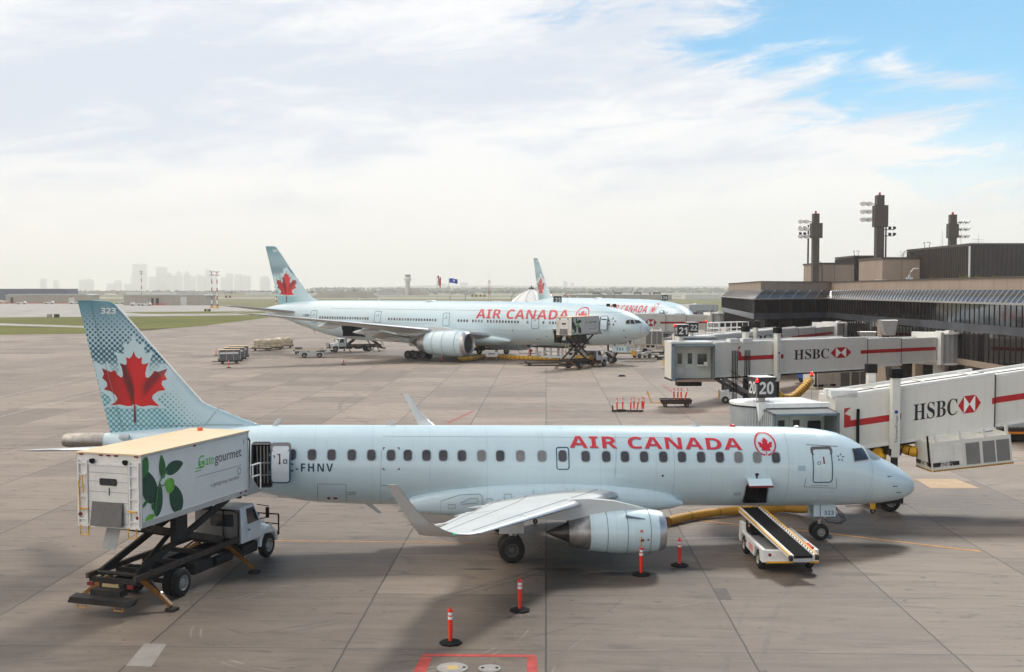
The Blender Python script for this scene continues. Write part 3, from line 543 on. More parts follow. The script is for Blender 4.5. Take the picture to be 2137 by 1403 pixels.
# overwing exit, front door
x0,z1=hd(1187,933); x1,z0=hd(1161,981); fdoor(F1,J,x0,x1,z0,z1,.11,.045,'overwing_exit',handle=False)
x,z=hd(1174,950); b=MB(); decal(poly2d(rrect(-x-.15,-x+.15,z-.19,z+.19,.10,5)),lambda u,v:F1.side(-u,v,.022),mb=b,cuts=(.5,.1)); b.build('window',M_win,J)
x0,z1=hd(1733,935); x1,z0=hd(1695,1008); fdoor(F1,J,x0,x1,z0,z1,.14,.045,'service_door',grey=True)
ls=[]
for (ax,ay),(bx,by) in (((1678,1016),(1745,1019)),((1678,1016),(1682,997)),((1745,1019),(1745,997)),((1692,1013),(1730,1014))):
    p,q=hd(ax,ay),hd(bx,by); ls.append([(-p[0],p[1]),(-q[0],q[1])])
b=MB()
for l in ls: decal(strip2d(l,.02),lambda u,v:F1.side(-u,v,.010),mb=b,cuts=(.3,.1))
def pl(*pts,w=.018):
    q=[hd(*p) for p in pts]; decal(strip2d([(-a,c) for a,c in q],w),lambda u,v:F1.side(-u,v,.009),mb=b,cuts=(.4,.1))
pl((663,1010),(722,1011)); pl((663,1010),(664,1046)); pl((722,1011),(724,1049)); pl((796,940),(795,1050),w=.010); pl((1283,905),(1283,1000),w=.010); pl((1400,905),(1398,1050),w=.008); pl((1634,900),(1632,1050),w=.008); pl((800,911),(1400,914),w=.008); pl((1682,928),(1748,932),w=.025); pl((1806,935),(1800,1048),w=.006)
b.build('panel_line',M_line,J)
b=MB(); 
for (ax,ay,sx_,sz_) in ((799,934,1,-1),(834,934,-1,-1),(799,981,1,1),(834,981,-1,1)):
    x,z=hd(ax,ay); decal(poly2d([(-x,z),(-x+.09*sx_,z),(-x+.09*sx_,z+.035*sz_),(-x+.035*sx_,z+.035*sz_),(-x+.035*sx_,z+.09*sz_),(-x,z+.09*sz_)]),lambda u,v:F1.side(-u,v,.010),mb=b)
x,z=hd(686,1040); decal(poly2d(circ(-x,z,.07,10)),lambda u,v:F1.side(-u,v,.010),mb=b); x,z=hd(700,1040); decal(poly2d(rrect(-x-.08,-x+.08,z-.05,z+.05,.02)),lambda u,v:F1.side(-u,v,.010),mb=b)
b.build('rescue_mark',M_dred,J)
b=MB(); rr=random.Random(3)
for ax,ay in ((726,1029),(1531,1030)):
    x,z=hd(ax,ay)
    for i in range(2):
        for k in range(7): u0=-x+k*.05; decal(poly2d([(u0,z-.08*i),(u0+.035,z-.08*i),(u0+.03,z-.08*i+.035+.01*rr.random()),(u0,z-.08*i+.04)]),lambda u,v:F1.side(-u,v,.010),mb=b)
b.build('stencil_text',M_line,J)
# lettering
p0=hd(1189,934.5); p1=hd(1549,939); fus_text(F1,J,'AIR CANADA',(p0,p1,hd(1189,911)[1]-p0[1]),'airline_name',mat('airline_red_small',lin(214,58,68),.35,var=.04,coat=.3),shadow=M_shade,space=1.08)
x,z=hd(1596.5,927); logo_parts(F1,J,x,z,.47)
p0=hd(601,984); p1=hd(695,984.5); fus_text(F1,J,'C-FHNV',(p0,p1,.32),'registration',M_navy,space=1.25)
b=MB(); x,z=hd(1754,955)
for k in range(5):
    t=pi/2+2*pi*k/5; c_=(-x+.13*cos(t),z+.13*sin(t)); tri=[(c_[0]+.06*cos(t+a),c_[1]+.06*sin(t+a)) for a in (2.6,-.4,-2.2)]; decal(poly2d(tri),lambda u,v:F1.side(-u,v,.010),mb=b)
b.build('alliance_star',mat('star_grey',(.06,.06,.07),.4),J)
b=MB(); x0,z1=hd(1665,972); x1,z0=hd(1681,983); decal(poly2d(rrect(-x0,-x1,z0,z1,.02)),lambda u,v:F1.side(-u,v,.009),mb=b,cuts=(.3,.1)); b.build('patch_panel',mat('panel_blue',(.38,.53,.6),.35),J)
# cockpit glass
for pts in ([(1778,937),(1797,935),(1801,938),(1812,959),(1783,963)],[(1803,934),(1817,942),(1836,956),(1823,959),(1815,955)]):
    q=[hd(*p) for p in pts]; q2=[(-a,c) for a,c in q]; cx_=sum(a for a,_ in q2)/len(q2); cz_=sum(c for _,c in q2)/len(q2); big=[(cx_+(a-cx_)*1.12,cz_+(c-cz_)*1.12) for a,c in q2]
    Wd=decal(poly2d(q2),lambda u,v:F1.side(-u,v,.022),'cockpit_window',M_cock if pts[0][0]<1790 else mat('windscreen_reflection',(.22,.27,.29),.08,spec=.9),J,(.12,.08)); decal(ring2d(big,q2),lambda u,v:F1.side(-u,v,.018),'window_frame',mat('window_frame_buff',(.5,.47,.42),.5),Wd,(.12,.08))  # front pane paler: its reflection is put into the glass colour
for px,py in ((1853,994),(1865,1015),(1872,1028)):
    x,z=hd(px,py); p=Vector(F1.side(x,z,0)); b=MB(); b.cyl(p,p+Vector((.02,-.06,0)),.02); b.cyl(p+Vector((.0,-.06,0)),p+Vector((.16,-.07,.01)),.012); b.build('sensor_probe',M_dark,J)
x,z=hd(1383,993); p=Vector(F1.side(x,z,0)); b=MB(); b.cyl(p,p+Vector((0,-.02,0)),.045); b.build('static_port',M_dark,J)
# cargo door leaf, swung up and out
x0,x1=cx0-.02,cx1+.02; b=MB(); ring=[]
for t in range(9):
    a=t/8; y=1.36+.62*a; z=2.92-.03*a+.10*sin(a*pi)-.16*a*a; ring.append([(-x1,-y,z),(-x0,-y,z),(-x0,-y+.02,z-.07),(-x1,-y+.02,z-.07)])
b.rings(ring); Dc=b.build('cargo_door',M_body,J); b=MB(); b.box(-x1-.01,-x0+.01,-2.0,-1.97,2.66,2.74); b.box(-x1+.02,-x0-.02,-1.96,-1.38,2.70,2.72); b.build('door_seal',M_dred,Dc)
b=MB(); b.cyl((-x0-.55,-1.46,2.98),(-x0-.55,-1.50,3.14),.045); b.cyl((-x0-.62,-1.5,3.14),(-x0-.48,-1.5,3.14),.05); b.build('lock_handle',M_dark,Dc)
# tail cone
b=MB(); zc=4.66; b.lathe((-34.68,0,zc),(-1,0,.02),[(0,.335),(.5,.335),(1.2,.32),(1.55,.28),(1.66,.22),(1.66,.17),(1.3,.16)],28,0); b.build('exhaust_cone',M_apu,J)
b=MB(); b.cyl((-33.7,-.33,4.85),(-33.7,-.52,4.87),.09); b.cyl((-33.55,-.50,4.87),(-33.95,-.50,4.87),.10); b.build('vent_scoop',M_wing,J)
# fin
LEf=[(4.4,27.6),(5.26,28.34),(5.55,29.1),(5.89,29.85),(6.25,30.69),(7.0,31.35),(8,32.2),(10.0,33.9),(10.2,34.08),(10.36,34.25),(10.44,34.5),(10.475,34.9)]
TEf=lambda z:34.40+(z-4.8)*.2255
def fin(F,zs,LE,TE,thk,name,root,m):
    mb=MB(); prof,n=airfoil(18); rs=[]
    for z in zs:
        a=interp([(q[0],q[1]) for q in LE],z); c=TE(z)-a; t=thk(z); rs.append([(-(a+p*c),w*(1/.5)*t*(1 if w>0 else 1/.75),z) for p,w in prof])
    mb.rings(rs); return mb.build(name,m,root,ang=50)
def finy(LE,TE,thk):
    def f(x,z,off):
        a=interp([(q[0],q[1]) for q in LE],z); c=TE(z)-a; p=max(.001,min(1,(x-a)/c)); return (-x,-(2*thk(z)*5*(.2969*sqrt(p)-.126*p-.3516*p*p+.2843*p**3-.1015*p**4)+off),z)
    return f
thk=lambda z:.13-(z-5)*.010
Fi=fin(F1,[4.4,4.8,5.1,5.26,5.4,5.55,5.7,5.89,6.05,6.25,6.6,7,7.5,8,8.5,9,9.5,10,10.2,10.3,10.36,10.41,10.44,10.475],LEf,TEf,thk,'tail_fin',J,[finmat('fin_halftone',10.47,5.0,(29.9,34.3),.158)])
fy=finy(LEf,TEf,thk)
clipf=[((-34.44+.03,5.0),(-5.47,-1.24)),((-30.75-.02,6.25),(3.87,3.3))]   # behind the leading edge, ahead of the trailing edge
decal(poly2d([(-33.42+(a+33.42)*1.36,7.0+(c-7.0)*(1.55 if c>7 else 1.12)) for a,c in leaf2d(-33.42,7.08,2.98)[:29]+leaf2d(-33.42,7.08,2.98)[33:]]),lambda u,v:fy(-u,v,.010),'fin_halo',mat('fin_pale',(.52,.67,.71),.3,var=.03,coat=.5),Fi,(.5,.3),clip=clipf)
decal(poly2d(leaf2d(-33.42,7.08,2.98)),lambda u,v:fy(-u,v,.018),'fin_leaf',leafmat('fin_leaf_red',-33.42,7.15,2.6),Fi,(.4,.25))
vs,fs,w=text2d('323',.23,bold=True); decal((vs,fs),lambda u,v:fy(34.72-u*.60/w,v+9.93,.012),'fin_number',M_refl,Fi,(.3,.2))
b=MB()
for p,q in (((-34.05,5.05),(-34.98,7.4)),((-34.98,7.4),(-35.0,10.45))): pass
for l in ([(-33.9,5.0),(-34.5,7.5),(-35.15,10.4)],[(-34.4,5.3),(-31.6,5.28),(-30.2,5.3),(-29.0,5.28)],[(-30.55,5.3),(-30.0,6.0),(-29.8,5.9)]): decal(strip2d(l,.018),lambda u,v:fy(-u,v,.022),mb=b,cuts=(.4,.3))
b.build('panel_line',M_line,Fi)
b=MB(); 
LEm=[(5.9,30.3),(6.25,30.69),(7.0,31.35),(8,32.2),(10.0,33.9),(10.2,34.08)]
for i in range(len(LEm)-1):
    (z0,a0),(z1,a1)=LEm[i],LEm[i+1]; b.bar((-a0+.01,0,z0),(-a1+.01,0,z1),.075,.05)
b.build('leading_edge',M_refl,Fi)
# tailplanes
for s in (1,-1):
    wing([(.3,31.6,2.7,4.42,.10,0,0),(6.0,34.95,1.1,5.13,.09,0,0),(6.1,35.3,.7,5.15,.06,0,0)],s,[M_wing,M_sil],'tailplane',J,.06)
# wing-body fairing
fa=MB(); rs=[]
for t in range(25):
    a=t/24; x=10.6+11.9*a; e=sin(pi*a)**.5; hw=1.20+.53*e; zt=2.05+.98*e; zb=1.75-.42*e; n=32; rs.append([(-x,hw*(abs(cos(2*pi*k/n))**.6)*(1 if cos(2*pi*k/n)>0 else -1),(zt+zb)/2+(zt-zb)/2*(abs(sin(2*pi*k/n))**.6)*(1 if sin(2*pi*k/n)>0 else -1)) for k in range(n)])
fa.rings(rs); Fa=fa.build('wing_fairing',M_body,J,ang=60)
WS=[(.8,12.9,5.9,2.28,.13,5,2),(1.5,13.35,5.5,2.33,.13,5,2),(3.0,14.25,4.75,2.47,.12,5,1.5),(5.0,15.5,3.85,2.66,.115,5,1),(12.1,19.66,1.78,3.20,.10,6,0),(12.5,20.05,1.45,3.24,.095,10,0),(12.9,20.50,1.15,3.36,.085,20,0),(13.2,20.85,.88,3.54,.08,38,0),(13.5,21.22,.66,3.80,.075,54,0),(13.8,21.70,.44,4.28,.07,66,0),(14.3,22.29,.32,5.17,.07,70,0)]
for s in (1,-1):
    W_,up=wing(WS,s,[M_wing,M_sil],'wing',J,.055,4)
    lines(up,[((1.2,.70),(3.2,.64)),((3.2,.64),(4.0,.70)),((.9,.90),(4.05,.99)),((2.9,.16),(4.0,.18)),((.6,.16),(2.9,.16)),((3.02,.02),(3.02,.16)),((3.55,.02),(3.55,.16)),((3.3,.64),(3.3,.99)),((2.0,.7),(2.0,.99)),((4.2,.6),(5.0,.6)),((1.4,.30),(1.4,.62))],'panel_line',W_,M_line,.035)
    # flap track fairings under the trailing edge
    for lat,x,z,Lf in ((3.6,18.0,2.35,1.9),(6.4,18.9,2.62,1.6),(9.2,20.1,2.85,1.3)):
        b=MB(); b.lathe((-x+.1,-s*lat,z),(-1,0,-.02),[(0,.01),(Lf*.2,.09),(Lf*.5,.12),(Lf*.8,.08),(Lf,.01)],10); b.build('flap_fairing',M_wing,W_)
    if s==1:
        b=MB(); q=[(5.6,.93,2.75),(5.55,1.02,2.6)]; 
        b.hexa([(-18.95,-5.4,2.58),(-19.9,-5.6,2.52),(-20.9,-9.6,2.95),(-20.4,-9.5,2.97)],[(-18.95,-5.4,2.63),(-19.9,-5.6,2.56),(-20.9,-9.6,2.98),(-20.4,-9.5,3.02)]); b.build('flap_edge',M_wing,W_)
    b=MB(); b.lathe((-20.62,-s*13.02,3.40),(1,-s*.3,0),[(0,.001),(.05,.04),(.1,.035),(.14,.001)],8); b.build('wingtip_light',mat('green_lamp',(.02,.5,.25),.2,emit=.6) if s==1 else mat('red_lamp_dim',(.5,.02,.02),.2),W_)
    for lat,xx,zz in ((13.5,21.85,3.8),(13.8,22.12,4.28),(14.05,22.35,4.7),(14.3,22.6,5.15)): b=MB(); b.cyl((-xx,-s*lat,zz),(-xx-.16,-s*(lat+.02),zz),.008,n=5); b.build('static_wick',M_dark,W_)
    # engine, pylon
    zc=1.55; Eo=engine(J,12.2,4.75,zc,.86,2.95,s,M_body,(3.75,4.6,0))
    b=MB(); b.rings([[(-x,-s*4.75+w_,zb_),(-x,-s*4.75-w_,zb_),(-x,-s*4.75-w_*.8,zt_),(-x,-s*4.75+w_*.8,zt_)] for x,w_,zb_,zt_ in ((12.75,.02,2.36,2.38),(13.4,.10,2.35,2.56),(14.2,.15,2.3,2.76),(15.2,.19,2.2,2.86),(15.9,.22,2.05,2.84),(17.2,.2,2.12,2.7),(18.2,.08,2.35,2.55))]); b.build('pylon',M_wing,J,ang=60)
    if s==1:
        b=MB(); a=R(14)
        def cyp(dx,ang,r=.875): return (-12.2-dx,-4.75-cos(ang)*r,zc+sin(ang)*r)
        b.add([cyp(.95,.28),cyp(1.12,.28),cyp(1.12,.12),cyp(.95,.12)],[(0,1,2,3)],0); b.add([cyp(.98,.25),cyp(1.08,.25),cyp(1.08,.15),cyp(.98,.15)],[(0,1,2,3)],1)
        for k in range(1): b.add([cyp(1.02,-.05,.88),cyp(1.06,-.05,.88),cyp(1.05,-.45,.88),cyp(1.14,-1.0,.87),cyp(1.10,-1.0,.87),cyp(1.01,-.45,.88)],[(0,1,2,3,4,5)],2)
        for dx,an,rr_ in ((.98,-.2,.05),(.78,-.18,.04),(1.04,-.22,.04)): b.add([cyp(dx+rr_*cos(t),an+rr_*sin(t)*1.1,.884) for t in [2*pi*k/10 for k in range(10)]],[tuple(range(10))],3)
        b.build('cowl_decal',[mat('decal_pale',(.6,.7,.74),.4),mat('decal_orange',lin(215,95,20),.4),mat('decal_yellow',lin(210,170,40),.4),M_dred],Eo)
        b=MB(); 
        p=Vector(cyp(.95,.82,.86)); b.hexa([cyp(.85,.78,.86),cyp(1.6,.9,.85),cyp(1.6,.84,.85),cyp(.85,.74,.86)],[cyp(.95,.78,.9),cyp(1.62,.9,.98),cyp(1.62,.84,.98),cyp(.95,.74,.9)]); b.build('strake',mat('strake_blue',(.16,.22,.27),.4),Eo)
# main and nose gear
for s in (1,-1):
    b=MB(); b.cyl((-18.0,-s*2.85,.55),(-18.0,-s*2.75,2.3),.10); b.cyl((-18,-s*2.2,.55),(-18,-s*3.2,.55),.07); b.bar((-18,-s*2.8,1.2),(-18.1,-s*1.4,2.2),.1,.1); b.bar((-17.9,-s*2.8,.8),(-17.4,-s*2.7,2.2),.06,.06); G=b.build('main_gear',M_alu,J)
    b=MB(); b.box(-18.5,-17.5,-s*3.05-.02,-s*3.05+.02,1.15,2.35); b.build('gear_door',M_wing,G,bev=.01)
    wheel(G,(-18,-s*3.12,.53),.53,.36,rimr=.52,single=True,hub=M_hub); wheel(G,(-18,-s*2.42,.53),.53,.36,rimr=.52,single=True,hub=M_hub)
b=MB(); b.cyl((-4.25,0,.35),(-4.15,0,1.7),.07); b.cyl((-4.25,-.3,.35),(-4.25,.3,.35),.045); b.bar((-4.2,0,.8),(-4.9,0,1.6),.07,.07); b.bar((-4.35,-.05,.95),(-4.1,.1,1.2),.2,.2); b.cyl((-4.1,-.12,1.0),(-4.05,-.2,1.0),.07); b.cyl((-4.1,.12,1.0),(-4.05,.2,1.0),.07); G=b.build('nose_gear',M_alu,J)
for s in (1,-1): wheel(G,(-4.25,-s*.24,.36),.36,.2,rimr=.5,single=True)
b=MB(); b.box(-4.62,-3.62,.33,.36,1.05,1.56); b.build('nose_gear_door',M_body,J,bev=.012); b=MB(); b.box(-4.62,-3.62,-.36,-.33,1.05,1.56); Gd=b.build('nose_gear_door',M_body,J,bev=.012)
vs,fs,w=text2d('323',.18,space=1.15,bold=True); decal((vs,fs),lambda u,v:(-4.14+u*.42/w,-.366,v+1.13),'door_number',M_navy,Gd)
b=MB(); b.box(-4.34,-4.31,-.368,-.362,1.05,1.56); b.build('door_stripe',M_dred,Gd)
b=MB(); 
for k,(r_,dx) in enumerate(((.018,0),(.015,.08),(.015,.16))): b.tube([(-3.7+dx*.4,-.3,1.5),(-3.45+dx,-.32,1.15),(-3.3+dx,-.3,.85),(-3.5+dx,-.25,.72),(-3.9,-.22,.78),(-4.1,-.15,.95)],r_,6)
b.build('hydraulic_hose',M_black,G)
for x,y,h,ch,le in ((22.6,5.17,.22,.25,.3),(27.6,5.23,.30,.28,-.18),(9.55,5.03,.26,.2,.25)): antenna(J,x,y,h,ch,le)
antenna(J,23.75,1.86,.42,.3,-.5,down=True); antenna(J,11.0,1.6,.15,.3,.1,down=True); antenna(J,1.95,3.7,.05,.1,.1)
for x,z,m in ((8.15,5.02,M_red),(5.3,4.94,M_refl)): b=MB(); b.lathe((-x,0,z-.02),(0,0,1),[(0,.13),(.06,.11),(.09,.05),(.1,.001)],14); b.build('beacon',m,J)
b=MB(); b.rings([[(-23.9,-.06,1.86),(-23.9,.06,1.86),(-23.9,0,1.9)],[(-27.6,-.05,2.2),(-27.6,.05,2.2),(-27.6,0,2.3)]],smooth=False); b.build('ventral_strip',M_line,J)
b=MB(); d=lambda u,v:(-u,-(1.735),v)
def fl(pts,w=.02):
    for i in range(len(pts)-1): b.bar((-pts[i][0],-1.722,pts[i][1]),(-pts[i+1][0],-1.722,pts[i+1][1]),.012,w)
fl([(20.8,1.8),(20.8,2.25),(20.0,2.5),(19.2,2.52),(19.1,2.4),(19.1,2.05)]); fl([(20.5,2.1),(20.2,2.1),(20.2,1.95),(20.5,1.95),(20.5,2.1)]); fl([(20.0,2.15),(19.6,2.35),(19.3,2.35),(19.3,2.15),(20.0,2.1)]); fl([(18.2,2.5),(17.9,2.5),(17.9,2.3),(18.2,2.3),(18.2,2.5)]); fl([(18.95,2.3),(18.7,2.32),(18.7,2.05)]); fl([(17.0,2.7),(17.0,2.2)]); fl([(15.6,2.72),(15.6,2.4)]); fl([(15.3,2.72),(15.3,2.4)])
b.build('panel_line',M_line,Fa)
# ---------------- the two wide-body jets behind ----------------
FB=(20.113,161.8,-.503)
F2=Fus([(0,5.0),(.1,5.3),(.35,5.75),(1.18,6.5),(1.8,6.9),(2.54,7.33),(3.6,7.75),(4.99,8.12),(8.89,8.66),(16,9.02),(38,9.14),(58,9.1),(64,8.95),(69,8.45),(72.9,7.72)],
 [(0,4.9),(.1,4.6),(.35,4.3),(1.2,3.95),(2.68,3.5),(5,2.95),(8.87,2.56),(20,2.40),(49,2.34),(53,2.5),(57.5,2.95),(61,3.75),(64,4.55),(68,5.63),(72.9,6.75)],
 [(0,.04),(.1,.4),(.35,.8),(1.2,1.5),(2.5,2.2),(5,2.82),(8.5,3.08),(54,3.1),(58,2.95),(62,2.5),(68,1.45),(71,.8),(72.9,.22)],FB)
J2=thing('passenger_jet','long wide-body airliner 731 with open hold doors, behind the nearest one','airplane',(FB[0],FB[1],0),FB[2],'airliners parked at the gates')
xs=[0,.03,.1,.2,.35,.6,.9,1.2,1.5,1.8,2.2,2.6,3,3.6,4.2,5,6,7,8,9,10.5,12]+[14+2*i for i in range(21)]+[55,56,57,58,59,60,61,62,63,64,65,66,67,68,69,70,71,72,72.6,72.9]
fo=F2.mesh(xs,48).build('fuselage',M_body,J2,ang=60); h2=F2.hit
x0,z1=h2(1222,691); x1,z0=h2(1163,716); F2.cut(fo,x0,x1,z0,z1); fc=(x0,x1,z0,z1)
liner('cargo_hold',x0,x1,z0,z1,.4,2.6,mat('hold_grey',(.05,.05,.055),.8),J2)
x0,z1=h2(755,681); x1,z0=h2(722,702); F2.cut(fo,x0,x1,z0,z1); liner('cargo_hold',x0,x1,z0,z1,.4,2.6,mat('hold_navy',(.012,.015,.04),.8),J2); ac=(x0,x1,z0,z1)
for (x0,x1,z0,z1) in (fc,ac):
    b=MB(); b.rings([[(-x,-y,z) for x,y,z in ((x1,2.75,z1+.1),(x0,2.75,z1+.1),(x0,2.7,z1-.02),(x1,2.7,z1-.02))],[(-x,-y,z) for x,y,z in ((x1,3.9,z1+.42),(x0,3.9,z1+.42),(x0,3.9,z1+.30),(x1,3.9,z1+.30))],[(-x,-y,z) for x,y,z in ((x1,4.9,z1+.35),(x0,4.9,z1+.35),(x0,4.9,z1+.26),(x1,4.9,z1+.26))]],smooth=False); b.build('cargo_door',[M_body],J2)
    b=MB(); 
    for k in range(9): b.box(-x1+.2+k*(x1-x0-.4)/9,-x1+.35+k*(x1-x0-.4)/9,-2.75,-2.5,z0+.0,z0+.09)
    b.build('roller_deck',M_lgrey,J2)
ranges=[(668,767.8,20),(811.6,909,18),(956.8,975,4),(987,1005.6,4),(1018,1081,11),(1101,1101,1),(1134,1134,1),(1147.7,1173.6,5)]
rw=random.Random(5)
for a,bb,n in ranges:
    for k in range(n):
        px=a+(bb-a)*k/max(1,n-1); x,z=h2(px,663+(px-680)*.0230); b=MB(); m_=2 if rw.random()<.25 else 0
        decal(ring2d(rrect(-x-.17,-x+.17,z-.23,z+.23,.14,4),rrect(-x-.14,-x+.14,z-.2,z+.2,.12,4)),lambda u,v:F2.side(-u,v,.03),mb=b,mi=1); decal(poly2d(rrect(-x-.145,-x+.145,z-.205,z+.205,.12,4)),lambda u,v:F2.side(-u,v,.02),mb=b,mi=m_); b.build('window',[M_win,M_wfr,M_wins],J2)
M_out2=mat('door_outline_blue',lin(70,120,145),.4,var=0)
for a,bb,c,d in ((650,662,648,674),(782,794.5,649.5,674),(925,938,653,681),(1109.5,1125,657.5,686.5)):
    x1,z1=h2(a,c); x0,z0=h2(bb,d); x1b,_=h2(a,d); fdoor(F2,J2,x0,(x1+x1b)/2,z0,z1,.2,.085,'cabin_door',m=M_out2)
# front door slid open beside its dark opening
x0,z1=h2(1258,661); x1,z0=h2(1251,689); decal(poly2d(rrect(-x1,-x0,z0,z1,.1)),lambda u,v:F2.side(-u,v,.03),'door_opening',M_hole,J2,(.5,.25))
x0,z1=h2(1272.5,659.5); x1,z0=h2(1254.5,689); oo=rrect(-x1,-x0,z0,z1,.2,5); f_=lambda o: (lambda u,v:(lambda p:(p[0],p[1]-.38,p[2]))(F2.side(-u,v,o)))
Dd=decal(poly2d(oo),f_(.05),'open_door',M_body,J2,(.5,.25)); decal(ring2d(oo,rrect(-x1+.08,-x0-.08,z0+.08,z1-.08,.14,5)),f_(.065),'door_outline',M_out2,Dd,(.5,.25)); decal(poly2d(oo),f_(-.08),'door_back',M_grey,Dd,(.5,.25))
decal(poly2d(rrect(-(x0+x1)/2-.4,-(x0+x1)/2+.4,z1-.62,z1-.45,.03)),f_(.07),'door_handle',M_ink,Dd,(.5,.25))
p0=h2(993,664.5); p1=h2(1186,667.5); fus_text(F2,J2,'AIR CANADA',(p0,p1,h2(1090,646.5)[1]-p0[1]-.05),'airline_name',M_acred,off=.03,cuts=(1.5,.3),space=1.06)
x,z=h2(1215.5,656); logo_parts(F2,J2,x,z,1.05)
p0=h2(632,661); p1=h2(645,661); fus_text(F2,J2,'C-FIVM',(p0,p1,.4),'registration',M_navy,off=.03)
b=MB(); x,z=h2(1277,672)
for k in range(5):
    t=pi/2+2*pi*k/5; c_=(-x+.55*cos(t),z+.5*sin(t)); decal(poly2d([(c_[0]+.22*cos(t+a),c_[1]+.22*sin(t+a)) for a in (2.6,-.4,-2.2)]),lambda u,v:F2.side(-u,v,.02),mb=b)
b.build('alliance_star',mat('star_grey',(.06,.06,.07),.4),J2)
for pts in ([(1307,670),(1313.5,667.5),(1314.5,676),(1306,676)],[(1315.5,668),(1321,668),(1325,676),(1316,676)],[(1323.5,668.5),(1333,669),(1339,674),(1326.5,675)]):
    q=[h2(*p) for p in pts]; q2=[(-a,c) for a,c in q]; cx_=sum(a for a,_ in q2)/4; cz_=sum(c for _,c in q2)/4; big=[(cx_+(a-cx_)*1.2,cz_+(c-cz_)*1.2) for a,c in q2]
    Wd=decal(poly2d(q2),lambda u,v:F2.side(-u,v,.04),'cockpit_window',M_cock,J2,(.3,.2)); decal(ring2d(big,q2),lambda u,v:F2.side(-u,v,.03),'window_frame',mat('window_frame_buff',(.5,.47,.42),.5),Wd,(.3,.2))
b=MB()
def pl2(*pts,w=.03):
    q=[h2(*p) for p in pts]; decal(strip2d([(-a,c) for a,c in q],w),lambda u,v:F2.side(-u,v,.015),mb=b,cuts=(1.,.3))
pl2((1337,680),(1337,690),(1340,702),w=.03); pl2((690,644),(1300,652),w=.03); pl2((700,672),(905,676),w=.02)
for px,py in ((1070,690),(1141,702),(1121,708),(1126,708),(1302,690),(1306,704)): x,z=h2(px,py); decal(poly2d(circ(-x,z,.12,8)),lambda u,v:F2.side(-u,v,.02),mb=b)
b.build('panel_line',M_line,J2)
LE2=[(8.0,59.3),(9.03,60.9),(9.4,62.0),(9.9,62.9),(10.76,63.75),(14.5,67.0),(18.3,70.2),(18.5,70.5),(18.62,71.0)]; TE2=lambda z:69.8+(z-8.3)*.298
th2=lambda z:.36-(z-9)*.026
Fb=fin(F2,[8.0,8.5,8.8,9.03,9.2,9.4,9.65,9.9,10.3,10.76,11.5,12.5,14,15.5,17,18,18.3,18.5,18.62],LE2,TE2,th2,'tail_fin',J2,[finmat('fin_halftone_wide',18.62,8.3,(62.4,70.2),.30)])
fy2=finy(LE2,TE2,th2); c2=[((-70.0,9.0),(-10.3,-3.07)),((-63.75-.05,10.76),(3.25,2.8*1.16))]
def fp(px,py): # fin pixel -> (x,z)
    ox,oy,yaw=FB; r_=Vector((sin(yaw),-cos(yaw))); rr_=ray(px,py); lat=.2; t=(lat+Vector((ox,oy)).dot(r_))/Vector((rr_.x,rr_.y)).dot(r_); P=rr_*t; return -((P.x-ox)*cos(yaw)+(P.y-oy)*sin(yaw)),P.z+HC
lx,lz=fp(598,595); la,lb=fp(598,563)[1],fp(598,627)[1]; lh=la-lb
decal(poly2d([(-lx+(a+lx)*1.34,lz+(c-lz)*(1.55 if c>lz else 1.12)) for a,c in leaf2d(-lx,lz,lh)[:29]+leaf2d(-lx,lz,lh)[33:]]),lambda u,v:fy2(-u,v,.02),'fin_halo',mat('fin_pale',(.47,.62,.67),.3),Fb,(1.2,.8),clip=c2)
decal(poly2d(leaf2d(-lx,lz,lh)),lambda u,v:fy2(-u,v,.04),'fin_leaf',leafmat('fin_leaf_red_wide',-lx,lz+.1,lh*.87),Fb,(1.2,.8))
vs,fs,w=text2d('731',.42,bold=True); qx,qz=fp(568.5,526.5); decal((vs,fs),lambda u,v:fy2(qx-u*1.05/w,v+qz,.03),'fin_number',M_refl,Fb,(1,.5))
b=MB(); LEm=LE2[4:7]
for i in range(len(LEm)-1): b.bar((-LEm[i][1]+.02,0,LEm[i][0]),(-LEm[i+1][1]+.02,0,LEm[i+1][0]),.16,.12)
b.build('leading_edge',M_refl,Fb)
for s in (1,-1): wing([(.8,63.6,6.6,7.0,.10,0,0),(1.6,64.2,6.1,7.05,.10,0,0),(10.4,71.3,2.3,8.25,.09,0,0),(10.75,72.2,1.5,8.3,.07,0,0)],s,[M_wing,M_sil],'tailplane',J2,.07,4)
fa=MB(); rs=[]
for t in range(21):
    a=t/20; x=22+25*a; e=sin(pi*a)**.6; hw=2.3+1.05*e; zt=3.4+1.5*e; zb=2.7-.75*e; rs.append([(-x,hw*(abs(cos(2*pi*k/28))**.8)*(1 if cos(2*pi*k/28)>0 else -1),(zt+zb)/2+(zt-zb)/2*(abs(sin(2*pi*k/28))**.85)*(1 if sin(2*pi*k/28)>0 else -1)) for k in range(28)])
fa.rings(rs).build('wing_fairing',M_body,J2,ang=60)
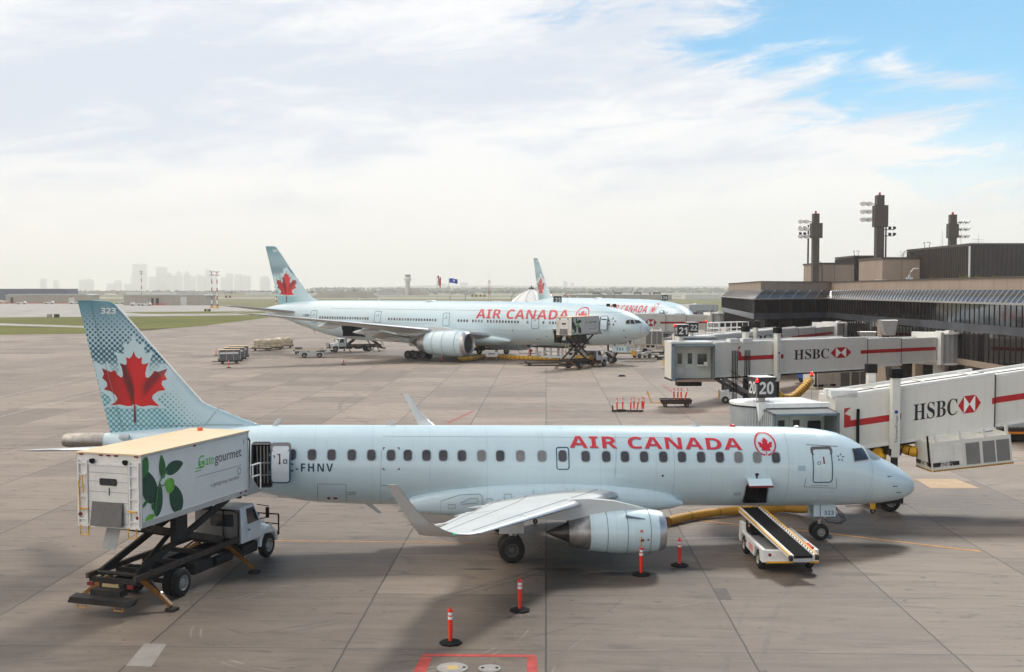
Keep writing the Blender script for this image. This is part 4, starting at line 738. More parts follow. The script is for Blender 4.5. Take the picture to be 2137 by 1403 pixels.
for s in (1,-1):
    W2,up2=wing([(1.5,24.4,15.5,3.7,.12,5,2.5),(3.1,25.6,14.,3.85,.12,6,2.5),(9.6,31.2,8.8,4.7,.11,7,1.5),(20,39.5,5.2,6.1,.10,8,0),(29,46.6,3.2,7.25,.09,8,0),(31,48.6,2.2,7.5,.08,8,0),(32.4,50.9,.6,7.7,.07,8,0)],s,[M_wing,M_sil],'wing',J2,.05,4)
    lines(up2,[((1.2,.7),(4.,.68)),((1.2,.12),(4.,.14)),((2.0,.7),(2.0,.98)),((3.,.7),(3.,.98))],'panel_line',W2,M_line,.07)
    b=MB()
    b.hexa([(-39.2,-s*4.5,3.2),(-41.6,-s*4.6,2.5),(-41.2,-s*12.3,3.6),(-39.3,-s*12.0,4.3)],[(-39.2,-s*4.5,3.45),(-41.6,-s*4.6,2.6),(-41.2,-s*12.3,3.7),(-39.3,-s*12.0,4.5)]); b.build('flap',M_wing,W2)
    for lat,x,z,Lf in ((8.4,37.0,3.35,6.2),(13.8,38.2,4.6,5.4),(19.5,41.3,5.6,4.6)):
        b=MB(); b.lathe((-x+.1,-s*lat,z),(-1,0,-.04),[(0,.01),(Lf*.12,.30),(Lf*.35,.46),(Lf*.6,.44),(Lf*.85,.24),(Lf,.01)],12); b.build('flap_fairing',M_wing,W2)
    Eo=engine(J2,24.9,9.6,2.85,2.0,7.2,s,M_body,(8.7,10.6,0),flare=2.5)
    b=MB(); b.rings([[(-x,-s*9.6+w_,zb_),(-x,-s*9.6-w_,zb_),(-x,-s*9.6-w_*.8,zt_),(-x,-s*9.6+w_*.8,zt_)] for x,w_,zb_,zt_ in ((27.,.05,4.7,4.75),(29,.25,4.7,5.2),(31.5,.35,4.4,5.3),(34,.4,3.9,5.0),(38,.3,3.9,4.6))]); b.build('pylon',M_wing,J2,ang=60)
for s in (1,-1):
    b=MB(); b.cyl((-36.8,-s*5.5,.8),(-36.5,-s*5.5,3.9),.24); b.bar((-35.3,-s*5.5,.75),(-38.3,-s*5.5,.75),.3,.3); b.bar((-36.7,-s*5.5,1.3),(-34.5,-s*4.6,3.7),.16,.16); b.bar((-36.9,-s*5.5,1.5),(-39,-s*4.9,3.7),.14,.14)
    G=b.build('main_gear',M_alu,J2); b=MB(); b.box(-38.0,-35.4,-s*6.35-.03,-s*6.35+.03,2.05,3.9); b.build('gear_door',M_wing,G)
    for dx in (-1.5,0,1.5):
        for dl in (-.7,.7): wheel(G,(-36.8+dx,-s*(5.5+dl),.67),.67,.5,rimr=.5,single=True,n=20,hub=M_hub)
b=MB(); b.cyl((-5.9,0,.5),(-5.7,0,2.9),.14); b.bar((-5.8,0,1.2),(-8.0,0,2.6),.12,.12); b.bar((-5.85,-.4,1.3),(-5.85,.4,1.3),.2,.3); b.bar((-5.5,0,1.6),(-4.9,0,2.0),.3,.2); G=b.build('nose_gear',M_alu,J2)
for dl in (-.42,.42): wheel(G,(-5.9,dl,.54),.54,.38,rimr=.5,single=True,n=20)
for s in (1,-1): b=MB(); b.box(-5.6,-3.3,s*.72-.03,s*.72+.03,1.75,2.6); Gd=b.build('nose_gear_door',M_body,J2); vs,fs,w=text2d('731',.42,bold=True); decal((vs,fs),lambda u,v:(-5.0+u*1.15/w,-.756,v+1.95),'door_number',M_navy,Gd)
for x,z,h,ch in ((52,9.1,.5,.5),(48,9.12,.45,.4),(20,9.05,.3,.3)): antenna(J2,x,z,h,ch,.4)
antenna(J2,47.8,2.36,.6,.4,-.5,down=True); antenna(J2,62.0,4.0,.6,.4,-.3,down=True)
b=MB(); b.lathe((-38,0,9.08),(0,0,1),[(0,.9),(.16,.7),(.2,.01)],16); b.build('dome_antenna',M_wing,J2)
J3=copy_tree(J2,None,'farthest wide-body airliner, only its fin, roof and cockpit in view beyond the gates',(33,203,0),-1.18)
# ---------------- ramp vehicles ----------------
def almond(cx_,cz_,L_,w,ang,n=12,clipx=None):
    t=R(ang); out=[]
    for i in range(2*n):
        a=pi*2*i/(2*n); x=cos(a)*L_/2; y=(abs(sin(a))**1.25)*(1 if sin(a)>0 else -1)*w/2*(1-.25*cos(a)); X=cx_+x*cos(t)-y*sin(t); Z=cz_+x*sin(t)+y*cos(t)
        if clipx is not None: X=max(X,clipx)
        out.append((X,Z))
    return out
def catering_truck(label,loc,rz,bz=2.94,slope=0.,rail=True,group='high-lift catering trucks'):
    T=thing('catering_truck',label,'catering truck',loc,rz,group); H=2.43; x0,x1,hw=-2.4,4.3,1.27
    # cab
    b=MB(); b.hexa([(4.15,-1.08,.95),(5.55,-1.08,.95),(5.55,1.08,.95),(4.15,1.08,.95)],[(4.15,-1.06,1.62),(5.55,-1.08,1.62),(5.55,1.08,1.62),(4.15,1.06,1.62)])
    b.hexa([(4.15,-1.06,1.62),(5.55,-1.08,1.62),(5.55,1.08,1.62),(4.15,1.06,1.62)],[(4.2,-.95,2.38),(5.2,-.95,2.38),(5.2,.95,2.38),(4.2,.95,2.38)])
    cab=b.build('cab',M_cab,T,bev=.05)
    b=MB(); b.hexa([(5.5,-.78,.95),(6.85,-.66,.85),(6.85,.66,.85),(5.5,.78,.95)],[(5.5,-.72,1.66),(6.8,-.5,1.42),(6.8,.5,1.42),(5.5,.72,1.66)]); hood=b.build('hood',M_cab,T,bev=.08)
    b=MB(); b.box(6.86,6.90,-.42,.42,.95,1.36); b.build('grille',M_black,hood)
    for s in (-1,1):
        b=MB(); n=12; pts=[(6.1+.72*cos(pi*k/n),.56+.72*sin(pi*k/n)) for k in range(n+1)]; pi_=[(6.1+.58*cos(pi*k/n),.56+.58*sin(pi*k/n)) for k in range(n+1)][::-1]; b.prism(pts+pi_,s*1.12,s*.62,'y'); b.hexa([(5.45,s*.7,1.05),(6.75,s*.62,1.05),(6.75,s*1.1,.95),(5.45,s*1.1,1.05)],[(5.5,s*.7,1.5),(6.6,s*.55,1.3),(6.45,s*1.1,1.16),(5.6,s*1.1,1.24)]); b.build('fender',M_cab,T,bev=.03)
        b=MB(); b.lathe((6.82,s*.72,1.12),(1,0,0),[(0,.11),(.05,.10),(.06,.001)],12); b.build('headlight',M_refl,T)
        b=MB(); b.hexa([(5.38,s*1.065,1.66),(4.55,s*1.065,1.66),(4.55,s*1.075,1.67),(5.38,s*1.075,1.67)],[(5.12,s*.975,2.26),(4.58,s*.975,2.26),(4.58,s*.985,2.26),(5.12,s*.985,2.26)]); b.build('side_window',M_glass,cab)
        b=MB(); b.box(4.45,5.42,s*1.088-.004,s*1.088+.004,1.0,1.62); d=b.build('door',M_cab,T); b=MB(); b.box(4.52,4.66,s*1.10-.02,s*1.10+.02,1.42,1.46); b.build('handle',M_black,d)
        b=MB(); b.bar((5.45,s*1.05,1.7),(5.65,s*1.38,1.75),.03,.03); b.bar((5.35,s*1.0,2.3),(5.65,s*1.38,2.2),.03,.03); b.box(5.6,5.67,s*1.33-.05,s*1.33+.08,1.75,2.15); b.build('mirror',M_black,T)
        wheel(T,(6.1,s*.98,.50),.50,.28,rimr=.55,n=22)
        for q in (0,1): wheel(T,(0,s*(1.10-.33*q),.50),.50,.27,rimr=.55,n=22)
    b=MB(); b.hexa([(5.5,-.85,1.72),(5.5,.85,1.72),(5.49,.85,1.72),(5.49,-.85,1.72)],[(5.24,-.8,2.3),(5.24,.8,2.3),(5.22,.8,2.3),(5.22,-.8,2.3)]); b.build('windscreen',M_glass,cab)
    b=MB(); b.box(4.05,4.12,-1.0,1.0,.95,2.30); b.build('cab_back',mat('dark_cab_back',(.16,.15,.14),.5,dirt=.4),T)
    b=MB(); b.add([(4.04,y,z) for y,z in rrect(-.75,.3,1.62,2.12,.08)],[tuple(range(20))],0); b.tube([(4.0,-.98,1.05),(4.0,-.98,2.2),(4.0,-.7,2.28),(4.0,.9,2.28)],.03,6,1); b.tube([(4.0,-.98,1.05),(4.0,.9,1.05)],.03,6,1); b.tube([(4.0,-.3,1.0),(4.0,-.3,2.3)],.03,6,1); b.build('back_window',[M_glass,M_black],cab)
    b=MB(); 
    for z in (.75,1.15,1.55): b.bar((7.15,-.95,z),(7.15,.95,z),.05,.05)
    for y in (-.95,0,.95): b.bar((7.15,y,.7),(7.15,y,1.55),.05,.05); b.bar((6.8,y*.6,.8),(7.15,y,.8),.05,.05)
    b.box(6.85,7.1,-.95,.95,.55,.8); b.build('bull_bar',M_dark,T)
    # chassis
    b=MB()
    for s in (-1,1): b.box(-2.4,6.8,s*.42-.05,s*.42+.05,.72,.98); b.box(-2.4,4.0,s*.95-.06,s*.95+.06,1.08,1.26,1)
    for x in (-2.3,-.9,.6,2.2,3.9): b.box(x,x+.12,-.95,.95,.96,1.12)
    b.box(1.0,2.2,-1.0,-.6,.5,.9); b.box(1.2,2.4,.6,1.0,.5,.9); b.cyl((2.5,-.8,.62),(3.6,-.8,.62),.2); b.box(4.2,5.3,-1.05,-.6,.45,.85); b.cyl((0,-.9,.5),(0,.9,.5),.09); b.cyl((6.1,-.9,.5),(6.1,.9,.5),.07); b.box(4.1,6.6,-.35,.35,.5,.75)
    b.build('chassis',[M_dark,M_rust],T)
    b=MB(); b.hexa([(-3.1,-1.2,.42),(-2.7,-1.2,.42),(-2.7,1.2,.42),(-3.1,1.2,.42)],[(-3.1,-1.1,.62),(-2.6,-1.25,.62),(-2.6,1.25,.62),(-3.1,1.1,.62)]); b.box(-2.7,-2.3,-.6,.6,.6,.82); b.build('bumper',M_dark,T)
    b=MB()
    for y in (-.9,.55): b.tube([(-2.95,y,.42),(-2.95,y,.25),(-2.95,y+.35,.25),(-2.95,y+.35,.42)],.022,6)
    b.build('bumper_step',M_yel,T)
    for s in (-1,1):
        b=MB(); b.box(-2.45,-2.40,s*.8-.12,s*.8+.12,.86,.98); b.build('tail_light',M_dred,T)
    b=MB(); b.box(-2.46,-2.42,-.35,.3,.86,.97); b.build('number_plate',mat('plate_tan',(.4,.3,.15),.6),T)
    # scissor
    zt=bz-.12
    for s in (-1,1):
        b=MB(); b.bar((-2.0,s*.72,1.22),(3.7,s*.72,zt),.10,.24); b.build('scissor_arm',M_dark,T); b=MB(); b.bar((3.6,s*.55,1.22),(-1.7,s*.55,zt),.10,.24); b.build('scissor_arm',M_rust if s<0 else M_dark,T)
    b=MB()
    for x,z in ((-2.0,1.22),(3.7,zt),(3.6,1.22),(-1.7,zt),(.85,(1.22+zt)/2)): b.cyl((x,-.8,z),(x,.8,z),.07)
    b.cyl((-.6,0,1.2),(1.8,0,(1.22+zt)/2+.25*(zt-1.2)),.09); b.build('cross_shaft',M_dark,T)
    b=MB(); b.box(-1.9,4.0,-.62,-.5,zt-.04,bz); b.box(-1.9,4.0,.5,.62,zt-.04,bz)
    for x in (-1.9,0,1.8,3.8): b.box(x,x+.12,-1.2,1.2,zt,bz-.003)
    b.box(.05,.75,-.9,-.66,max(1.9,bz-1.15),bz); b.build('subframe',M_dark,T)
    # outriggers
    for x in (-1.55,3.75):
        for s in (-1,1):
            b=MB(); b.bar((x,s*.6,.98),(x-.05,s*1.35,.55),.16,.2,0); b.bar((x-.05,s*1.3,.58),(x-.08,s*1.85,.16),.12,.13,0); b.bar((x-.0,s*.8,1.08),(x-.1,s*1.45,.62),.07,.07,2); b.bar((x-.06,s*1.2,.80),(x-.1,s*1.5,.59),.04,.04,1); b.box(x-.25,x+.09,s*1.88-.17,s*1.88+.17,.0,.10,2); b.build('outrigger',[mat('outrigger_yellow',lin(125,82,22),.6,var=.3,scale=5,dirt=.6),M_alu,M_dark],T)
    # box body
    def zz(x): return bz+(x-x0)*slope
    b=MB(); b.hexa([(x0,-hw,zz(x0)),(x1,-hw,zz(x1)),(x1,hw,zz(x1)),(x0,hw,zz(x0))],[(x0,-hw,zz(x0)+H),(x1,-hw,zz(x1)+H),(x1,hw,zz(x1)+H),(x0,hw,zz(x0)+H)]); bx=b.build('box_body',mat('box_white',(.76,.745,.70),.45,var=.03,dirt=.10,coat=.2,scale=.8),T)
    b=MB(); b.hexa([(x0-.05,-hw-.03,zz(x0)+H+.003),(x1+.05,-hw-.03,zz(x1)+H+.003),(x1+.05,hw+.03,zz(x1)+H+.003),(x0-.05,hw+.03,zz(x0)+H+.003)],[(x0-.05,-hw-.03,zz(x0)+H+.05),(x1+.05,-hw-.03,zz(x1)+H+.05),(x1+.05,hw+.03,zz(x1)+H+.05),(x0-.05,hw+.03,zz(x0)+H+.05)]); b.build('roof',[M_tan],T)
    b=MB()
    for s in (-1,1):
        b.bar((x0,s*(hw+.012),zz(x0)+.1),(x1,s*(hw+.012),zz(x1)+.1),.02,.2); b.bar((x0,s*(hw+.012),zz(x0)+H-.04),(x1,s*(hw+.012),zz(x1)+H-.04),.02,.07)
        for x in (x0+.02,x1-.02): b.bar((x,s*(hw+.012),zz(x)),(x,s*(hw+.012),zz(x)+H),.05,.02)
    b.build('body_trim',mat('trim_grey',(.55,.54,.51),.45,.3,dirt=.2),bx)
    # side artwork
    y_=-hw-.006; fn=lambda u,v:(x0+u,y_,zz(x0+u)+v)
    lv=MB(); ML=[M_gdark,M_green,M_green2,mat('stem_green',lin(90,140,70),.5)]
    for p,mi in ((almond(.18,2.03,.75,.5,70,clipx=.03),1),(almond(.40,1.35,1.35,.78,118,clipx=.03),0),(almond(.93,.80,1.15,.5,80),0),(almond(1.17,1.90,.85,.36,98),1),(almond(1.86,1.78,1.05,.46,8),0),(almond(1.56,1.20,.62,.52,150),2),(almond(1.92,.68,1.20,.72,118),0),(almond(.45,.27,.55,.24,10),2),(almond(.62,.62,.30,.16,120),1),(almond(.2,.80,.4,.14,30,clipx=.03),1)):
        decal(poly2d(p),lambda u,v,k=mi:(x0+u,y_-.0015*((k*7)%5)/1.,zz(x0+u)+v),mb=lv,mi=mi)
    for l in ([(.75,.25),(.78,.6),(.85,1.1),(1.05,1.45),(1.2,1.6)],[(.95,1.25),(1.3,1.25)],[(1.1,1.5),(1.45,1.7)]): decal(strip2d(l,.05),lambda u,v:(x0+u,y_-.009,zz(x0+u)+v),mb=lv,mi=3)
    lv.build('leaf_artwork',ML,bx)
    g=MB(); vs,fs,w=text2d('ate',.36,.88); decal((vs,fs),lambda u,v:fn(3.78+u,v+1.55),mb=g,mi=0); w1=w; vs,fs,w=text2d('G',.46,.92); decal((vs,fs),lambda u,v:fn(3.32+u,v+1.50),mb=g,mi=0)
    for l in ([(3.18,1.52),(3.55,1.52)],[(3.1,1.42),(3.5,1.42)],[(3.35,1.72),(3.75,1.72)],[(3.3,1.64),(3.7,1.64)]): decal(strip2d(l,.035),fn,mb=g)
    vs,fs,w=text2d('gourmet',.36,.88); k=(6.22-(3.86+w1))/w; decal((vs,fs),lambda u,v:fn(3.84+w1+u*k,v+1.55),mb=g,mi=1); decal(strip2d([(3.18,1.20),(6.22,1.20)],.018),fn,mb=g,mi=2)
    vs,fs,w=text2d('a gategroup member',.15,.85); decal((vs,fs),lambda u,v:fn(4.1+u*1.95/w,v+.70),mb=g,mi=2)
    for k in range(8): t=2*pi*k/8; decal(poly2d(rrect(6.02+.12*cos(t)-.03,6.02+.12*cos(t)+.03,1.0+.12*sin(t)-.025,1.0+.12*sin(t)+.025,.01)),fn,mb=g,mi=2)
    vs,fs,w=text2d('1',.2); decal((vs,fs),lambda u,v:fn(6.36+u,v+1.98),mb=g,mi=1); g.build('company_lettering',[M_logog,M_ink,M_greyink],bx)
    b=MB(); 
    for u,v in ((3.0,H-.06),(6.05,.12),(6.4,.14)): b.box(x0+u,x0+u+.14,-hw-.034,-hw-.02,zz(x0+u)+v-.03,zz(x0+u)+v+.03)
    b.build('marker_light',M_dred,bx)
    b=MB(); b.box(3.6,3.75,.4,.55,zz(3.6)+H+.05,zz(3.6)+H+.17); b.build('amber_beacon',mat('amber_lamp',lin(235,110,20),.3),bx)
    # rear end
    X=x0-.004; z0=zz(x0)
    b=MB(); b.box(X-.03,X,-.78,.78,z0+.1,z0+2.0); rd=b.build('rear_door',mat('box_white2',(.70,.69,.65),.5,dirt=.18,scale=2),T)
    b=MB()
    for z in (.45,.8,1.15,1.5,1.8): b.box(X-.036,X-.03,-.78,.78,z0+z,z0+z+.012)
    b.build('panel_seam',M_greyink,rd)
    b=MB(); b.add([(X-.045,y,z0+1.5+v) for y,v in rrect(-.35,.35,-.12,.12,.06)],[tuple(range(20))]); b.build('rear_window',M_glass,rd)
    b=MB(); 
    for y in (-1.2,-.85,.85,1.2): b.bar((X-.035,y,z0+.05),(X-.035,y,z0+2.2),.06,.05)
    for y in (-1.2,.85):
        for k in range(6): b.bar((X-.04,y,z0+.2+k*.38),(X-.04,y+.35,z0+.2+k*.38),.04,.04)
    b.box(X-.04,X,-1.27,1.27,z0+2.06,z0+2.12); b.box(X-.03,X-.002,-1.25,1.25,z0-.06,z0+.08); b.build('rear_frame',M_cab,T)
    b=MB(); b.hexa([(X-.22,-.62,z0+.02),(X-.06,-.62,z0+.02),(X-.06,.62,z0+.02),(X-.22,.62,z0+.02)],[(X-.12,-.60,z0+.82),(X-.05,-.60,z0+.82),(X-.05,.60,z0+.82),(X-.12,.60,z0+.82)]); b.build('lift_plate',mat('lift_plate_grey',(.14,.135,.13),.6,dirt=.4,scale=3),T)
    b=MB()
    for y in (-1.12,.8):
        b.tube([(X-.06,y,z0-.02),(X-.06,y,z0-.34),(X-.06,y+.33,z0-.34),(X-.06,y+.33,z0-.02)],.025,6); b.bar((X-.07,y,z0+.55),(X-.07,y+.34,z0+.55),.04,.05)
    b.tube([(X-.12,1.1,z0+.5),(X-.16,1.1,z0+1.5),(X-.1,1.0,z0+1.6)],.022,6); b.tube([(X-.12,.95,z0+1.1),(X-.16,.95,z0+1.7),(X-.1,.85,z0+1.72)],.022,6); b.build('grab_rail',M_yel,T)
    b=MB()
    for y in (-.72,.60): b.lathe((X-.02,y,z0+2.22),(-1,0,-.3),[(0,.06),(.10,.10),(.11,.08),(.09,.001)],12)
    b.build('work_lamp',M_black,T)
    b=MB()
    for y in (-1.15,1.15): b.lathe((X-.02,y,z0+.35),(-1,0,0),[(0,.06),(.05,.06),(.05,.001)],10)
    for y in (-1.1,-.3,0,.3,1.1): b.box(X-.03,X,y-.07,y+.07,z0+H-.06,z0+H-.01)
    b.build('rear_lamp',M_dred,T)
    b=MB(); b.hexa([(X-.18,-.35,z0-.75),(X-.16,-.35,z0-.75),(X-.16,.2,z0-.75),(X-.18,.2,z0-.75)],[(X+.1,-.35,z0-.1),(X+.12,-.35,z0-.1),(X+.12,.2,z0-.1),(X+.1,.2,z0-.1)]); b.build('mud_flap',mat('flap_grey',(.30,.30,.29),.7,dirt=.4,scale=4),T)
    vs,fs,w=text2d('1',.26); decal((vs,fs),lambda u,v:(X-.046,-.02-u,z0+1.05+v),'door_number',M_ink,rd)
    # front platform and rails
    z1=zz(x1); b=MB(); b.box(x1,x1+1.25,-1.15,1.1,z1-.12,z1-.02); b.hexa([(x1,-1.18,z1-.02),(x1+1.0,-1.18,z1-.02),(x1+1.0,-1.14,z1-.02),(x1,-1.14,z1-.02)],[(x1,-1.18,z1+.95),(x1+.02,-1.18,z1+.95),(x1+.02,-1.14,z1+.95),(x1,-1.14,z1+.95)]); b.build('platform',M_lgrey,T)
    if rail:
        b=MB()
        for z in (.55,1.02): b.tube([(x1+.1,-1.1,z1+z),(x1+1.2,-1.1,z1+z)],.03,6)
        for x in (.62,1.2): b.cyl((x1+x,-1.1,z1-.05),(x1+x,-1.1,z1+1.04),.03,n=6)
        b.build('guard_rail',M_refl,T); b=MB(); b.tube([(x1-.05,-hw-.05,z1+H-.25),(x1+.06,-hw-.04,z1+H-.35),(x1+.08,-hw,z1+1.2),(x1+.1,-hw+.05,z1+.2)],.03,6); b.build('hose',M_black,T)
    return T
ya=1.2589
CT=catering_truck('nearest catering truck, its white leaf-print box raised to the rear door of jet 323',(-11.66-.952*1.25,39.0+.307*1.25,0),ya)
def fr_off(fr,x,lat): return Vector((fr[0]-x*cos(fr[2])+lat*sin(fr[2]),fr[1]-x*sin(fr[2])-lat*cos(fr[2]),0))
# ---- belt loader
def belt_loader(label,loc,rz,b0,b1,body=M_cab,red=True):
    T=thing('belt_loader',label,'belt loader',loc,rz,'belt loaders'); L_=4.3
    b=MB(); b.prism([(.0,.42),(.0,.92),(3.3,.92),(3.35,1.25),(3.9,1.25),(4.05,.5),(3.75,.38),(3.7,.42),(3.62,.8),(2.85,.8),(2.72,.42),(1.35,.36),(1.22,.8),(.48,.8),(.36,.42)],1.1,.95,'y'); b.prism([(.0,.42),(.0,.92),(3.3,.92),(3.9,.92),(4.05,.5),(3.75,.38),(3.7,.42),(3.62,.8),(2.85,.8),(2.72,.42),(1.35,.36),(1.22,.8),(.48,.8),(.36,.42)],-1.1,-.95,'y')
    b.box(-.01,.10,-1.09,1.09,.42,.90); b.build('body',body,T,bev=.02)
    b=MB(); b.box(.1,3.3,.18,.95,.80,.86); b.box(.1,3.3,-.95,-.62,.80,.86); b.box(3.3,4.0,-.95,.95,.6,.66); b.box(.3,3.9,-.5,.5,.45,.6); b.build('deck',mat('deck_grey',(.13,.13,.135),.7,dirt=.2),T)
    for x in (.82,3.25):
        for s in (-1,1): wheel(T,(x,s*.95,.38),.38,.24,rimr=.55,n=18)
    # belt
    b0,b1=Vector(b0),Vector(b1); d=(b1-b0).normalized(); sd_=d.cross(Vector((0,0,1))).normalized(); up=sd_.cross(d); w=.36
    b=MB(); b.bar(b0+up*.02,b1+up*.02,w*2,.10); b.build('belt',mat('belt_black',(.014,.014,.015),.95,spec=.08),T)
    for s in (-1,1):
        b=MB(); o=sd_*s*(w+.07); b.bar(b0+o,b1+o,.07,.22,0); b.bar(b0+o*1.25+up*.09,b1+o*1.25+up*.09,.05,.05,1); b.cyl(b0+o*1.2-sd_*.05-d*.02,b0+o*1.2+sd_*.05-d*.02,.11,mi=2)
        if s>0 or True:
            n=26
            for k in range(n): p=b0+(b1-b0)*(k+.5)/n+o*.9+up*.12; b.box(p.x-.02,p.x+.02,p.y-.015,p.y+.015,p.z,p.z+.05,2)
        b.build('side_rail',[M_refl,M_yel,M_dark],T)
    m0=b0+(b1-b0)*.35; b=MB(); b.bar((m0.x,m0.y-.3,.6),(m0.x+.1,m0.y-.3,m0.z-.1),.1,.1); b.bar((m0.x,m0.y+.3,.6),(m0.x+.1,m0.y+.3,m0.z-.1),.1,.1); m1=b0+(b1-b0)*.85; b.bar((m1.x-1.4,m1.y,.6),(m1.x-.1,m1.y,m1.z-.12),.1,.12); b.build('lift_strut',M_dark,T)
    b=MB(); b.box(3.2,3.35,.25,.9,.86,1.1); b.tube([(3.3,.3,.9),(3.3,.3,1.5),(3.3,.9,1.5),(3.3,.9,.9)],.03,6); b.tube([(3.3,.3,1.2),(3.3,.9,1.2)],.025,6); b.tube([(3.7,.3,.9),(3.7,.3,1.62),(3.7,.85,1.62),(3.7,.85,.9)],.03,6); b.tube([(3.55,.55,.9),(3.5,.55,1.3)],.03,6); b.lathe((3.5,.55,1.32),(-.3,0,1),[(0,.16),(.02,.18),(.04,.16)],14); b.build('driver_controls',M_dark,T)
    b=MB(); b.box(2.75,3.05,.35,.85,.86,1.0); b.box(3.0,3.08,.35,.85,1.0,1.35); b.build('driver_seat',M_black,T)
    for s,yy in ((1,.80),(1,.62),(-1,.95)):
        b=MB(); b.lathe((-.01,s*yy,.72),(-1,0,0),[(0,.06),(.03,.06),(.03,.001)],12); b.build('tail_light',M_dred if yy!=.62 else M_refl,T)
    b=MB(); b.box(-.05,.0,-.1,.95,.40,.46); b.box(-.05,.0,-1.1,-.75,.40,.46); b.build('step',M_yel,T)
    if red:
        b=MB()
        for k in range(4): b.hexa([(1.5+k*.17,1.104,.5),(1.58+k*.17,1.104,.5),(1.58+k*.17,1.106,.5),(1.5+k*.17,1.106,.5)],[(1.56+k*.17,1.104,.74),(1.64+k*.17,1.104,.74),(1.64+k*.17,1.106,.74),(1.56+k*.17,1.106,.74)])
        b.build('hazard_stripes',M_orange,T)
        mb=MB(); decal(poly2d(leaf2d(-3.0+.32,.66,.22)),lambda u,v:(-u,1.106,v),mb=mb); mb.build('leaf_emblem',M_dred,T)
        b=MB(); b.box(.2,.95,-.98,-.6,.87,.97); b.build('red_cover',mat('red_cloth',lin(190,70,55),.8),T,bev=.03)
    return T
belt_loader('white belt loader under the nose of the nearest jet, belt up to its forward hold',(10.72,42.25,0),R(91),(-1.0,-.22,.85),(4.2,.62,1.66))
# ---------------- delineator posts, carts, far ramp equipment ----------------
def delineator(label,loc,rz=0,base=True,tilt=0,group='orange delineator posts standing on the apron'):
    T=thing('delineator_post',label,'delineator post',loc,rz,group)
    if base: b=MB(); b.cyl((0,0,0),(0,0,.045),.345,.36,8); b.cyl((0,0,.045),(0,0,.09),.34,.25,8); b.build('base',M_black,T)
    b=MB(); z=.06; b.lathe((0,0,z),(0,0,1),[(0,.058),(.25,.058),(.26,.07),(.70,.07),(.94,.072),(.95,.085),(.98,.085),(.99,.03)],14); b.tube([(-.03,0,z+.98),(-.03,0,z+1.04),(0,0,z+1.07),(.03,0,z+1.04),(.03,0,z+.98)],.018,6); P_=b.build('post',M_orange,T)
    for a in (.70,.83): b=MB(); b.lathe((0,0,z+a),(0,0,1),[(0,.073),(.0,.076),(.09,.076),(.09,.073)],14); b.build('reflective_band',M_refl,P_)
    if tilt: T.rotation_euler=(R(tilt),R(tilt*.4),rz)
    return T
D0=None
labs=[((940,1343),'delineator post nearest the camera, just above the red pit box'),((1085,1275),'delineator post in the open between the wing tip and the pit box'),((1338,1200),'delineator post in front of the engine cowl of jet 323'),((1418,1181),'delineator post just ahead of the engine of jet 323'),
 ((717,762),'delineator post by the white-cab truck at the tail of jet 731'),((922,755),'delineator post under the engine of jet 731'),((477.5,768),'delineator post in front of the grey cargo containers'),((451,742),'delineator post behind the grey cargo containers'),((1104,743),'delineator post beyond jet 731, beside the small orange cone')]
for (p,l) in labs:
    q=at(*p)
    if D0 is None: D0=delineator(l,q); 
    else: copy_tree(D0,None,l,q,random.random())
# orange cone
q=at(1121,738); T=thing('traffic_cone','small orange cone standing alone beyond jet 731','traffic cone',q); b=MB(); b.cyl((0,0,.04),(0,0,.9),.22,.04,12); b.build('cone',M_orange,T); b=MB(); b.box(-.28,.28,-.28,.28,0,.04); b.build('base',M_orange,T)
# posts stored on a base bar
q=at(1312,859); c0=at(1272,856)
T=thing('post_trolley','black trolley with one upright wheel holding red posts','trolley',(q.x,q.y,0),0); b=MB(); b.box(-1.4,1.3,-.25,.25,.04,.12); b.box(-1.0,-.3,-.35,.35,.1,.18); b.build('base_bar',M_black,T); wheel(T,(-1.45,0,.28),.28,.12,ax=(1,0,0),rimr=.4,hub=M_dred,n=16)
D1=None
names=['red post at the left end of the wheeled trolley','second red post from the left on the wheeled trolley','third red post from the left on the wheeled trolley','fourth and tallest red post on the wheeled trolley','fifth red post from the left, leaning, on the wheeled trolley','sixth red post from the left on the wheeled trolley','rightmost red post on the wheeled trolley']
for k,dx in enumerate((-1.05,-.55,.15,.48,.72,1.18,1.30)):
    l=names[k]
    if D1 is None: D1=delineator(l,(q.x+dx,q.y,.10),base=False,group='red posts stored on the wheeled trolley')
    else: o=copy_tree(D1,None,l,(q.x+dx,q.y+random.uniform(-.2,.2),.10+random.uniform(0,.12)),0); o.rotation_euler=(0,R((0,-1,2,-1,9,3,5)[k]),0)
q=at(1410,849)
T=thing('dolly_cart','dark low dolly with raised yellow tow bar carrying four red posts','dolly',(q.x,q.y,0),R(-3),'dark dollies')
b=MB(); b.hexa([(-1.35,-.7,.3),(1.35,-.7,.3),(1.35,.7,.3),(-1.35,.7,.3)],[(-1.45,-.8,.62),(1.45,-.8,.62),(1.45,.8,.62),(-1.45,.8,.62)]); b.build('bed',M_rust,T,bev=.02)
b=MB()
for s in (-1,1): b.box(-1.45,1.45,s*.8-.04,s*.8+.04,.62,.72)
for x in (-1.45,-.6,.5,1.37): b.box(x,x+.08,-.8,.8,.62,.70)
b.build('frame',M_dark,T)
for x in (-1,1):
    for s in (-1,1): wheel(T,(x,s*.55,.18),.18,.14,single=True,n=14)
b=MB(); b.tube([(-1.4,0,.4),(-2.2,0,.35),(-2.35,0,.6),(-2.6,0,1.3),(-2.65,0,1.5)],.05,8); b.box(-2.75,-2.5,-.06,.06,1.2,1.3); b.build('tow_bar',M_yel,T)
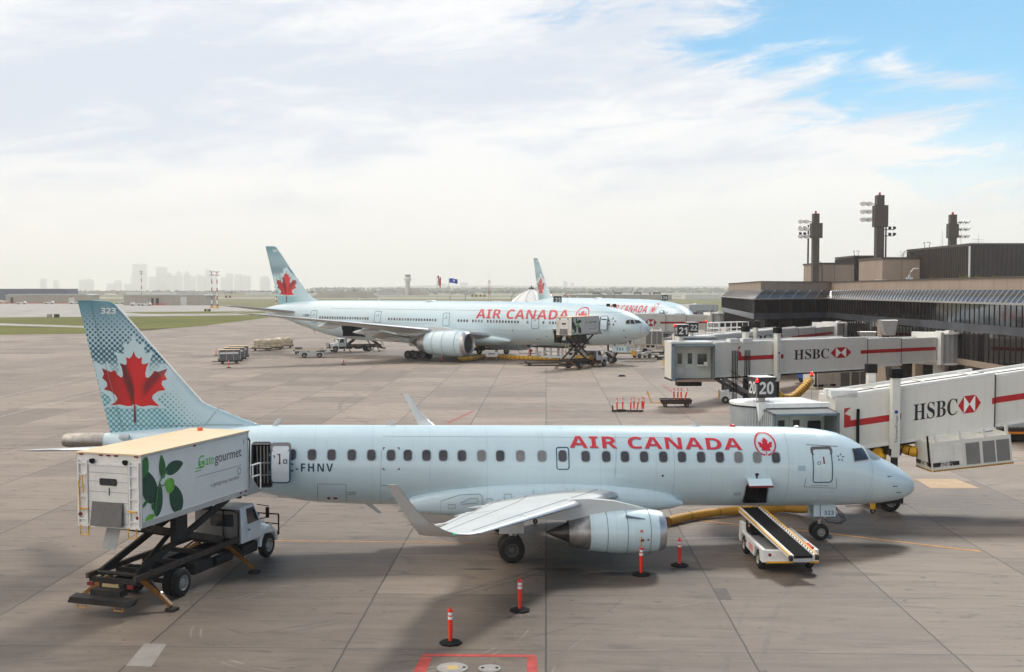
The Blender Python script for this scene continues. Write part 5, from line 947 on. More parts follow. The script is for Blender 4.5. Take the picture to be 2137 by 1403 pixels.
for k,(dx,ti) in enumerate(((-.15,0),(.2,1),(.52,0),(.85,14))):
    o=copy_tree(D1,None,['leftmost red post on the dark dolly','second red post on the dark dolly','third red post on the dark dolly','leaning red post on the dark dolly'][k],(q.x+dx,q.y+.1,.62),0,'red posts stored on the dark dolly'); o.rotation_euler=(0,R(ti),0)
# containers on dollies
def dolly(label,loc,rz,L_=3.2,w=1.7,group='cargo dollies'):
    T=thing('dolly_cart',label,'dolly',loc,rz,group); b=MB(); b.box(-L_/2,L_/2,-w/2,w/2,.34,.5); b.box(-L_/2-.1,-L_/2,-w/2,w/2,.3,.7); b.box(L_/2,L_/2+.1,-w/2,w/2,.3,.7); b.build('bed',M_dark,T); b=MB(); b.bar((-L_/2-.1,0,.38),(-L_/2-1.0,0,.3),.1,.1); b.build('tow_bar',M_dark,T)
    for x in (-L_/2+.5,L_/2-.5):
        for s in (-1,1): wheel(T,(x,s*w*.42,.2),.2,.16,single=True,n=12)
    return T
M_uld=mat('container_grey',(.17,.17,.17),.5,.5,var=.2,scale=3); M_wrap=mat('cargo_wrap',lin(205,190,165),.5,var=.35,scale=2.5,bump=.8)
def uld(label,loc,rz,L_=3.0,w=1.5,h=1.55):
    T=thing('cargo_container',label,'cargo container',loc,rz,'grey cargo containers on dollies'); b=MB(); b.hexa([(-L_/2,-w/2,0),(L_/2,-w/2,0),(L_/2,w/2,0),(-L_/2,w/2,0)],[(-L_/2,-w/2,h),(L_/2,-w/2,h),(L_/2,w/2,h),(-L_/2,w/2,h)]); b.build('body',M_uld,T)
    b=MB(); b.box(-L_/2-.02,L_/2+.02,-w/2-.02,w/2+.02,h+.003,h+.05); b.build('top',M_tan,T)
    b=MB(); b.box(-L_/2+.1,L_/2-.3,-w/2-.012,-w/2-.002,h*.62,h*.80); b.box(L_/2+.002,L_/2+.012,-w/2+.3,w/2-.3,h*.62,h*.8); b.build('label_panel',M_refl,T)
    b=MB()
    for x in (-L_/2,-L_/6,L_/6,L_/2): b.box(x-.03,x+.03,-w/2-.02,-w/2-.002,0,h)
    b.build('frame',M_lgrey,T); return T
for (px,py,dz),la,lb in (((479,759,0),'front of three cargo dollies, under the nearest grey container','grey cargo container nearest the camera, white label on its side'),((489,753.5,0),'middle dolly of the three under grey containers','middle one of the three grey cargo containers'),((497,749.5,0),'rearmost dolly of the three under grey containers','farthest of the three grey containers, pale back edge')):
    q=at(px,py); dolly(la,q,R(20),3.0,1.6,'dollies under the grey containers'); uld(lb,(q.x,q.y,.5),R(20))
def wrap(label,loc,rz,seed,L_=3.4,w=2.6,h=1.55):
    r=random.Random(seed); T=thing('wrapped_pallet',label,'wrapped pallet',loc,rz,'wrapped cargo pallets'); mb=MB(); n=28; rs=[]
    for k in range(7):
        z=h*k/6; sh=1-.05*(k/6)-(.10 if k==6 else 0); ring=[]
        for i in range(n):
            t=2*pi*i/n; c,s=cos(t),sin(t); x=L_/2*abs(c)**.3*(1 if c>0 else -1)*sh; y=w/2*abs(s)**.3*(1 if s>0 else -1)*sh; ring.append((x+r.uniform(-.05,.05),y+r.uniform(-.05,.05),z+r.uniform(-.04,.04)*(k>0)-(r.uniform(0,.12) if k==6 else 0)))
        rs.append(ring)
    mb.rings(rs,smooth=False); mb.build('cargo',M_wrap,T)
    b=MB()
    for k in range(5):
        x=-L_/2+.3+k*(L_-.6)/4; b.tube([(x,-w/2-.03,0),(x+.3,-w/2-.02,h*.5),(x+.1,-w/2+.1,h+.02),(x,w/2-.1,h+.02),(x,w/2+.02,0)],.02,5)
    b.tube([(-L_/2-.03,-w/2-.03,h*.5),(L_/2+.03,-w/2-.03,h*.55),(L_/2+.03,w/2+.03,h*.5)],.02,5); b.build('net_strap',mat('strap_tan',(.3,.24,.17),.8),T); return T
for k,((px,py),la,lb) in enumerate((((547,732),'dolly under the left wrapped pallet','left brown netted pallet of three on dollies'),((570,729.5),'dolly under the middle wrapped pallet','middle pallet, shiny white plastic wrap'),((592,726.5),'dolly under the right wrapped pallet','right tan netted pallet of three on dollies'))):
    q=at(px,py); dolly(la,q,R(12),3.4,2.2,'dollies under the wrapped pallets'); wrap(lb,(q.x,q.y,.5),R(12),k)
# grey loader and truck at the tail of 731
q=at(652,746); belt_loader('grey belt loader with flat belt parked beside the white-cab truck',(q.x-2,q.y-.6,0),R(-10+18),(-.8,0,1.15),(5.4,0,1.35),body=M_lgrey,red=False)
b=MB(); q=at(627,740); T=thing('grey_panel_cart','square grey panel on a low cart at the end of the grey loader','cart',(q.x-.2,q.y-.5,0)); b.box(-.6,.6,-.1,.1,.35,1.25); b.build('panel',mat('panel_slate',(.09,.10,.12),.6),T); b=MB(); b.box(-.6,.6,-.4,.4,.25,.35); b.bar((.6,0,.6),(1.6,0,.7),.08,.08); b.build('frame',M_dark,T); [wheel(T,(x,0,.14),.14,.1,single=True,n=12) for x in (-.45,.45)]
qa=at(712,734); catering_truck('white-cab high-lift truck facing left, box raised behind the tail of jet 731',(qa.x+4.4,qa.y+1.5,0),R(205),bz=5.4,rail=False)
# catering truck at the nose of 731
q=at(1212,770); catering_truck('smaller, far catering truck at the open nose door of jet 731',(q.x-.9,q.y+1.0,0),R(52),bz=4.75)
# main deck cargo loader beside it
q=at(1178,757); T=thing('cargo_loader','white scissor cargo loader with yellow railings below the hold of jet 731','cargo loader',(q.x,q.y+5,0),R(-28))
b=MB(); b.box(-4.6,3.2,-1.5,1.5,2.0,2.25); b.build('deck',M_dark,T)
b=MB()
for x in (-4.0,-1.6,.4,2.6):
    for s in (-1,1): b.box(x,x+.3,s*1.4-.12,s*1.4+.12,.3,2.0)
b.box(-4.2,3.0,-1.5,1.5,.45,.75); b.box(-4.2,3.0,-1.45,-1.35,1.3,1.45); b.build('frame',M_cab,T)
b=MB(); b.box(1.6,3.4,-1.6,-.4,.6,3.6); b.build('cabin',M_cab,T,bev=.05); b=MB(); 
for k in range(4): b.box(1.75,2.35,-1.62,-1.605,1.0+.6*k,1.35+.6*k); b.box(2.55,3.2,-1.62,-1.605,1.0+.6*k,1.35+.6*k)
b.build('louvre',M_black,T)
b=MB()
for (x,y) in ((-4.5,-1.4),(-4.5,1.4),(-2.6,-1.4),(-2.6,1.4)): b.cyl((x,y,2.25),(x,y,3.6),.04,n=6)
for z in (2.9,3.6): b.tube([(-2.6,-1.4,z),(-4.5,-1.4,z),(-4.5,1.4,z),(-2.6,1.4,z)],.04,6)
b.cyl((1.2,-1.5,.4),(1.2,-1.5,3.7),.06,n=6); b.build('railing',M_yel,T)
for x in (-3.5,2.2):
    for s in (-1,1): wheel(T,(x,s*1.2,.42),.42,.3,n=18)
q=at(1160,763); T=dolly('long low flat dark trailer in front of the cargo loader',(q.x-.8,q.y+.2,0),R(4),7.0,2.4,'low trailers')
# fuel hydrant truck with its raised arm, behind the fuselage of 731
q=at(1020,739.5); T=thing('hydrant_truck','dark fuel hydrant truck with red frame beneath jet 731','truck',(q.x+.4,q.y+.6,0),R(180),None)
b=MB(); b.box(1.0,3.2,-1.1,1.1,.6,2.5); c_=b.build('cab',mat('army_green',(.05,.055,.04),.5),T,bev=.12); b=MB(); b.box(2.0,3.0,1.105,1.112,1.6,2.3); b.box(3.205,3.212,-.9,.9,1.55,2.35); b.build('cab_window',mat('cab_glass_pale',(.25,.32,.3),.1),c_)
b=MB(); b.box(-4.2,1.0,-1.0,1.0,.75,1.1); b.box(-3.5,-.2,-.9,.9,1.1,1.6); b.build('frame',M_dred,T); b=MB(); b.box(.2,.9,-1.15,1.15,1.1,2.6); b.build('striped_panel',mat('pale_panel',(.6,.58,.56),.5),T)
b=MB(); 
for k in range(4): b.hexa([(-1.0+.35*k,1.16,1.7),(-.85+.35*k,1.16,1.7),(-.85+.35*k,1.17,1.7),(-1.0+.35*k,1.17,1.7)],[(-1.4+.35*k,1.16,2.5),(-1.25+.35*k,1.16,2.5),(-1.25+.35*k,1.17,2.5),(-1.4+.35*k,1.17,2.5)])
b.box(-1.5,.3,1.10,1.155,1.65,2.55,1); b.build('warning_board',[M_red,M_refl],T)
for x in (2.0,-2.6):
    for s in (-1,1): wheel(T,(x,s*1.0,.5),.5,.3,n=18)
b=MB(); b.tube([(-4.2,0,1.1),(-4.6,0,.6),(-4.8,0,.15),(-8.0,.2,.12),(-9.0,0,.5),(-9.8,0,.5)],.06,6); b.build('fuel_hose',M_black,T)
q=at(1107.5,742); T=thing('hydrant_post','short red hydrant post at the end of the fuel hose','hydrant post',q); b=MB(); b.cyl((0,0,0),(0,0,1.1),.12,n=10); b.cyl((-.3,0,.8),(.3,0,.8),.2,n=10); b.build('post',M_red,T)
# yellow ground hose for 731, the white cart on it
def hose(name,label,pts,r,m=None,ring=.22,cat='duct'):
    P=[Vector(p) for p in pts]; out=[]
    for i in range(len(P)-1):
        p0,p1,p2,p3=P[max(i-1,0)],P[i],P[i+1],P[min(i+2,len(P)-1)]
        n=max(2,int((p2-p1).length/ring))
        for k in range(n): t=k/n; out.append(.5*((2*p1)+(p2-p0)*t+(2*p0-5*p1+4*p2-p3)*t*t+(3*p1-p0-3*p2+p3)*t**3))
    out.append(P[-1]); T=thing(name,label,cat,(0,0,0)); a,b=MB(),MB(); rr=[r*(1 if k%2 else .90) for k in range(len(out))]
    a.tube(out,rr,12); a.build('duct_skin',m or mat('duct_yellow',lin(232,176,38),.6,dirt=.12,scale=1.2),T)
    for k in range(0,len(out)-1,2):
        p=out[k]; d=(out[k+1]-p).normalized(); b.cyl(p-d*r*.10,p+d*r*.10,r*.96,n=12)
    b.build('duct_hoop',mat('duct_band',lin(120,80,15),.7),T); return T
g=lambda px,py,z=.35: at(px,py,z)
hose('air_hose','long yellow ribbed hose lying on the apron under jet 731',[g(1235,747,1.4),g(1205,747,.6),g(1150,748),g(1090,747),g(1045,745),g(1010,744),g(985,748),g(962,749),g(962,743),g(975,741,.8),g(990,722,2.3)],.34,ring=.35)
q=at(1026,752); T=thing('hose_cart','small white two-wheeled cart standing over the yellow hose','cart',(q.x,q.y,0)); b=MB(); b.hexa([(-.85,-.4,.55),(.85,-.4,.55),(.85,.4,.55),(-.85,.4,.55)],[(-1.1,-.45,1.25),(1.1,-.45,1.25),(1.1,.45,1.25),(-1.1,.45,1.25)]); b.box(-.5,.5,-.46,-.44,.95,1.08,1); b.build('tray',[M_cab,M_black],T,bev=.03); [wheel(T,(x,y,.25),.25,.14,n=14,single=True) for x in (-.8,.8) for y in (-.4,.4)]
# tugs
def tug(label,loc,rz,seat=True):
    T=thing('baggage_tug',label,'tug',loc,rz,'white baggage tugs'); b=MB(); b.prism([(-1.4,.35),(-1.4,1.05),(-.2,1.1),(-.1,.8),(.5,.8),(.6,1.25),(1.45,1.1),(1.5,.4)],-.75,.75,'y'); b.build('body',M_cab,T,bev=.06)
    b=MB(); b.box(-.5,-.1,-.6,.6,.95,1.1); b.box(-.6,-.48,-.6,.6,1.0,1.5); b.build('seat',M_black,T); b=MB(); b.bar((.5,.2,1.1),(.3,.2,1.45),.05,.05); b.lathe((.28,.2,1.45),(-.5,0,1),[(0,.18),(.03,.2),(.06,.18)],12); b.build('steering_wheel',M_black,T)
    b=MB(); b.box(1.5,1.62,-.7,.7,.4,1.2); b.build('front_guard',M_yel,T)
    for x in (-.95,.95):
        for s in (-1,1): wheel(T,(x,s*.7,.34),.34,.22,n=16)
    return T
q=at(1340,747); tug('small white tug with yellow front guard beyond the nose wheels of jet 731',(q.x,q.y,0),R(205))
q=at(1550,842); tug('white tug parked beneath the tunnel of gate 21 bridge',(q.x-.6,q.y+.6,0),R(170))
q=at(1384,744); T=dolly('low flat trailer with a brown bed behind the small white tug',(q.x-1.5,q.y+5,0),R(8),5.0,1.8,'low trailers'); q=at(1385,751); dolly('short black tow dolly between the tug and the yellow-guard pickup',(q.x,q.y,0),R(15),2.4,1.2,'low trailers')
def pickup(label,loc,rz):
    T=thing('pickup_truck',label,'truck',loc,rz,'white trucks with yellow guards'); b=MB(); b.prism([(-2.6,.6),(-2.6,1.3),(-.6,1.3),(-.5,1.3),(.9,1.3),(2.0,1.22),(2.35,1.05),(2.4,.6)],-.95,.95,'y'); b.build('body',M_cab,T,bev=.08)
    b=MB(); b.hexa([(-.9,-.88,1.3),(1.0,-.88,1.3),(1.0,.88,1.3),(-.9,.88,1.3)],[(-.7,-.78,1.98),(.4,-.78,1.98),(.4,.78,1.98),(-.7,.78,1.98)]); c=b.build('cab',M_cab,T,bev=.06); b=MB()
    for s in (-1,1): b.hexa([(.75,s*.885,1.34),(-.75,s*.885,1.34),(-.75,s*.89,1.34),(.75,s*.89,1.34)],[(.36,s*.80,1.88),(-.62,s*.80,1.88),(-.62,s*.81,1.88),(.36,s*.81,1.88)])
    b.hexa([(1.01,-.8,1.34),(1.01,.8,1.34),(1.02,.8,1.34),(1.02,-.8,1.34)],[(.42,-.72,1.9),(.42,.72,1.9),(.44,.72,1.9),(.44,-.72,1.9)]); b.build('window',M_glass,c)
    b=MB(); b.box(2.45,2.55,-1.0,1.0,.4,1.15); b.bar((2.5,-1.0,.5),(1.9,-1.02,.45),.08,.2); b.bar((2.5,1.0,.5),(1.9,1.02,.45),.08,.2); b.build('front_guard',M_yel,T)
    for s in (-1,1): b=MB(); b.box(2.36,2.44,s*.75-.15,s*.75+.15,.85,1.05); b.build('headlight',M_refl,T); b=MB(); b.box(2.2,2.38,s*.95-.03,s*.95+.02,.8,.92); b.build('indicator',M_orange,T)
    for x in (-1.7,1.5):
        for s in (-1,1): wheel(T,(x,s*.85,.45),.45,.28,n=18)
    return T
q=at(1396,770); pickup('white pickup with yellow front guard peeking out left of the gate 21 cab',(q.x+2.0,q.y+.8,0),R(187))
q=at(1392,729); pickup('farther white truck with yellow guard beneath the tunnel of gate 23',(q.x+2.3,q.y+3,0),R(215))
# loader beyond the nose gear
q=at(1312,740); T=copy_tree([o for o in bpy.data.objects if o.name=='cargo_loader'][0],None,'second white cargo loader standing beyond the nose gear of jet 731',(q.x+1.5,q.y+5,0),R(6))
# aircraft tug ahead of the near nose, yellow bar
q=at(1885,1052); T=thing('tow_tractor','low black and yellow tug wheels showing beneath the nose of jet 323','tug',(q.x-.55,q.y+1.4,0),R(10)); b=MB(); b.box(-.9,.55,-.75,.9,.35,.6); b.build('body',M_dark,T,bev=.05); wheel(T,(-.1,-.75,.42),.42,.5,n=20); b=MB(); b.tube([(-2.6,-1.2,.55),(-.9,-1.3,.5),(.3,-1.25,.55),(.9,-.9,.8)],.05,8); b.build('push_bar',mat('orange_yellow',lin(225,140,20),.5),T); b=MB(); b.box(-2.6,-.6,-1.1,-1.0,.45,.55); b.build('red_bar',M_red,T)
q=at(1821,1072); T=thing('wheel_chock_stand','small yellow stand with a black caster below the nose of jet 323','stand',(q.x,q.y,0)); b=MB(); b.box(-.1,.1,-.1,.1,.22,.55); b.build('post',M_yel,T); wheel(T,(0,0,.13),.13,.1,single=True,n=12)
for k,(px,py,l) in enumerate(((1702,1122,'blue chock left of the nose wheel of jet 323'),(1730,1122,'blue chock right of the nose wheel of jet 323'))):
    q=at(px,py); T=thing('wheel_chock',l,'chock',(q.x,q.y+.2,0),0,'blue wheel chocks'); b=MB(); b.prism([(-.14,0),(.14,0),(.05,.16),(-.05,.16)],-.3,.3,'y'); b.build('block',mat('chock_blue',(.12,.17,.22),.7),T)
q=at(1298,786); T=thing('wheel_chock','small dark chock lying alone on the red line','chock',(q.x,q.y,0)); b=MB(); b.prism([(-.5,0),(.5,0),(.3,.2),(-.3,.2)],-.15,.15,'y'); b.build('block',M_dark,T)
# yellow hose to the near jet
hose('air_hose','thick smooth yellow hose running beneath the belly of the nearest jet',[at(1394,1088,.24),at(1440,1077,.24),at(1500,1069,.24),at(1570,1064,.24),at(1640,1061,.24),at(1692,1062,.4),at(1740,1050,.7)],.22,mat('hose_ochre',lin(178,130,34),.6,dirt=.25,scale=2),ring=.8)
q=at(1160,1108); T=thing('axle_stand','low yellow stand behind the main wheel of jet 323','stand',(q.x,q.y+1.5,0)); b=MB(); b.tube([(-.9,0,.6),(.9,0,.6)],.04,6); b.tube([(-.9,0,.25),(.9,0,.25)],.04,6)
for k in range(5): b.bar((-.9+.36*k,0,.25),(-.9+.36*(k+1),0,.6),.03,.03)
b.build('frame',M_yel,T); [wheel(T,(x,0,.12),.12,.08,single=True,n=12) for x in (-.9,.9)]
# person by the hydrant truck
def person(label,loc,rz,h=1.78):
    bm=bmesh.new(); J_={'pel':(0,0,.95,.15),'wst':(0,0,1.12,.14),'chs':(0,0,1.36,.17),'nek':(0,.0,1.52,.07),'hd0':(0,.01,1.60,.09),'hd1':(0,.01,1.72,.085),
     'lh':(.1,0,.88,.10),'lk':(.13,.03,.5,.075),'la':(.13,0,.1,.05),'lf':(.14,.16,.04,.04),'rh':(-.1,0,.88,.10),'rk':(-.14,.0,.5,.075),'ra':(-.15,-.05,.1,.05),'rf':(-.16,.1,.04,.04),
     'ls':(.2,0,1.42,.07),'le':(.28,.0,1.14,.05),'lw':(.26,.16,.94,.035),'rs':(-.2,0,1.42,.07),'re':(-.28,.05,1.14,.05),'rw':(-.2,.24,1.05,.035)}
    E_=[('pel','wst'),('wst','chs'),('chs','nek'),('nek','hd0'),('hd0','hd1'),('pel','lh'),('lh','lk'),('lk','la'),('la','lf'),('pel','rh'),('rh','rk'),('rk','ra'),('ra','rf'),('chs','ls'),('ls','le'),('le','lw'),('chs','rs'),('rs','re'),('re','rw')]
    ly=bm.verts.layers.skin.verify()
    V_={k:bm.verts.new(v[:3]) for k,v in J_.items()}
    for k,v in J_.items(): V_[k][ly].radius=(v[3],v[3]); 
    V_['pel'][ly].use_root=True
    for a,b_ in E_: bm.edges.new((V_[a],V_[b_]))
    me=bpy.data.meshes.new('person'); bm.to_mesh(me); bm.free(); T=thing('person',label,'person',loc,rz); o=bpy.data.objects.new('body',me); COL.objects.link(o); o.parent=T; me.materials.append(mat('dark_overalls',(.02,.02,.03),.8)); o.modifiers.new('s','SKIN'); m=o.modifiers.new('d','SUBSURF'); m.levels=m.render_levels=1
    b=MB(); b.rings([[(.20*cos(2*pi*i/12),.15*sin(2*pi*i/12),z) for i in range(12)] for z in (1.05,1.2,1.4)],caps=False); b.build('safety_vest',mat('vest_yellow',lin(170,180,40),.7),T)
    b=MB(); b.lathe((0,.01,1.66),(0,0,1),[(0,.10),(.06,.10),(.11,.06),(.125,.001)],12); b.build('cap',mat('cap_dark',(.03,.03,.03),.8),T); return T
q=at(1036,740.5); person('person in dark clothes standing beside the hydrant truck under jet 731',(q.x,q.y,0),R(200))
# ---------------- passenger bridges, gate signs, air units ----------------
M_curt=mat('bellows_grey',(.36,.37,.37),.6,.1,var=.1); M_frame=mat('canopy_frame',lin(92,110,120),.6,dirt=.2); M_sred=mat('sponsor_red',lin(178,20,24),.45,var=.03)
M_sign=mat('sign_black',(.03,.022,.024),.6,var=.3)
def hexlogo(w,h): # hexagon with hourglass: red outside and top/bottom, white left/right
    a=w/4; return {'red':[[(-w/2,0),(-a,-h/2),(-a,h/2)],[(w/2,0),(a,h/2),(a,-h/2)],[(-a,h/2),(0,0),(a,h/2)],[(-a,-h/2),(a,-h/2),(0,0)]],'white':[[(-a,-h/2),(0,0),(-a,h/2)],[(a,-h/2),(a,h/2),(0,0)]]}
def gate_sign(num,loc,s,rz,sizes=None):
    T=thing('gate_sign','black cube sign with white number %s on a post'%num,'gate sign',loc,rz,'gate number cubes'); b=MB(); b.cyl((0,0,0),(0,0,s*.55),s*.18,n=12); b.build('post',M_cream,T)
    b=MB(); z0=s*.5; b.box(-s/2,s/2,-s/2,s/2,z0,z0+s); c=b.build('cube',M_sign,T,bev=s*.04); b=MB(); b.box(-s/2-.01,s/2+.01,-s/2-.01,s/2+.01,z0+s+.002,z0+s+.03); b.build('lid',M_refl,T)
    mb=MB(); vs,fs,w=text2d(num,s*.56,.92,bold=True); wt=s*.74
    mo=.008*s
    for dx,dz in ((0,0),(mo,0),(-mo,0),(0,mo),(0,-mo)):
        decal((vs,fs),lambda u,v:(-wt/2+u*wt/w+dx,-s/2-.008-abs(dx)*.1-abs(dz)*.15,z0+s*.2+v+dz),mb=mb); decal((vs,fs),lambda u,v:(-s/2-.008-abs(dx)*.1-abs(dz)*.15,wt/2-u*wt/w-dx,z0+s*.2+v+dz),mb=mb)
    mb.build('number',M_refl,c); b=MB()
    for x in (-s*.55,s*.2): b.cyl((x,-s*.3,0),(x,-s*.3,s*.45),.012,n=5)
    b.build('bracket',M_grey,T)
    return T
M_beac=mat('red_lamp',lin(255,30,20),.2,emit=1.2)
def warn_lamp(label,loc,h):
    T=thing('warning_lamp',label,'warning lamp',loc,0,'red warning lamps on gate roofs'); b=MB(); b.cyl((0,0,0),(0,0,h),.02,n=6); b.build('pole',M_grey,T); b=MB(); b.cyl((0,0,h),(0,0,h+.07),.09,n=10); b.build('socket',M_black,T)
    b=MB(); b.lathe((0,0,h+.07),(0,0,1),[(0,.075),(.12,.075),(.17,.05),(.19,.001)],12); b.build('lamp',M_beac,T)
def bridge(label,P,Q,zb,zbq,h,w,cuts,marks,col=None,rot=True,zt=None,name='passenger_bridge',corr=True):
    """P,Q: plan points of the camera-side lower edge, cab end to rotunda end. cuts: section ends in metres along"""
    P,Q=Vector((P[0],P[1],0)),Vector((Q[0],Q[1],0)); Lh=(Q-P).length; yaw=atan2((Q-P).y,(Q-P).x); sl_=(zbq-zb)/Lh
    T=thing(name,label,'jet bridge',(P.x,P.y,0),yaw,'jet bridges of the concourse')
    def zf(u): return zb+u*sl_
    u0=0
    for i,u1 in enumerate(cuts):
        e=.12*i; b=MB(); A=[(u0,e,zf(u0)+e),(u1,e,zf(u1)+e),(u1,w-e,zf(u1)+e),(u0,w-e,zf(u0)+e)]; B_=[(u0,e,zf(u0)+h-e),(u1,e,zf(u1)+h-e),(u1,w-e,zf(u1)+h-e),(u0,w-e,zf(u0)+h-e)]; b.hexa(A,B_); S=b.build('tunnel_section',M_cream,T,bev=.03)
        b=MB(); 
        for y in (e+.08,w-e-.08): b.bar((u0+.05,y,zf(u0)+h-e+.06),(u1-.05,y,zf(u1)+h-e+.06),.16,.12)
        if corr:
            n=int((u1-u0)/.55)
            for k in range(1,n): uu=u0+(u1-u0)*k/n; b.box(uu-.006,uu+.006,e-.006,e-.001,zf(uu)+e+.06,zf(uu)+h-e-.06,2)
        b.bar((u0,e-.02,zf(u0)+e-.02),(u1,e-.02,zf(u1)+e-.02),.10,.12); b.bar((u1-.04,e-.012,zf(u1)+e),(u1-.04,e-.012,zf(u1)+h-e),.05,.03,1); b.bar((u0,w*.5,zf(u0)+h-e+.02),(u1,w*.5,zf(u1)+h-e+.02),.05,.03,1)
        if i==0:
            for k in range(3): uu=u0+(u1-u0)*(.3+.3*k); b.bar((uu,.05,zf(uu)+h+.04),(uu,w-.05,zf(uu)+h+.04),.1,.05)
        b.build('roof_rail',[M_white,M_dark,mat('corrugation_shadow',(.60,.59,.56),.6)],S); u0=u1
    b=MB(); b.bar((0,.3,zf(0)-.12),(cuts[0],.3,zf(cuts[0])-.12),.2,.22); b.bar((0,w-.3,zf(0)-.12),(cuts[0],w-.3,zf(cuts[0])-.12),.2,.22); b.build('underframe',M_dark,T)
    def fz(u,v,i=0): e=.12*i; return (u,e-.012,zf(u)+v)
    mr,mt,mw=MB(),MB(),MB()
    for m in marks:
        if m[0]=='stripe': _,a,c,v0,v1,i=m; decal(poly2d([(a,v0),(c,v0),(c,v1),(a,v1)]),lambda u,v:fz(u,v,i),'red_stripe',M_sred,T)
        if m[0]=='notch': _,a,v0,v1=m; decal(poly2d([(a,v0),(a+.32,v0),(a+.32,v0+(v1-v0)*.55),(a+.02,v0+(v1-v0)*.72),(a+.32,v1),(a,v1)][::1]),lambda u,v:fz(u,v,0),mb=mr)
        if m[0]=='text': _,a,c,v0,hh=m; vs,fs,w_=text2d('\U0001D407\U0001D412\U0001D401\U0001D402',hh); decal((vs,fs),lambda u,v:fz(a+u*(c-a)/w_,v0+v),mb=mt)
        if m[0]=='hex':
            _,a,v0,ww,hh=m; hl=hexlogo(ww,hh)
            for p in hl['red']: decal(poly2d([(a+x,v0+z) for x,z in p]),lambda u,v:fz(u,v),mb=mr)
            for p in hl['white']: decal(poly2d([(a+x,v0+z) for x,z in p]),lambda u,v:fz(u,v),mb=mw)
    for mm,nm,ma in ((mr,'red_stripe',M_sred),(mt,'sponsor_name',M_ink),(mw,'sponsor_logo',M_refl)):
        if mm.v: mm.build(nm,ma,T)
    ue=cuts[-1]
    if rot:
        zc0,zc1=zf(ue)+.0,zf(ue)+h+.1; b=MB(); n=40
        b.rings([[(ue+1.9+(1.6+.04*(k%2))*cos(2*pi*k/n),w/2+(1.6+.04*(k%2))*sin(2*pi*k/n),z) for k in range(n)] for z in (zc0,zc1)],smooth=False); b.build('rotunda_wall',M_curt,T)
        b=MB(); b.cyl((ue+1.9,w/2,zc1),(ue+1.9,w/2,zc1+.12),1.8,n=28); b.cyl((ue+1.9,w/2,zc0-.15),(ue+1.9,w/2,zc0),1.8,n=28); b.box(ue-.02,ue+.35,-.15,w+.15,zc0-.1,zc1+.2); b.box(ue+3.3,ue+3.7,-.15,w+.15,zc0-.1,zc1+.2); b.box(ue+1.5,ue+2.2,.2,.6,zc1+.12,zc1+.35); b.build('rotunda_frame',M_white,T)
        b=MB(); b.cyl((ue+1.9,w/2,0),(ue+1.9,w/2,zc0-.1),.55,n=20); b.build('support_column',M_cream,T)
    return T,zf
def lift(T,u,w,zb,h,label=True,base_z=0):
    for y in (-.35,w+.35):
        b=MB(); b.box(u-.2,u+.2,y-.2,y+.2,zb-.6,zb+h+1.0); c=b.build('lift_column',M_cream,T,bev=.02); b=MB(); b.box(u-.25,u+.25,y-.25,y+.25,zb+h+1.0,zb+h+1.45); b.build('column_cap',M_black,c)
        b=MB(); b.box(u-.13,u+.13,y-.13,y+.13,.7,zb-.6); b.build('column_foot',M_dark,c)
        if y<0:
            vs,fs,w_=text2d('ThyssenKrupp',.13); mb=MB(); decal((vs,fs),lambda a,c_:(u+.07-c_,y-.206,zb+.1+a*1.35/w_),mb=mb); mb.build('maker_name',M_ink,c); mb=MB(); decal(poly2d(circ(0,0,.09,14)),lambda a,c_:(u+a,y-.206,zb+1.62+c_),mb=mb); mb.build('maker_dot',mat('dot_blue',lin(30,60,140),.5),c)
    b=MB(); b.box(u-.3,u+.3,-.5,w+.5,zb-.5,zb-.2); b.box(u-.5,u+.5,-.3,w+.3,.45,.8); b.build('cross_beam',M_dark,T)
    for y in (.1,w-.1): wheel(T,(u,y,.5),.5,.35,single=True,n=18)
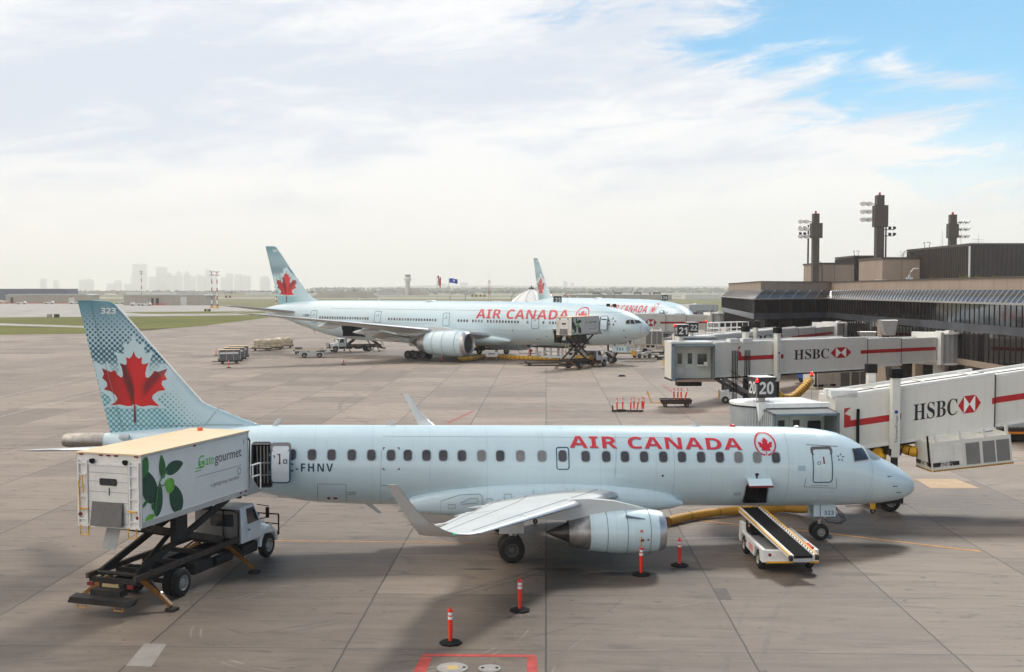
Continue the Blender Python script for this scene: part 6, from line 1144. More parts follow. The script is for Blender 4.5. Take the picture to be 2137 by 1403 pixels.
def cab(label,loc,rz,W_,D_,H_,open_face=False,curve=True,group='boarding cabs at the end of the jet bridges'):
    """front faces local -Y; loc.z = floor"""
    T=thing('boarding_cab',label,'boarding cab',loc,rz,group); zr=H_
    if curve:
        n=26; r=D_/2; pts=[(-W_/2+ (r+.0)*cos(pi/2+pi*k/n),r*sin(pi/2+pi*k/n)+0) for k in range(n+1)]
        b=MB(); b.prism([(W_/2,-r),(W_/2,r)]+pts,zr,zr+.14,'z'); b.build('roof',M_white,T); b=MB(); b.prism([(W_/2,-r),(W_/2,r)]+pts,-.2,0,'z'); b.build('floor',M_dark,T)
        b=MB(); nn_=70; rr_=r-.06; ring=[(-W_/2+(rr_+.035*(k%2))*cos(pi/2+pi*k/nn_),(rr_+.035*(k%2))*sin(pi/2+pi*k/nn_)) for k in range(nn_+1)]
        b.add([(x,y,z) for z in (0,zr) for x,y in ring],[(k,k+1,nn_+2+k,nn_+1+k) for k in range(nn_)]); b.build('corrugated_curtain',M_curt,T)
        b=MB(); b.box(W_/2-.1,W_/2,-r,r,0,zr); b.box(-W_/2,W_/2,r-.08,r,0,zr); b.build('back_wall',M_cream,T); fy_=-r
        b=MB(); b.tube([(x*1.0,y*1.01,zr+.0) for x,y in pts],.035,5); b.build('roof_edge',M_black,T)
    else:
        fy_=-D_/2; b=MB(); b.box(-W_/2,W_/2,-D_/2,D_/2,zr,zr+.12); b.build('roof',M_white,T); b=MB(); b.box(-W_/2,W_/2,-D_/2,D_/2,-.15,0); b.build('floor',M_dark,T); b=MB(); b.box(-W_/2,-W_/2+.08,-D_/2,D_/2,0,zr); b.box(W_/2-.08,W_/2,-D_/2,D_/2,0,zr); b.box(-W_/2,W_/2,D_/2-.08,D_/2,0,zr); b.build('back_wall',M_cream,T)
    # folding canopy: nested frames stepping out toward the aircraft
    nf=7 if curve else 4; dd=.20
    for k in range(nf):
        y=fy_-.05-dd*k; o=.015*k; z1=zr-.05-.02*k; b=MB(); x0,x1=-W_/2-.75+o,W_/2-.05-o*.5; t=.09
        if not curve: x0=-W_/2+.02+o
        m=0 if k<nf-1 else 1
        b.box(x0,x0+t,y-.12,y+.02,-.1,z1,m); b.box(x1-t,x1,y-.12,y+.02,-.1,z1,m); b.box(x0,x1,y-.12,y+.02,z1-t,z1,m)
        b.box(x0+t,x0+t+.02,y-.15,y+.15,0,z1-t,2); b.box(x1-t-.02,x1-t,y-.15,y+.15,0,z1-t,2); b.box(x0+t,x1-t,y-.15,y+.15,z1-t-.02,z1-t,2)
        b.build('canopy_fold',[M_curt if curve else M_frame,M_frame,mat('bellows_inner',(.16,.17,.17),.8)],T)
    if curve:
        b=MB(); b.hexa([(-W_/2-.9,fy_-.25,zr+.0),(W_/2,fy_-.25,zr+.0),(W_/2,fy_+.2,zr+.0),(-W_/2-.9,fy_+.2,zr+.0)],[(-W_/2-.9,fy_-.2,zr+.2),(W_/2,fy_-.2,zr+.2),(W_/2,fy_+.2,zr+.2),(-W_/2-.9,fy_+.2,zr+.2)]); b.hexa([(-W_/2-.95,fy_-.26,zr-.6),(-W_/2-.9,fy_-.26,zr-.6),(-W_/2-.88,fy_,zr-.05),(-W_/2-.95,fy_,zr-.05)],[(-W_/2-.95,fy_-.26,zr+.2),(-W_/2-.5,fy_-.26,zr+.2),(-W_/2-.5,fy_,zr+.2),(-W_/2-.95,fy_,zr+.2)]); b.build('front_lip',M_white,T)
    # inner end wall with doors
    iy=fy_+.5; b=MB(); b.box(-W_/2+.1,W_/2-.1,iy,iy+.06,0,zr-.02); iw=b.build('inner_wall',mat('inner_wall_grey',lin(188,192,184),.55),T)
    for k,xx in enumerate((-.85,-.08)):
        b=MB(); b.box(xx-.36,xx+.36,iy-.03,iy-.002,.05,2.15); d=b.build('door',mat('inner_door',lin(196,199,190),.5),T); b=MB(); b.box(xx-.17,xx+.17,iy-.045,iy-.032,1.1,1.9); b.build('door_window',M_glass,d); b=MB(); b.box(xx-.35,xx+.35,iy-.04,iy-.032,.08,.8); b.build('kick_plate',M_lgrey,d)
    b=MB(); b.add([(x,iy-.02,z) for x,z in rrect(.5,1.2,1.05,1.85,.1)],[tuple(range(20))]); b.build('cab_window',M_glass,iw); b=MB(); b.box(.45,1.25,iy-.3,iy-.002,.95,1.03); b.box(.95,1.2,iy-.32,iy-.12,1.05,1.25); b.build('control_console',M_refl,T)
    b=MB(); b.box(-.5,.1,iy-.2,iy-.1,2.35,2.42); b.build('ceiling_light',M_refl,T)
    b=MB(); b.box(-W_/2+.25,W_/2-.05,fy_-dd*nf-.2,fy_,-.14,-.02); b.build('bumper_sill',mat('sill_tan',(.3,.22,.17),.8),T)
    b=MB(); b.box(-.9,.9,-.5,.5,-.6,-.2); b.cyl((.4,-.9,-.42),(.4,-.7,-.42),.16,n=12); b.cyl((-.8,-.9,-.4),(-.8,-.75,-.4),.1,n=12); b.build('under_cab_gear',M_dark,T)
    return T
def unit(label,loc,rz,L_=3.6,D_=1.7,H_=1.5,pitch=0,text=True,group='grey air units beneath the bridges',legs=True):
    """near lower left corner at loc, long side along +x, camera side = -y"""
    T=thing('air_unit',label,'air unit',loc,rz,group); T.rotation_euler=(0,-pitch,rz); b=MB(); b.box(0,L_,0,D_,0,H_); B_=b.build('housing',M_cream,T,bev=.02)
    for a,c in ((.43,.60),(.64,.79),(.81,.97)):
        b=MB(); b.box(L_*a,L_*c,-.012,.0,.18,H_-.2); 
        for k in range(22): z=.2+(H_-.42)*k/22; b.box(L_*a,L_*c,-.022,-.013,z,z+.02)
        b.build('vent_grille',mat('grille_grey',(.24,.235,.225),.6,.2),T)
    b=MB(); b.box(L_*.04,L_*.26,-.012,0,.45,H_-.25); b.box(L_*.30,L_*.38,-.012,0,.3,H_-.15); b.build('access_panel',mat('panel_cream',lin(222,220,212),.5),T)
    b=MB(); n=int(L_/.12)
    for k in range(n):
        b.hexa([(L_*k/n,-.03,0),(L_*(k+.5)/n,-.03,0),(L_*(k+.5)/n,-.002,0),(L_*k/n,-.002,0)],[(L_*k/n+.04,-.03,.07),(L_*(k+.5)/n+.04,-.03,.07),(L_*(k+.5)/n+.04,-.002,.07),(L_*k/n+.04,-.002,.07)],k%2*0); b.hexa([(L_*(k+.5)/n,-.03,0),(L_*(k+1)/n,-.03,0),(L_*(k+1)/n,-.002,0),(L_*(k+.5)/n,-.002,0)],[(L_*(k+.5)/n+.04,-.03,.07),(L_*(k+1)/n+.04,-.03,.07),(L_*(k+1)/n+.04,-.002,.07),(L_*(k+.5)/n+.04,-.002,.07)],1)
    m_=int(D_/.12)
    for k in range(m_*2): b.box(-.03,-.002,D_*k/(2*m_),D_*(k+1)/(2*m_),0,.07,k%2)
    b.build('hazard_edge',[M_yel,M_black],T)
    if text:
        mb=MB(); decal(poly2d([(.06,.22),(L_*.10,.22),(L_*.12,.42),(.06,.42)]),lambda u,v:(u,-.018,v),mb=mb); decal(poly2d([(L_*.24,.42),(L_*.26,.22),(L_*.34,.22),(L_*.34,.42)]),lambda u,v:(u,-.018,v),mb=mb); vs,fs,w=text2d('INET',.18,1.1); decal((vs,fs),lambda u,v:(L_*.12+u*.42/w+.2*v,-.018,.23+v),mb=mb); decal(poly2d([(L_*.22,.22),(L_*.25,.22),(L_*.235,.5)]),lambda u,v:(u,-.018,v),mb=mb); mb.build('maker_name',M_ink,T)
        mb=MB(); decal(poly2d([(.06,.22),(D_*.3,.22),(D_*.36,.42),(.06,.42)]),lambda u,v:(-.012,D_-u,v),mb=mb); decal(poly2d([(D_*.68,.42),(D_*.74,.22),(D_*.97,.22),(D_*.97,.42)]),lambda u,v:(-.012,D_-u,v),mb=mb); vs,fs,w=text2d('INET',.18,1.1); decal((vs,fs),lambda u,v:(-.012,D_-(D_*.38+u*.42/w+.2*v),.23+v),mb=mb); mb.build('maker_name',M_ink,T)
    if legs:
        b=MB()
        for x in (.3,L_*.38,L_*.68,L_-.15):
            for y in (.12,D_-.2): b.box(x-.06,x+.06,y-.06,y+.06,H_,H_+.45)
            b.box(x-.05,x+.05,.0,D_,H_+.002,H_+.09)
        b.build('hanger',M_cream,T)
        b=MB()
        for k in range(3): b.tube([(-.03,.12+.06*k,H_+.3),(-.04,.12+.06*k,H_-.1),(-.04,.1+.06*k,.25)],.025,5)
        b.build('cable',M_black,T)
    return T
# --- gate 20 (nearest)
dN=54.0; X=lambda px,d=dN:(px-1068.5)/FPX*d
zA=HC-(943-YH)*dN/FPX; uB=X(2085)-X(1745); 
T20,zf20=bridge('nearest jet bridge at gate 20, its white tunnel running out of the right edge',(X(1745),dN),(X(1745)+24,dN+.6),zA-.02,zA+24*.142,2.62,2.7,[uB,uB+9,uB+15.],
 [('notch',.45,1.10,2.05),('stripe',.77,X(1885)-X(1745),1.10,1.42,0),('text',X(1911)-X(1745),X(2004)-X(1745),.95,.80),('hex',X(2029.5)-X(1745),1.36,1.12,.86),('stripe',X(2077)-X(1745),uB,1.20,1.50,0),('stripe',uB,uB+8.9,1.20,1.50,1)],rot=False)
lift(T20,X(1866)-X(1745),2.7,zf20(2.6),2.62-.35)
b=MB(); 
for y in (.2,1.0): b.box(-.2,1.1,y-.2,y+.25,zf20(0)+2.66,zf20(0)+3.0)
b.build('roof_box',M_white,T20)
b=MB()
for k in range(3): b.tube([(1.05+.05*k,-.12,zf20(0)+2.1),(1.03+.05*k,-.14,zf20(0)+1.2),(1.06+.05*k,-.12,zf20(0)-.2)],.03,5)
b.build('cable',M_black,T20)
C20=cab('boarding cab of gate 20 with curved ribbed side, behind the nose of jet 323',(X(1648,54.4),54.5,2.72),R(10),2.7,3.2,2.58)
gate_sign('20',(X(1592,54.2),54.3,5.14),1.0,R(14)); warn_lamp('red lamp left of the gate 20 sign',(X(1579,53.8),53.6,5.35),1.0); warn_lamp('red lamp on the roof between gate 20 sign and tunnel',(X(1698,56),56.2,5.2),1.3)
unit('long grey air unit slung under the nearest jet bridge',(X(1956,52.3),52.6,2.2),R(4),4.0,1.75,1.42,pitch=R(5.5))
hose('air_hose','yellow ribbed duct looping from the air unit of the nearest bridge',[(X(1944,54),54.3,3.0),(X(1915,54),54.3,2.95),(X(1880,54.5),54.9,3.15),(X(1850,55),55.2,3.2),(X(1838,54),54.2,2.9)],.27,ring=.13)
hose('air_hose','short yellow duct hanging behind the cockpit of jet 323',[(X(1800,55),55.6,3.3),(X(1835,55),55.3,3.25),(X(1852,54),54.6,2.9),(X(1848,53),53.8,2.2)],.27,ring=.13)
# --- gate 21
d0,d1=84.,92.; P=(X(1530,d0),d0); Q=(X(1810,d1),d1); dv=Vector((Q[0]-P[0],Q[1]-P[1])).normalized()
def U(px): r=(px-1068.5)/FPX; return (r*P[1]-P[0])/(dv.x-dv.y*r)
P21=(P[0]+dv.x*U(1492),P[1]+dv.y*U(1492)); o=-U(1492); ue=U(1962)+o
T21,zf21=bridge('jet bridge at gate 21 with black sponsor lettering, second from the camera',P21,(P21[0]+dv.x*ue,P21[1]+dv.y*ue),4.40,4.42,2.45,2.8,[U(1812)+o,U(1885)+o,ue],
 [('notch',U(1541)+o,1.12,2.2),('stripe',U(1541)+o+.3,U(1636)+o,1.12,1.45,0),('text',U(1658)+o,U(1731)+o,.98,.78),('hex',U(1756)+o,1.38,2.45,.86),('stripe',U(1797)+o,U(1812)+o,1.2,1.5,0),('stripe',U(1812)+o,U(1885)+o-.05,1.2,1.5,1),('stripe',U(1885)+o,ue-.2,1.2,1.5,2)])
lift(T21,U(1616)+o,2.8,4.40,2.15)
b=MB()
for u in (2.0,3.3): b.box(u-.5,u+.5,-.1,.35,4.4+2.47,4.4+2.8)
b.build('roof_box',M_white,T21); b=MB()
for u in (2.0,3.3):
    for k in range(4): b.tube([(u-.35+.16*k,-.18,6.3),(u-.38+.17*k,-.2,5.2),(u-.36+.16*k,-.16,3.4),(u-.2+.1*k,-.1,1.9)],.035,5)
b.build('cable',M_black,T21)
b=MB(); 
for s in (0,1.1): b.bar((1.0,.1+s,4.2),(8.5,-.9+s,.35),.06,.28)
for k in range(14): t=k/14; b.box(1.0+7.5*t,1.3+7.5*t,.1-t,1.2-t,4.2-3.85*t-.02,4.2-3.85*t+.02)
for s in (0,1.1): b.tube([(1.0,.1+s,5.1),(8.5,-.9+s,1.3)],.03,5)
b.build('service_stair',mat('stair_grey',(.16,.16,.16),.6),T21)
cab('open boarding cab of gate 21, its grey frame and double doors facing the apron',(X(1445,82),83.6,4.27),R(4),3.2,2.4,2.65,curve=False)
gate_sign('21',(X(1424,83.5),84.0,6.95),.88,R(10)); warn_lamp('red lamp left of the gate 21 sign',(X(1408,84),84.,7.05),1.0)
u_=at(1712,815); unit('grey air unit under the gate 21 bridge, beside a yellow duct',(X(1712,93),93.6,2.45),R(30),6.3,1.7,1.55)
hose('air_hose','orange yellow duct sagging from the gate 21 air unit',[(X(1697,93),93.8,3.2),(X(1680,92),92.6,2.6),(X(1655,91),91.2,2.0),(X(1635,90),90.4,2.1),(X(1622,90),90.5,2.6)],.36,ring=.16)
q=at(1686,800); T=thing('blue_cart','blue covered cart on small wheels behind the gate 21 air unit','cart',(q.x,q.y,0)); b=MB(); b.hexa([(-.9,-1.5,.6),(3.5,-1.5,.6),(3.5,1.5,.6),(-.9,1.5,.6)],[(-.9,-1.5,2.4),(3.5,-1.5,2.4),(3.5,1.5,2.4),(-.9,1.5,2.4)]); b.build('cover',M_blue,T,bev=.05); [wheel(T,(x,y,.35),.35,.2,n=14) for x in (-.4,2.9) for y in (-1.2,1.2)]
q=at(1812,795); T=thing('red_bin','red skip standing by the terminal wall','bin',(q.x,q.y,0)); b=MB(); b.hexa([(-1.2,-1,0),(1.2,-1,0),(1.2,1,0),(-1.2,1,0)],[(-1.5,-1.2,1.6),(1.5,-1.2,1.6),(1.5,1.2,1.6),(-1.5,1.2,1.6)]); b.build('tub',mat('bin_red',lin(130,35,35),.6,dirt=.3),T,bev=.04); b=MB(); b.box(-1.55,1.55,-1.25,1.25,1.6,1.7); b.build('rim',M_dred,T)
# --- gate 22
P=(X(1475,104),104.); Q=(X(1745,132),132.); Lq=hypot(Q[0]-P[0],Q[1]-P[1])
T22,zf22=bridge('jet bridge at gate 22, mostly hidden behind the gate 21 bridge',P,Q,3.75,4.0,2.72,2.8,[Lq*.66,Lq*.82,Lq],[('notch',1.2,1.2,2.3),('text',Lq*.19,Lq*.44,1.55,.85),('hex',Lq*.50,1.98,2.2,.9),('stripe',Lq*.60,Lq*.66-.05,1.62,1.95,0),('stripe',Lq*.66,Lq*.82-.05,1.62,1.95,1),('stripe',Lq*.82,Lq-.3,1.62,1.95,2)])
lift(T22,Lq*.30,2.8,3.8,2.3); cab('boarding cab of gate 22 behind the gate 21 cab',(X(1452,104),105.,3.75),R(10),3.4,2.6,2.7,curve=False)
gate_sign('22',(X(1446,104),104.6,6.42),.95,R(16)); warn_lamp('red lamp on the roof of the gate 22 cab',(X(1475,104),104.5,6.6),1.2)
T=thing('roof_railing','white steel railing around the gate 22 bridge roof platform','railing',(X(1500,108),108.,6.6),R(40)); b=MB()
for z in (.55,1.1): b.tube([(0,0,z),(4.6,0,z),(4.6,1.4,z),(0,1.4,z),(0,0,z)],.035,5)
for k in range(6): b.cyl((4.6*k/5,0,0),(4.6*k/5,0,1.1),.03,n=5); b.cyl((4.6*k/5,1.4,0),(4.6*k/5,1.4,1.1),.03,n=5)
b.build('rail',M_refl,T)
# --- gate 23
P=(X(1171,176),176.); Q=(X(1482,181),181.); Lq=hypot(Q[0]-P[0],Q[1]-P[1])
f=lambda px:(px-1171)/(1482-1171)*Lq
T23,zf23=bridge('jet bridge at gate 23, passing behind the nose of jet 731',P,Q,4.2,4.2,2.72,2.8,[f(1388),f(1432),f(1482)],[('text',f(1262),f(1330),1.0,.9),('hex',f(1356),1.42,f(1370)-f(1342)-.2,1.1),('stripe',f(1376),f(1388),1.25,1.55,0),('stripe',f(1388),f(1432),1.25,1.55,1),('stripe',f(1432),f(1480),1.25,1.55,2)])
cab('boarding cab of gate 23 hidden behind jet 731',(X(1166,177),178,4.6),R(8),3.4,2.6,2.9,curve=False); lift(T23,f(1279),2.8,4.6,2.6)
gate_sign('23',(X(1163,176),175.8,8.05),1.25,R(4)); warn_lamp('red lamp left of the gate 23 sign',(X(1152,176),176.,8.0),1.9); warn_lamp('red lamp right of the gate 23 sign',(X(1185,176),176.,8.0),1.9)
unit('air unit with big grilles under the gate 23 bridge, beside the nose of jet 731',(X(1322,171),171,2.35),R(3),4.6,1.7,2.3,text=False)
# --- gate 24 far
P=(X(1438,216),216.); Q=(X(1512,226),226.); T24,_=bridge('farthest jet bridge at gate 24, ribbed white tunnel',P,Q,5.0,5.0,2.9,2.8,[9.,11.],[('notch',.3,1.2,2.3),('stripe',.6,3.0,1.1,1.5,0),('text',2.6,7.0,.9,.95),('hex',8.4,1.35,1.6,.9)],rot=False)
cab('boarding cab of gate 24 at the nose of the farthest jet',(X(1425,218),220,5.0),R(8),3.4,2.6,2.9,curve=False); gate_sign('24',(X(1388,215),216,8.3),1.1,R(3))
# right edge: dark roller loader with blue and red covers
q=at(2112,926); T=thing('roller_loader','dark roller loader with amber side strip at the right edge','cargo loader',(q.x+3.2,q.y+2.5,0),0); b=MB(); b.box(-4.2,5,-2,2,.5,1.0); b.box(-4.0,5,-1.8,1.8,.2,.5); b.build('frame',M_dark,T); b=MB(); b.box(-4.2,5,-2.03,-2.0,.62,.78); b.build('side_strip',mat('amber_strip',lin(215,130,25),.5),T); b=MB()
for k in range(30): b.cyl((-4.1+.3*k,-1.9,1.08),(-4.1+.3*k,1.9,1.08),.07,n=8)
b.build('roller',M_grey,T)
T=thing('covered_cart','blue tarpaulin cart with a red end behind the roller loader','cart',(q.x+4.2,q.y+9,0),0); b=MB(); b.hexa([(-2.6,-1.2,.6),(4,-1.2,.6),(4,1.2,.6),(-2.6,1.2,.6)],[(-2.4,-1,2.6),(4,-1,2.6),(4,1,2.6),(-2.4,1,2.6)]); b.build('cover',M_blue,T,bev=.1); b=MB(); b.hexa([(-3.7,-1.2,.6),(-2.65,-1.2,.6),(-2.65,1.2,.6),(-3.7,1.2,.6)],[(-3.5,-1,2.3),(-2.65,-1,2.3),(-2.65,1,2.3),(-3.5,1,2.3)]); b.build('end_panel',M_red,T,bev=.05); [wheel(T,(x,y,.3),.3,.2,n=12) for x in (-2.2,3) for y in (-1,1)]
# ---------------- terminal building ----------------
M_cw=mat('curtain_glass',(.014,.011,.011),.06,spec=.5,var=.3,scale=.12); M_cw.node_tree.nodes['Principled BSDF'].inputs['IOR'].default_value=1.75
nt_=M_cw.node_tree; bp_=nn(nt_,'ShaderNodeBump'); bp_.inputs['Strength'].default_value=.25; bp_.inputs['Distance'].default_value=.05; tc_=nn(nt_,'ShaderNodeTexCoord'); link(nt_,noise(nt_,tc_.outputs['Object'],.55,2,.5),bp_.inputs['Height']); link(nt_,bp_.outputs[0],nt_.nodes['Principled BSDF'].inputs['Normal'])
M_mull=mat('dark_mullion',(.03,.026,.024),.4,.4); M_span=mat('spandrel_blue_grey',(.075,.08,.095),.3,.3,var=.4,scale=.35,dirt=.1); M_skyg=mat('skylight_glass',(.085,.075,.07),.16,.1,spec=.7,var=.3,scale=.2)
T=thing('terminal_building','long dark glass terminal with concrete parapet along the right side','building',(0,0,0))
PTS=[(39.9,62),(42.4,147),(31.4,139),(36.6,186),(60,192)]
Z=dict(par1=11.94,par0=10.9,sk=9.8,g1=9.8,sp1=8.0,sp0=7.3,lg=4.85,ledge=4.35)
def offs(k,o): # offset the facade path outward (towards the apron) with mitres
    out=[]
    for i,p in enumerate(PTS):
        ns=[]
        for a,b_ in ((i-1,i),(i,i+1)):
            if a<0 or b_>=len(PTS): continue
            d=Vector((PTS[b_][0]-PTS[a][0],PTS[b_][1]-PTS[a][1])).normalized(); ns.append(Vector((-d.y,d.x)))
        n=sum(ns,Vector((0,0))); n=n/ (n.length**2) * len(ns) if len(ns)==2 else ns[0]
        if len(ns)==2: m=(ns[0]+ns[1]); n=m/(m.length**2)*2
        out.append(Vector((p[0],p[1]))+n*o)
    return out
P0=offs(0,0); P1=offs(0,1.3); P2=offs(0,1.36); P3=offs(0,1.55); PI_=offs(0,-3.0); PC=offs(0,.25)
def bandmesh(A,za,B,zb_,name,m,mb=None,mi=0):
    own=mb is None
    if own: mb=MB()
    for i in range(len(A)-1): mb.add([(A[i].x,A[i].y,za),(A[i+1].x,A[i+1].y,za),(B[i+1].x,B[i+1].y,zb_),(B[i].x,B[i].y,zb_)],[(0,1,2,3)],mi)
    return mb.build(name,m,T) if own else mb
# parapet with panel joints
mb=MB(); bandmesh(PC,Z['par0'],PC,Z['par1'],'',None,mb); bandmesh(PC,Z['par1'],P0,Z['par1'],'',None,mb); pa=mb.build('parapet',M_conc,T)
mj=MB(); ms=MB(); mm=MB(); mr_=MB(); r4=random.Random(4)
for i in range(len(PTS)-1):
    a,c=PC[i],PC[i+1]; L_=(c-a).length; d=(c-a)/L_; n=Vector((-d.y,d.x)); k=0
    while k*2.6<L_: p=a+d*k*2.6+n*.004; q=p+d*.04; mj.add([(p.x,p.y,Z['par0']),(q.x,q.y,Z['par0']),(q.x,q.y,Z['par1']-.08),(p.x,p.y,Z['par1']-.08)],[(0,1,2,3)]); k+=1
    mj.bar((a.x+n.x*.05,a.y+n.y*.05,Z['par1']+.03),(c.x+n.x*.05,c.y+n.y*.05,Z['par1']+.03),.18,.08)
    a,c=P1[i],P1[i+1]; L_=(c-a).length; d=(c-a)/L_; n=Vector((-d.y,d.x)); sp_=1.05 if i!=1 else 2.1; nb=int(L_/sp_)
    for k in range(nb+1):
        p=a+d*L_*k/nb+n*.025; mm.box(p.x-.025,p.x+.025,p.y-.025,p.y+.025,Z['sp1'],Z['sk']); mm.box(p.x-.025,p.x+.025,p.y-.025,p.y+.025,Z['lg'],Z['sp0'])
        a0=P0[i]+(P0[i+1]-P0[i])*k/nb; mr_.bar((p.x,p.y,Z['sk']+.04),(a0.x+n.x*.2,a0.y+n.y*.2,Z['par0']-.02),.06,.05)
    for z in (Z['sk'],): mr_.bar((a.x+n.x*.08,a.y+n.y*.08,z),(c.x+n.x*.08,c.y+n.y*.08,z),.16,.16)
mj.build('panel_joint',M_brown,pa)
sk=bandmesh(P1,Z['sk'],P0,Z['par0'],'skylight',M_skyg); mr_.build('skylight_rib',mat('rib_grey',(.38,.36,.34),.45,.3),sk)
gl=bandmesh(P1,Z['lg'],P1,Z['sk'],'curtain_wall',M_cw); mm.build('mullion',M_mull,gl)
mb=MB(); bandmesh(P2,Z['sp0'],P2,Z['sp1'],'',None,mb); mb.build('spandrel_band',M_span,T)
mb=MB(); bandmesh(P3,Z['ledge'],P3,Z['lg'],'',None,mb); bandmesh(P3,Z['lg'],P1,Z['lg'],'',None,mb); bandmesh(P3,Z['ledge'],PI_,Z['ledge'],'',None,mb); mb.build('floor_ledge',M_conc,T)
mb=MB(); bandmesh(PI_,0,PI_,Z['ledge'],'',None,mb); mb.build('ground_floor_wall',mat('ground_wall',(.05,.045,.042),.7,var=.5,scale=.4),T)
for i in range(len(PTS)-1):
    a,c=offs(0,.6)[i],offs(0,.6)[i+1]; L_=(c-a).length
    for k in range(int(L_/7)+1): p=a+(c-a)*(k*7/L_); b=MB(); b.box(p.x-.4,p.x+.4,p.y-.4,p.y+.4,0,Z['ledge']); b.build('ground_column',M_conc,T)
mb=MB(); mb.add([(p.x,p.y,Z['par0']+.1) for p in P0]+[(140,200,Z['par0']+.1),(140,62,Z['par0']+.1)],[tuple(range(len(P0)+2))]); mb.build('roof',mat('roof_gravel',(.2,.19,.175),.9),T)
# white inner panels glimpsed below the skylight, brown buttress walls with stair
for px,d,zt,w in ((1858,118.,7.6,1.6),(2040,90.,7.5,.0)):
    if w: p=atd(px,690,d); b=MB(); b.hexa([(p.x-.4,p.y-1,0),(p.x+.5,p.y-1,0),(p.x+.5,p.y+3,0),(p.x-.4,p.y+3,0)],[(p.x-.4,p.y+1.6,zt),(p.x+.5,p.y+1.6,zt),(p.x+.5,p.y+3,zt),(p.x-.4,p.y+3,zt)]); t_=thing('buttress_wall','tan sloping concrete buttress against the glass wall','wall',(0,0,0)); b.build('slab',M_conc,t_); b2=MB(); b2.bar((p.x,p.y-1.04,.1),(p.x,p.y+1.55,zt+.02),1.1,.12); b2.build('coping',M_brown,t_)
for px,py0,py1,d,l in ((1856,668,700,112,'grey duct hood hanging on the glass wall above the gate 21 bridge'),(1812,692,705,110,'small grey hood beside the gate 22 rotunda')):
    t_=thing('duct_hood',l,'hood',(0,0,0)); p=atd(px,py0,d); q_=atd(px,py1,d); b=MB(); b.hexa([(p.x-.5,p.y-.4,q_.z),(p.x+.5,p.y-.4,q_.z),(p.x+.5,p.y+.5,q_.z),(p.x-.5,p.y+.5,q_.z)],[(p.x-1.0,p.y-.6,p.z),(p.x+.7,p.y-.6,p.z),(p.x+.7,p.y+.6,p.z),(p.x-1.0,p.y+.6,p.z)]); b.build('hood_body',M_lgrey,t_,bev=.04); b=MB(); b.cyl((p.x+.1,p.y,q_.z-3),(p.x+.1,p.y,q_.z),.1,n=8); b.build('hood_pipe',M_grey,t_)
# rooftop blocks
def block(name,label,x0,x1,y0,y1,z1,m,rib=0,group=None,z0=10.9):
    t_=thing(name,label,'building',((x0+x1)/2,(y0+y1)/2,z0),0,group); hx,hy=(x1-x0)/2,(y1-y0)/2; b=MB(); b.box(-hx,hx,-hy,hy,0,z1-z0); w_=b.build('wall',m,t_); b=MB(); b.box(-hx-.12,hx+.12,-hy-.12,hy+.12,z1-z0+.002,z1-z0+.25); b.build('coping',M_brown,t_)
    b=MB()
    if rib:
        k=0
        while -hx+k*rib<=hx: x=-hx+k*rib; b.box(x-.07,x+.07,-hy-.12,-hy-.002,0,z1-z0-.1); k+=1
        k=0
        while -hy+k*rib<=hy: y=-hy+k*rib; b.box(-hx-.12,-hx-.002,y-.07,y+.07,0,z1-z0-.1); k+=1
        b.build('rib',mat('rib_dark',(.075,.066,.06),.5,.2),w_)
    else:
        k=1
        while -hx+k*2.6<hx: x=-hx+k*2.6; b.box(x-.03,x+.03,-hy-.01,-hy-.002,0,z1-z0-.05); k+=1
        if b.v: b.build('panel_joint',M_brown,w_)
    return t_
M_ribw=mat('ribbed_cladding',(.085,.074,.068),.5,.2,var=.25,scale=.3,dirt=.1)
def bx_(px0,px1,d): return X(px0,d),X(px1,d)
zt=lambda py,d:HC+(YH-py)*d/FPX
a,c=bx_(1705,1781,168); block('rooftop_block','tan concrete rooftop block right of the left floodlight pylon',a,c,168,176,zt(552,168),M_conc)
a,c=bx_(1788,1840,165); block('rooftop_block','small dark ribbed block between the two tan blocks',X(1750,180),c+2,172,182,zt(537,172),M_ribw,.5)
a,c=bx_(1840,1943,148); block('rooftop_block','wider tan concrete block right of the tallest pylon',a,c,148,158,zt(541,148),M_conc)
zD=zt(512.5,132); a=X(2023,132); block('rooftop_block','large dark ribbed plant room filling the upper right edge',a,a+40,132,153,zD,M_ribw,.55)
b=MB(); T=thing('corner_strip','pale corner strip on the edge of the large ribbed plant room','trim',(a-.16,131.85,10.9)); b.box(-.08,.08,-.08,.08,0,zD-11); b.build('strip',M_white,T)
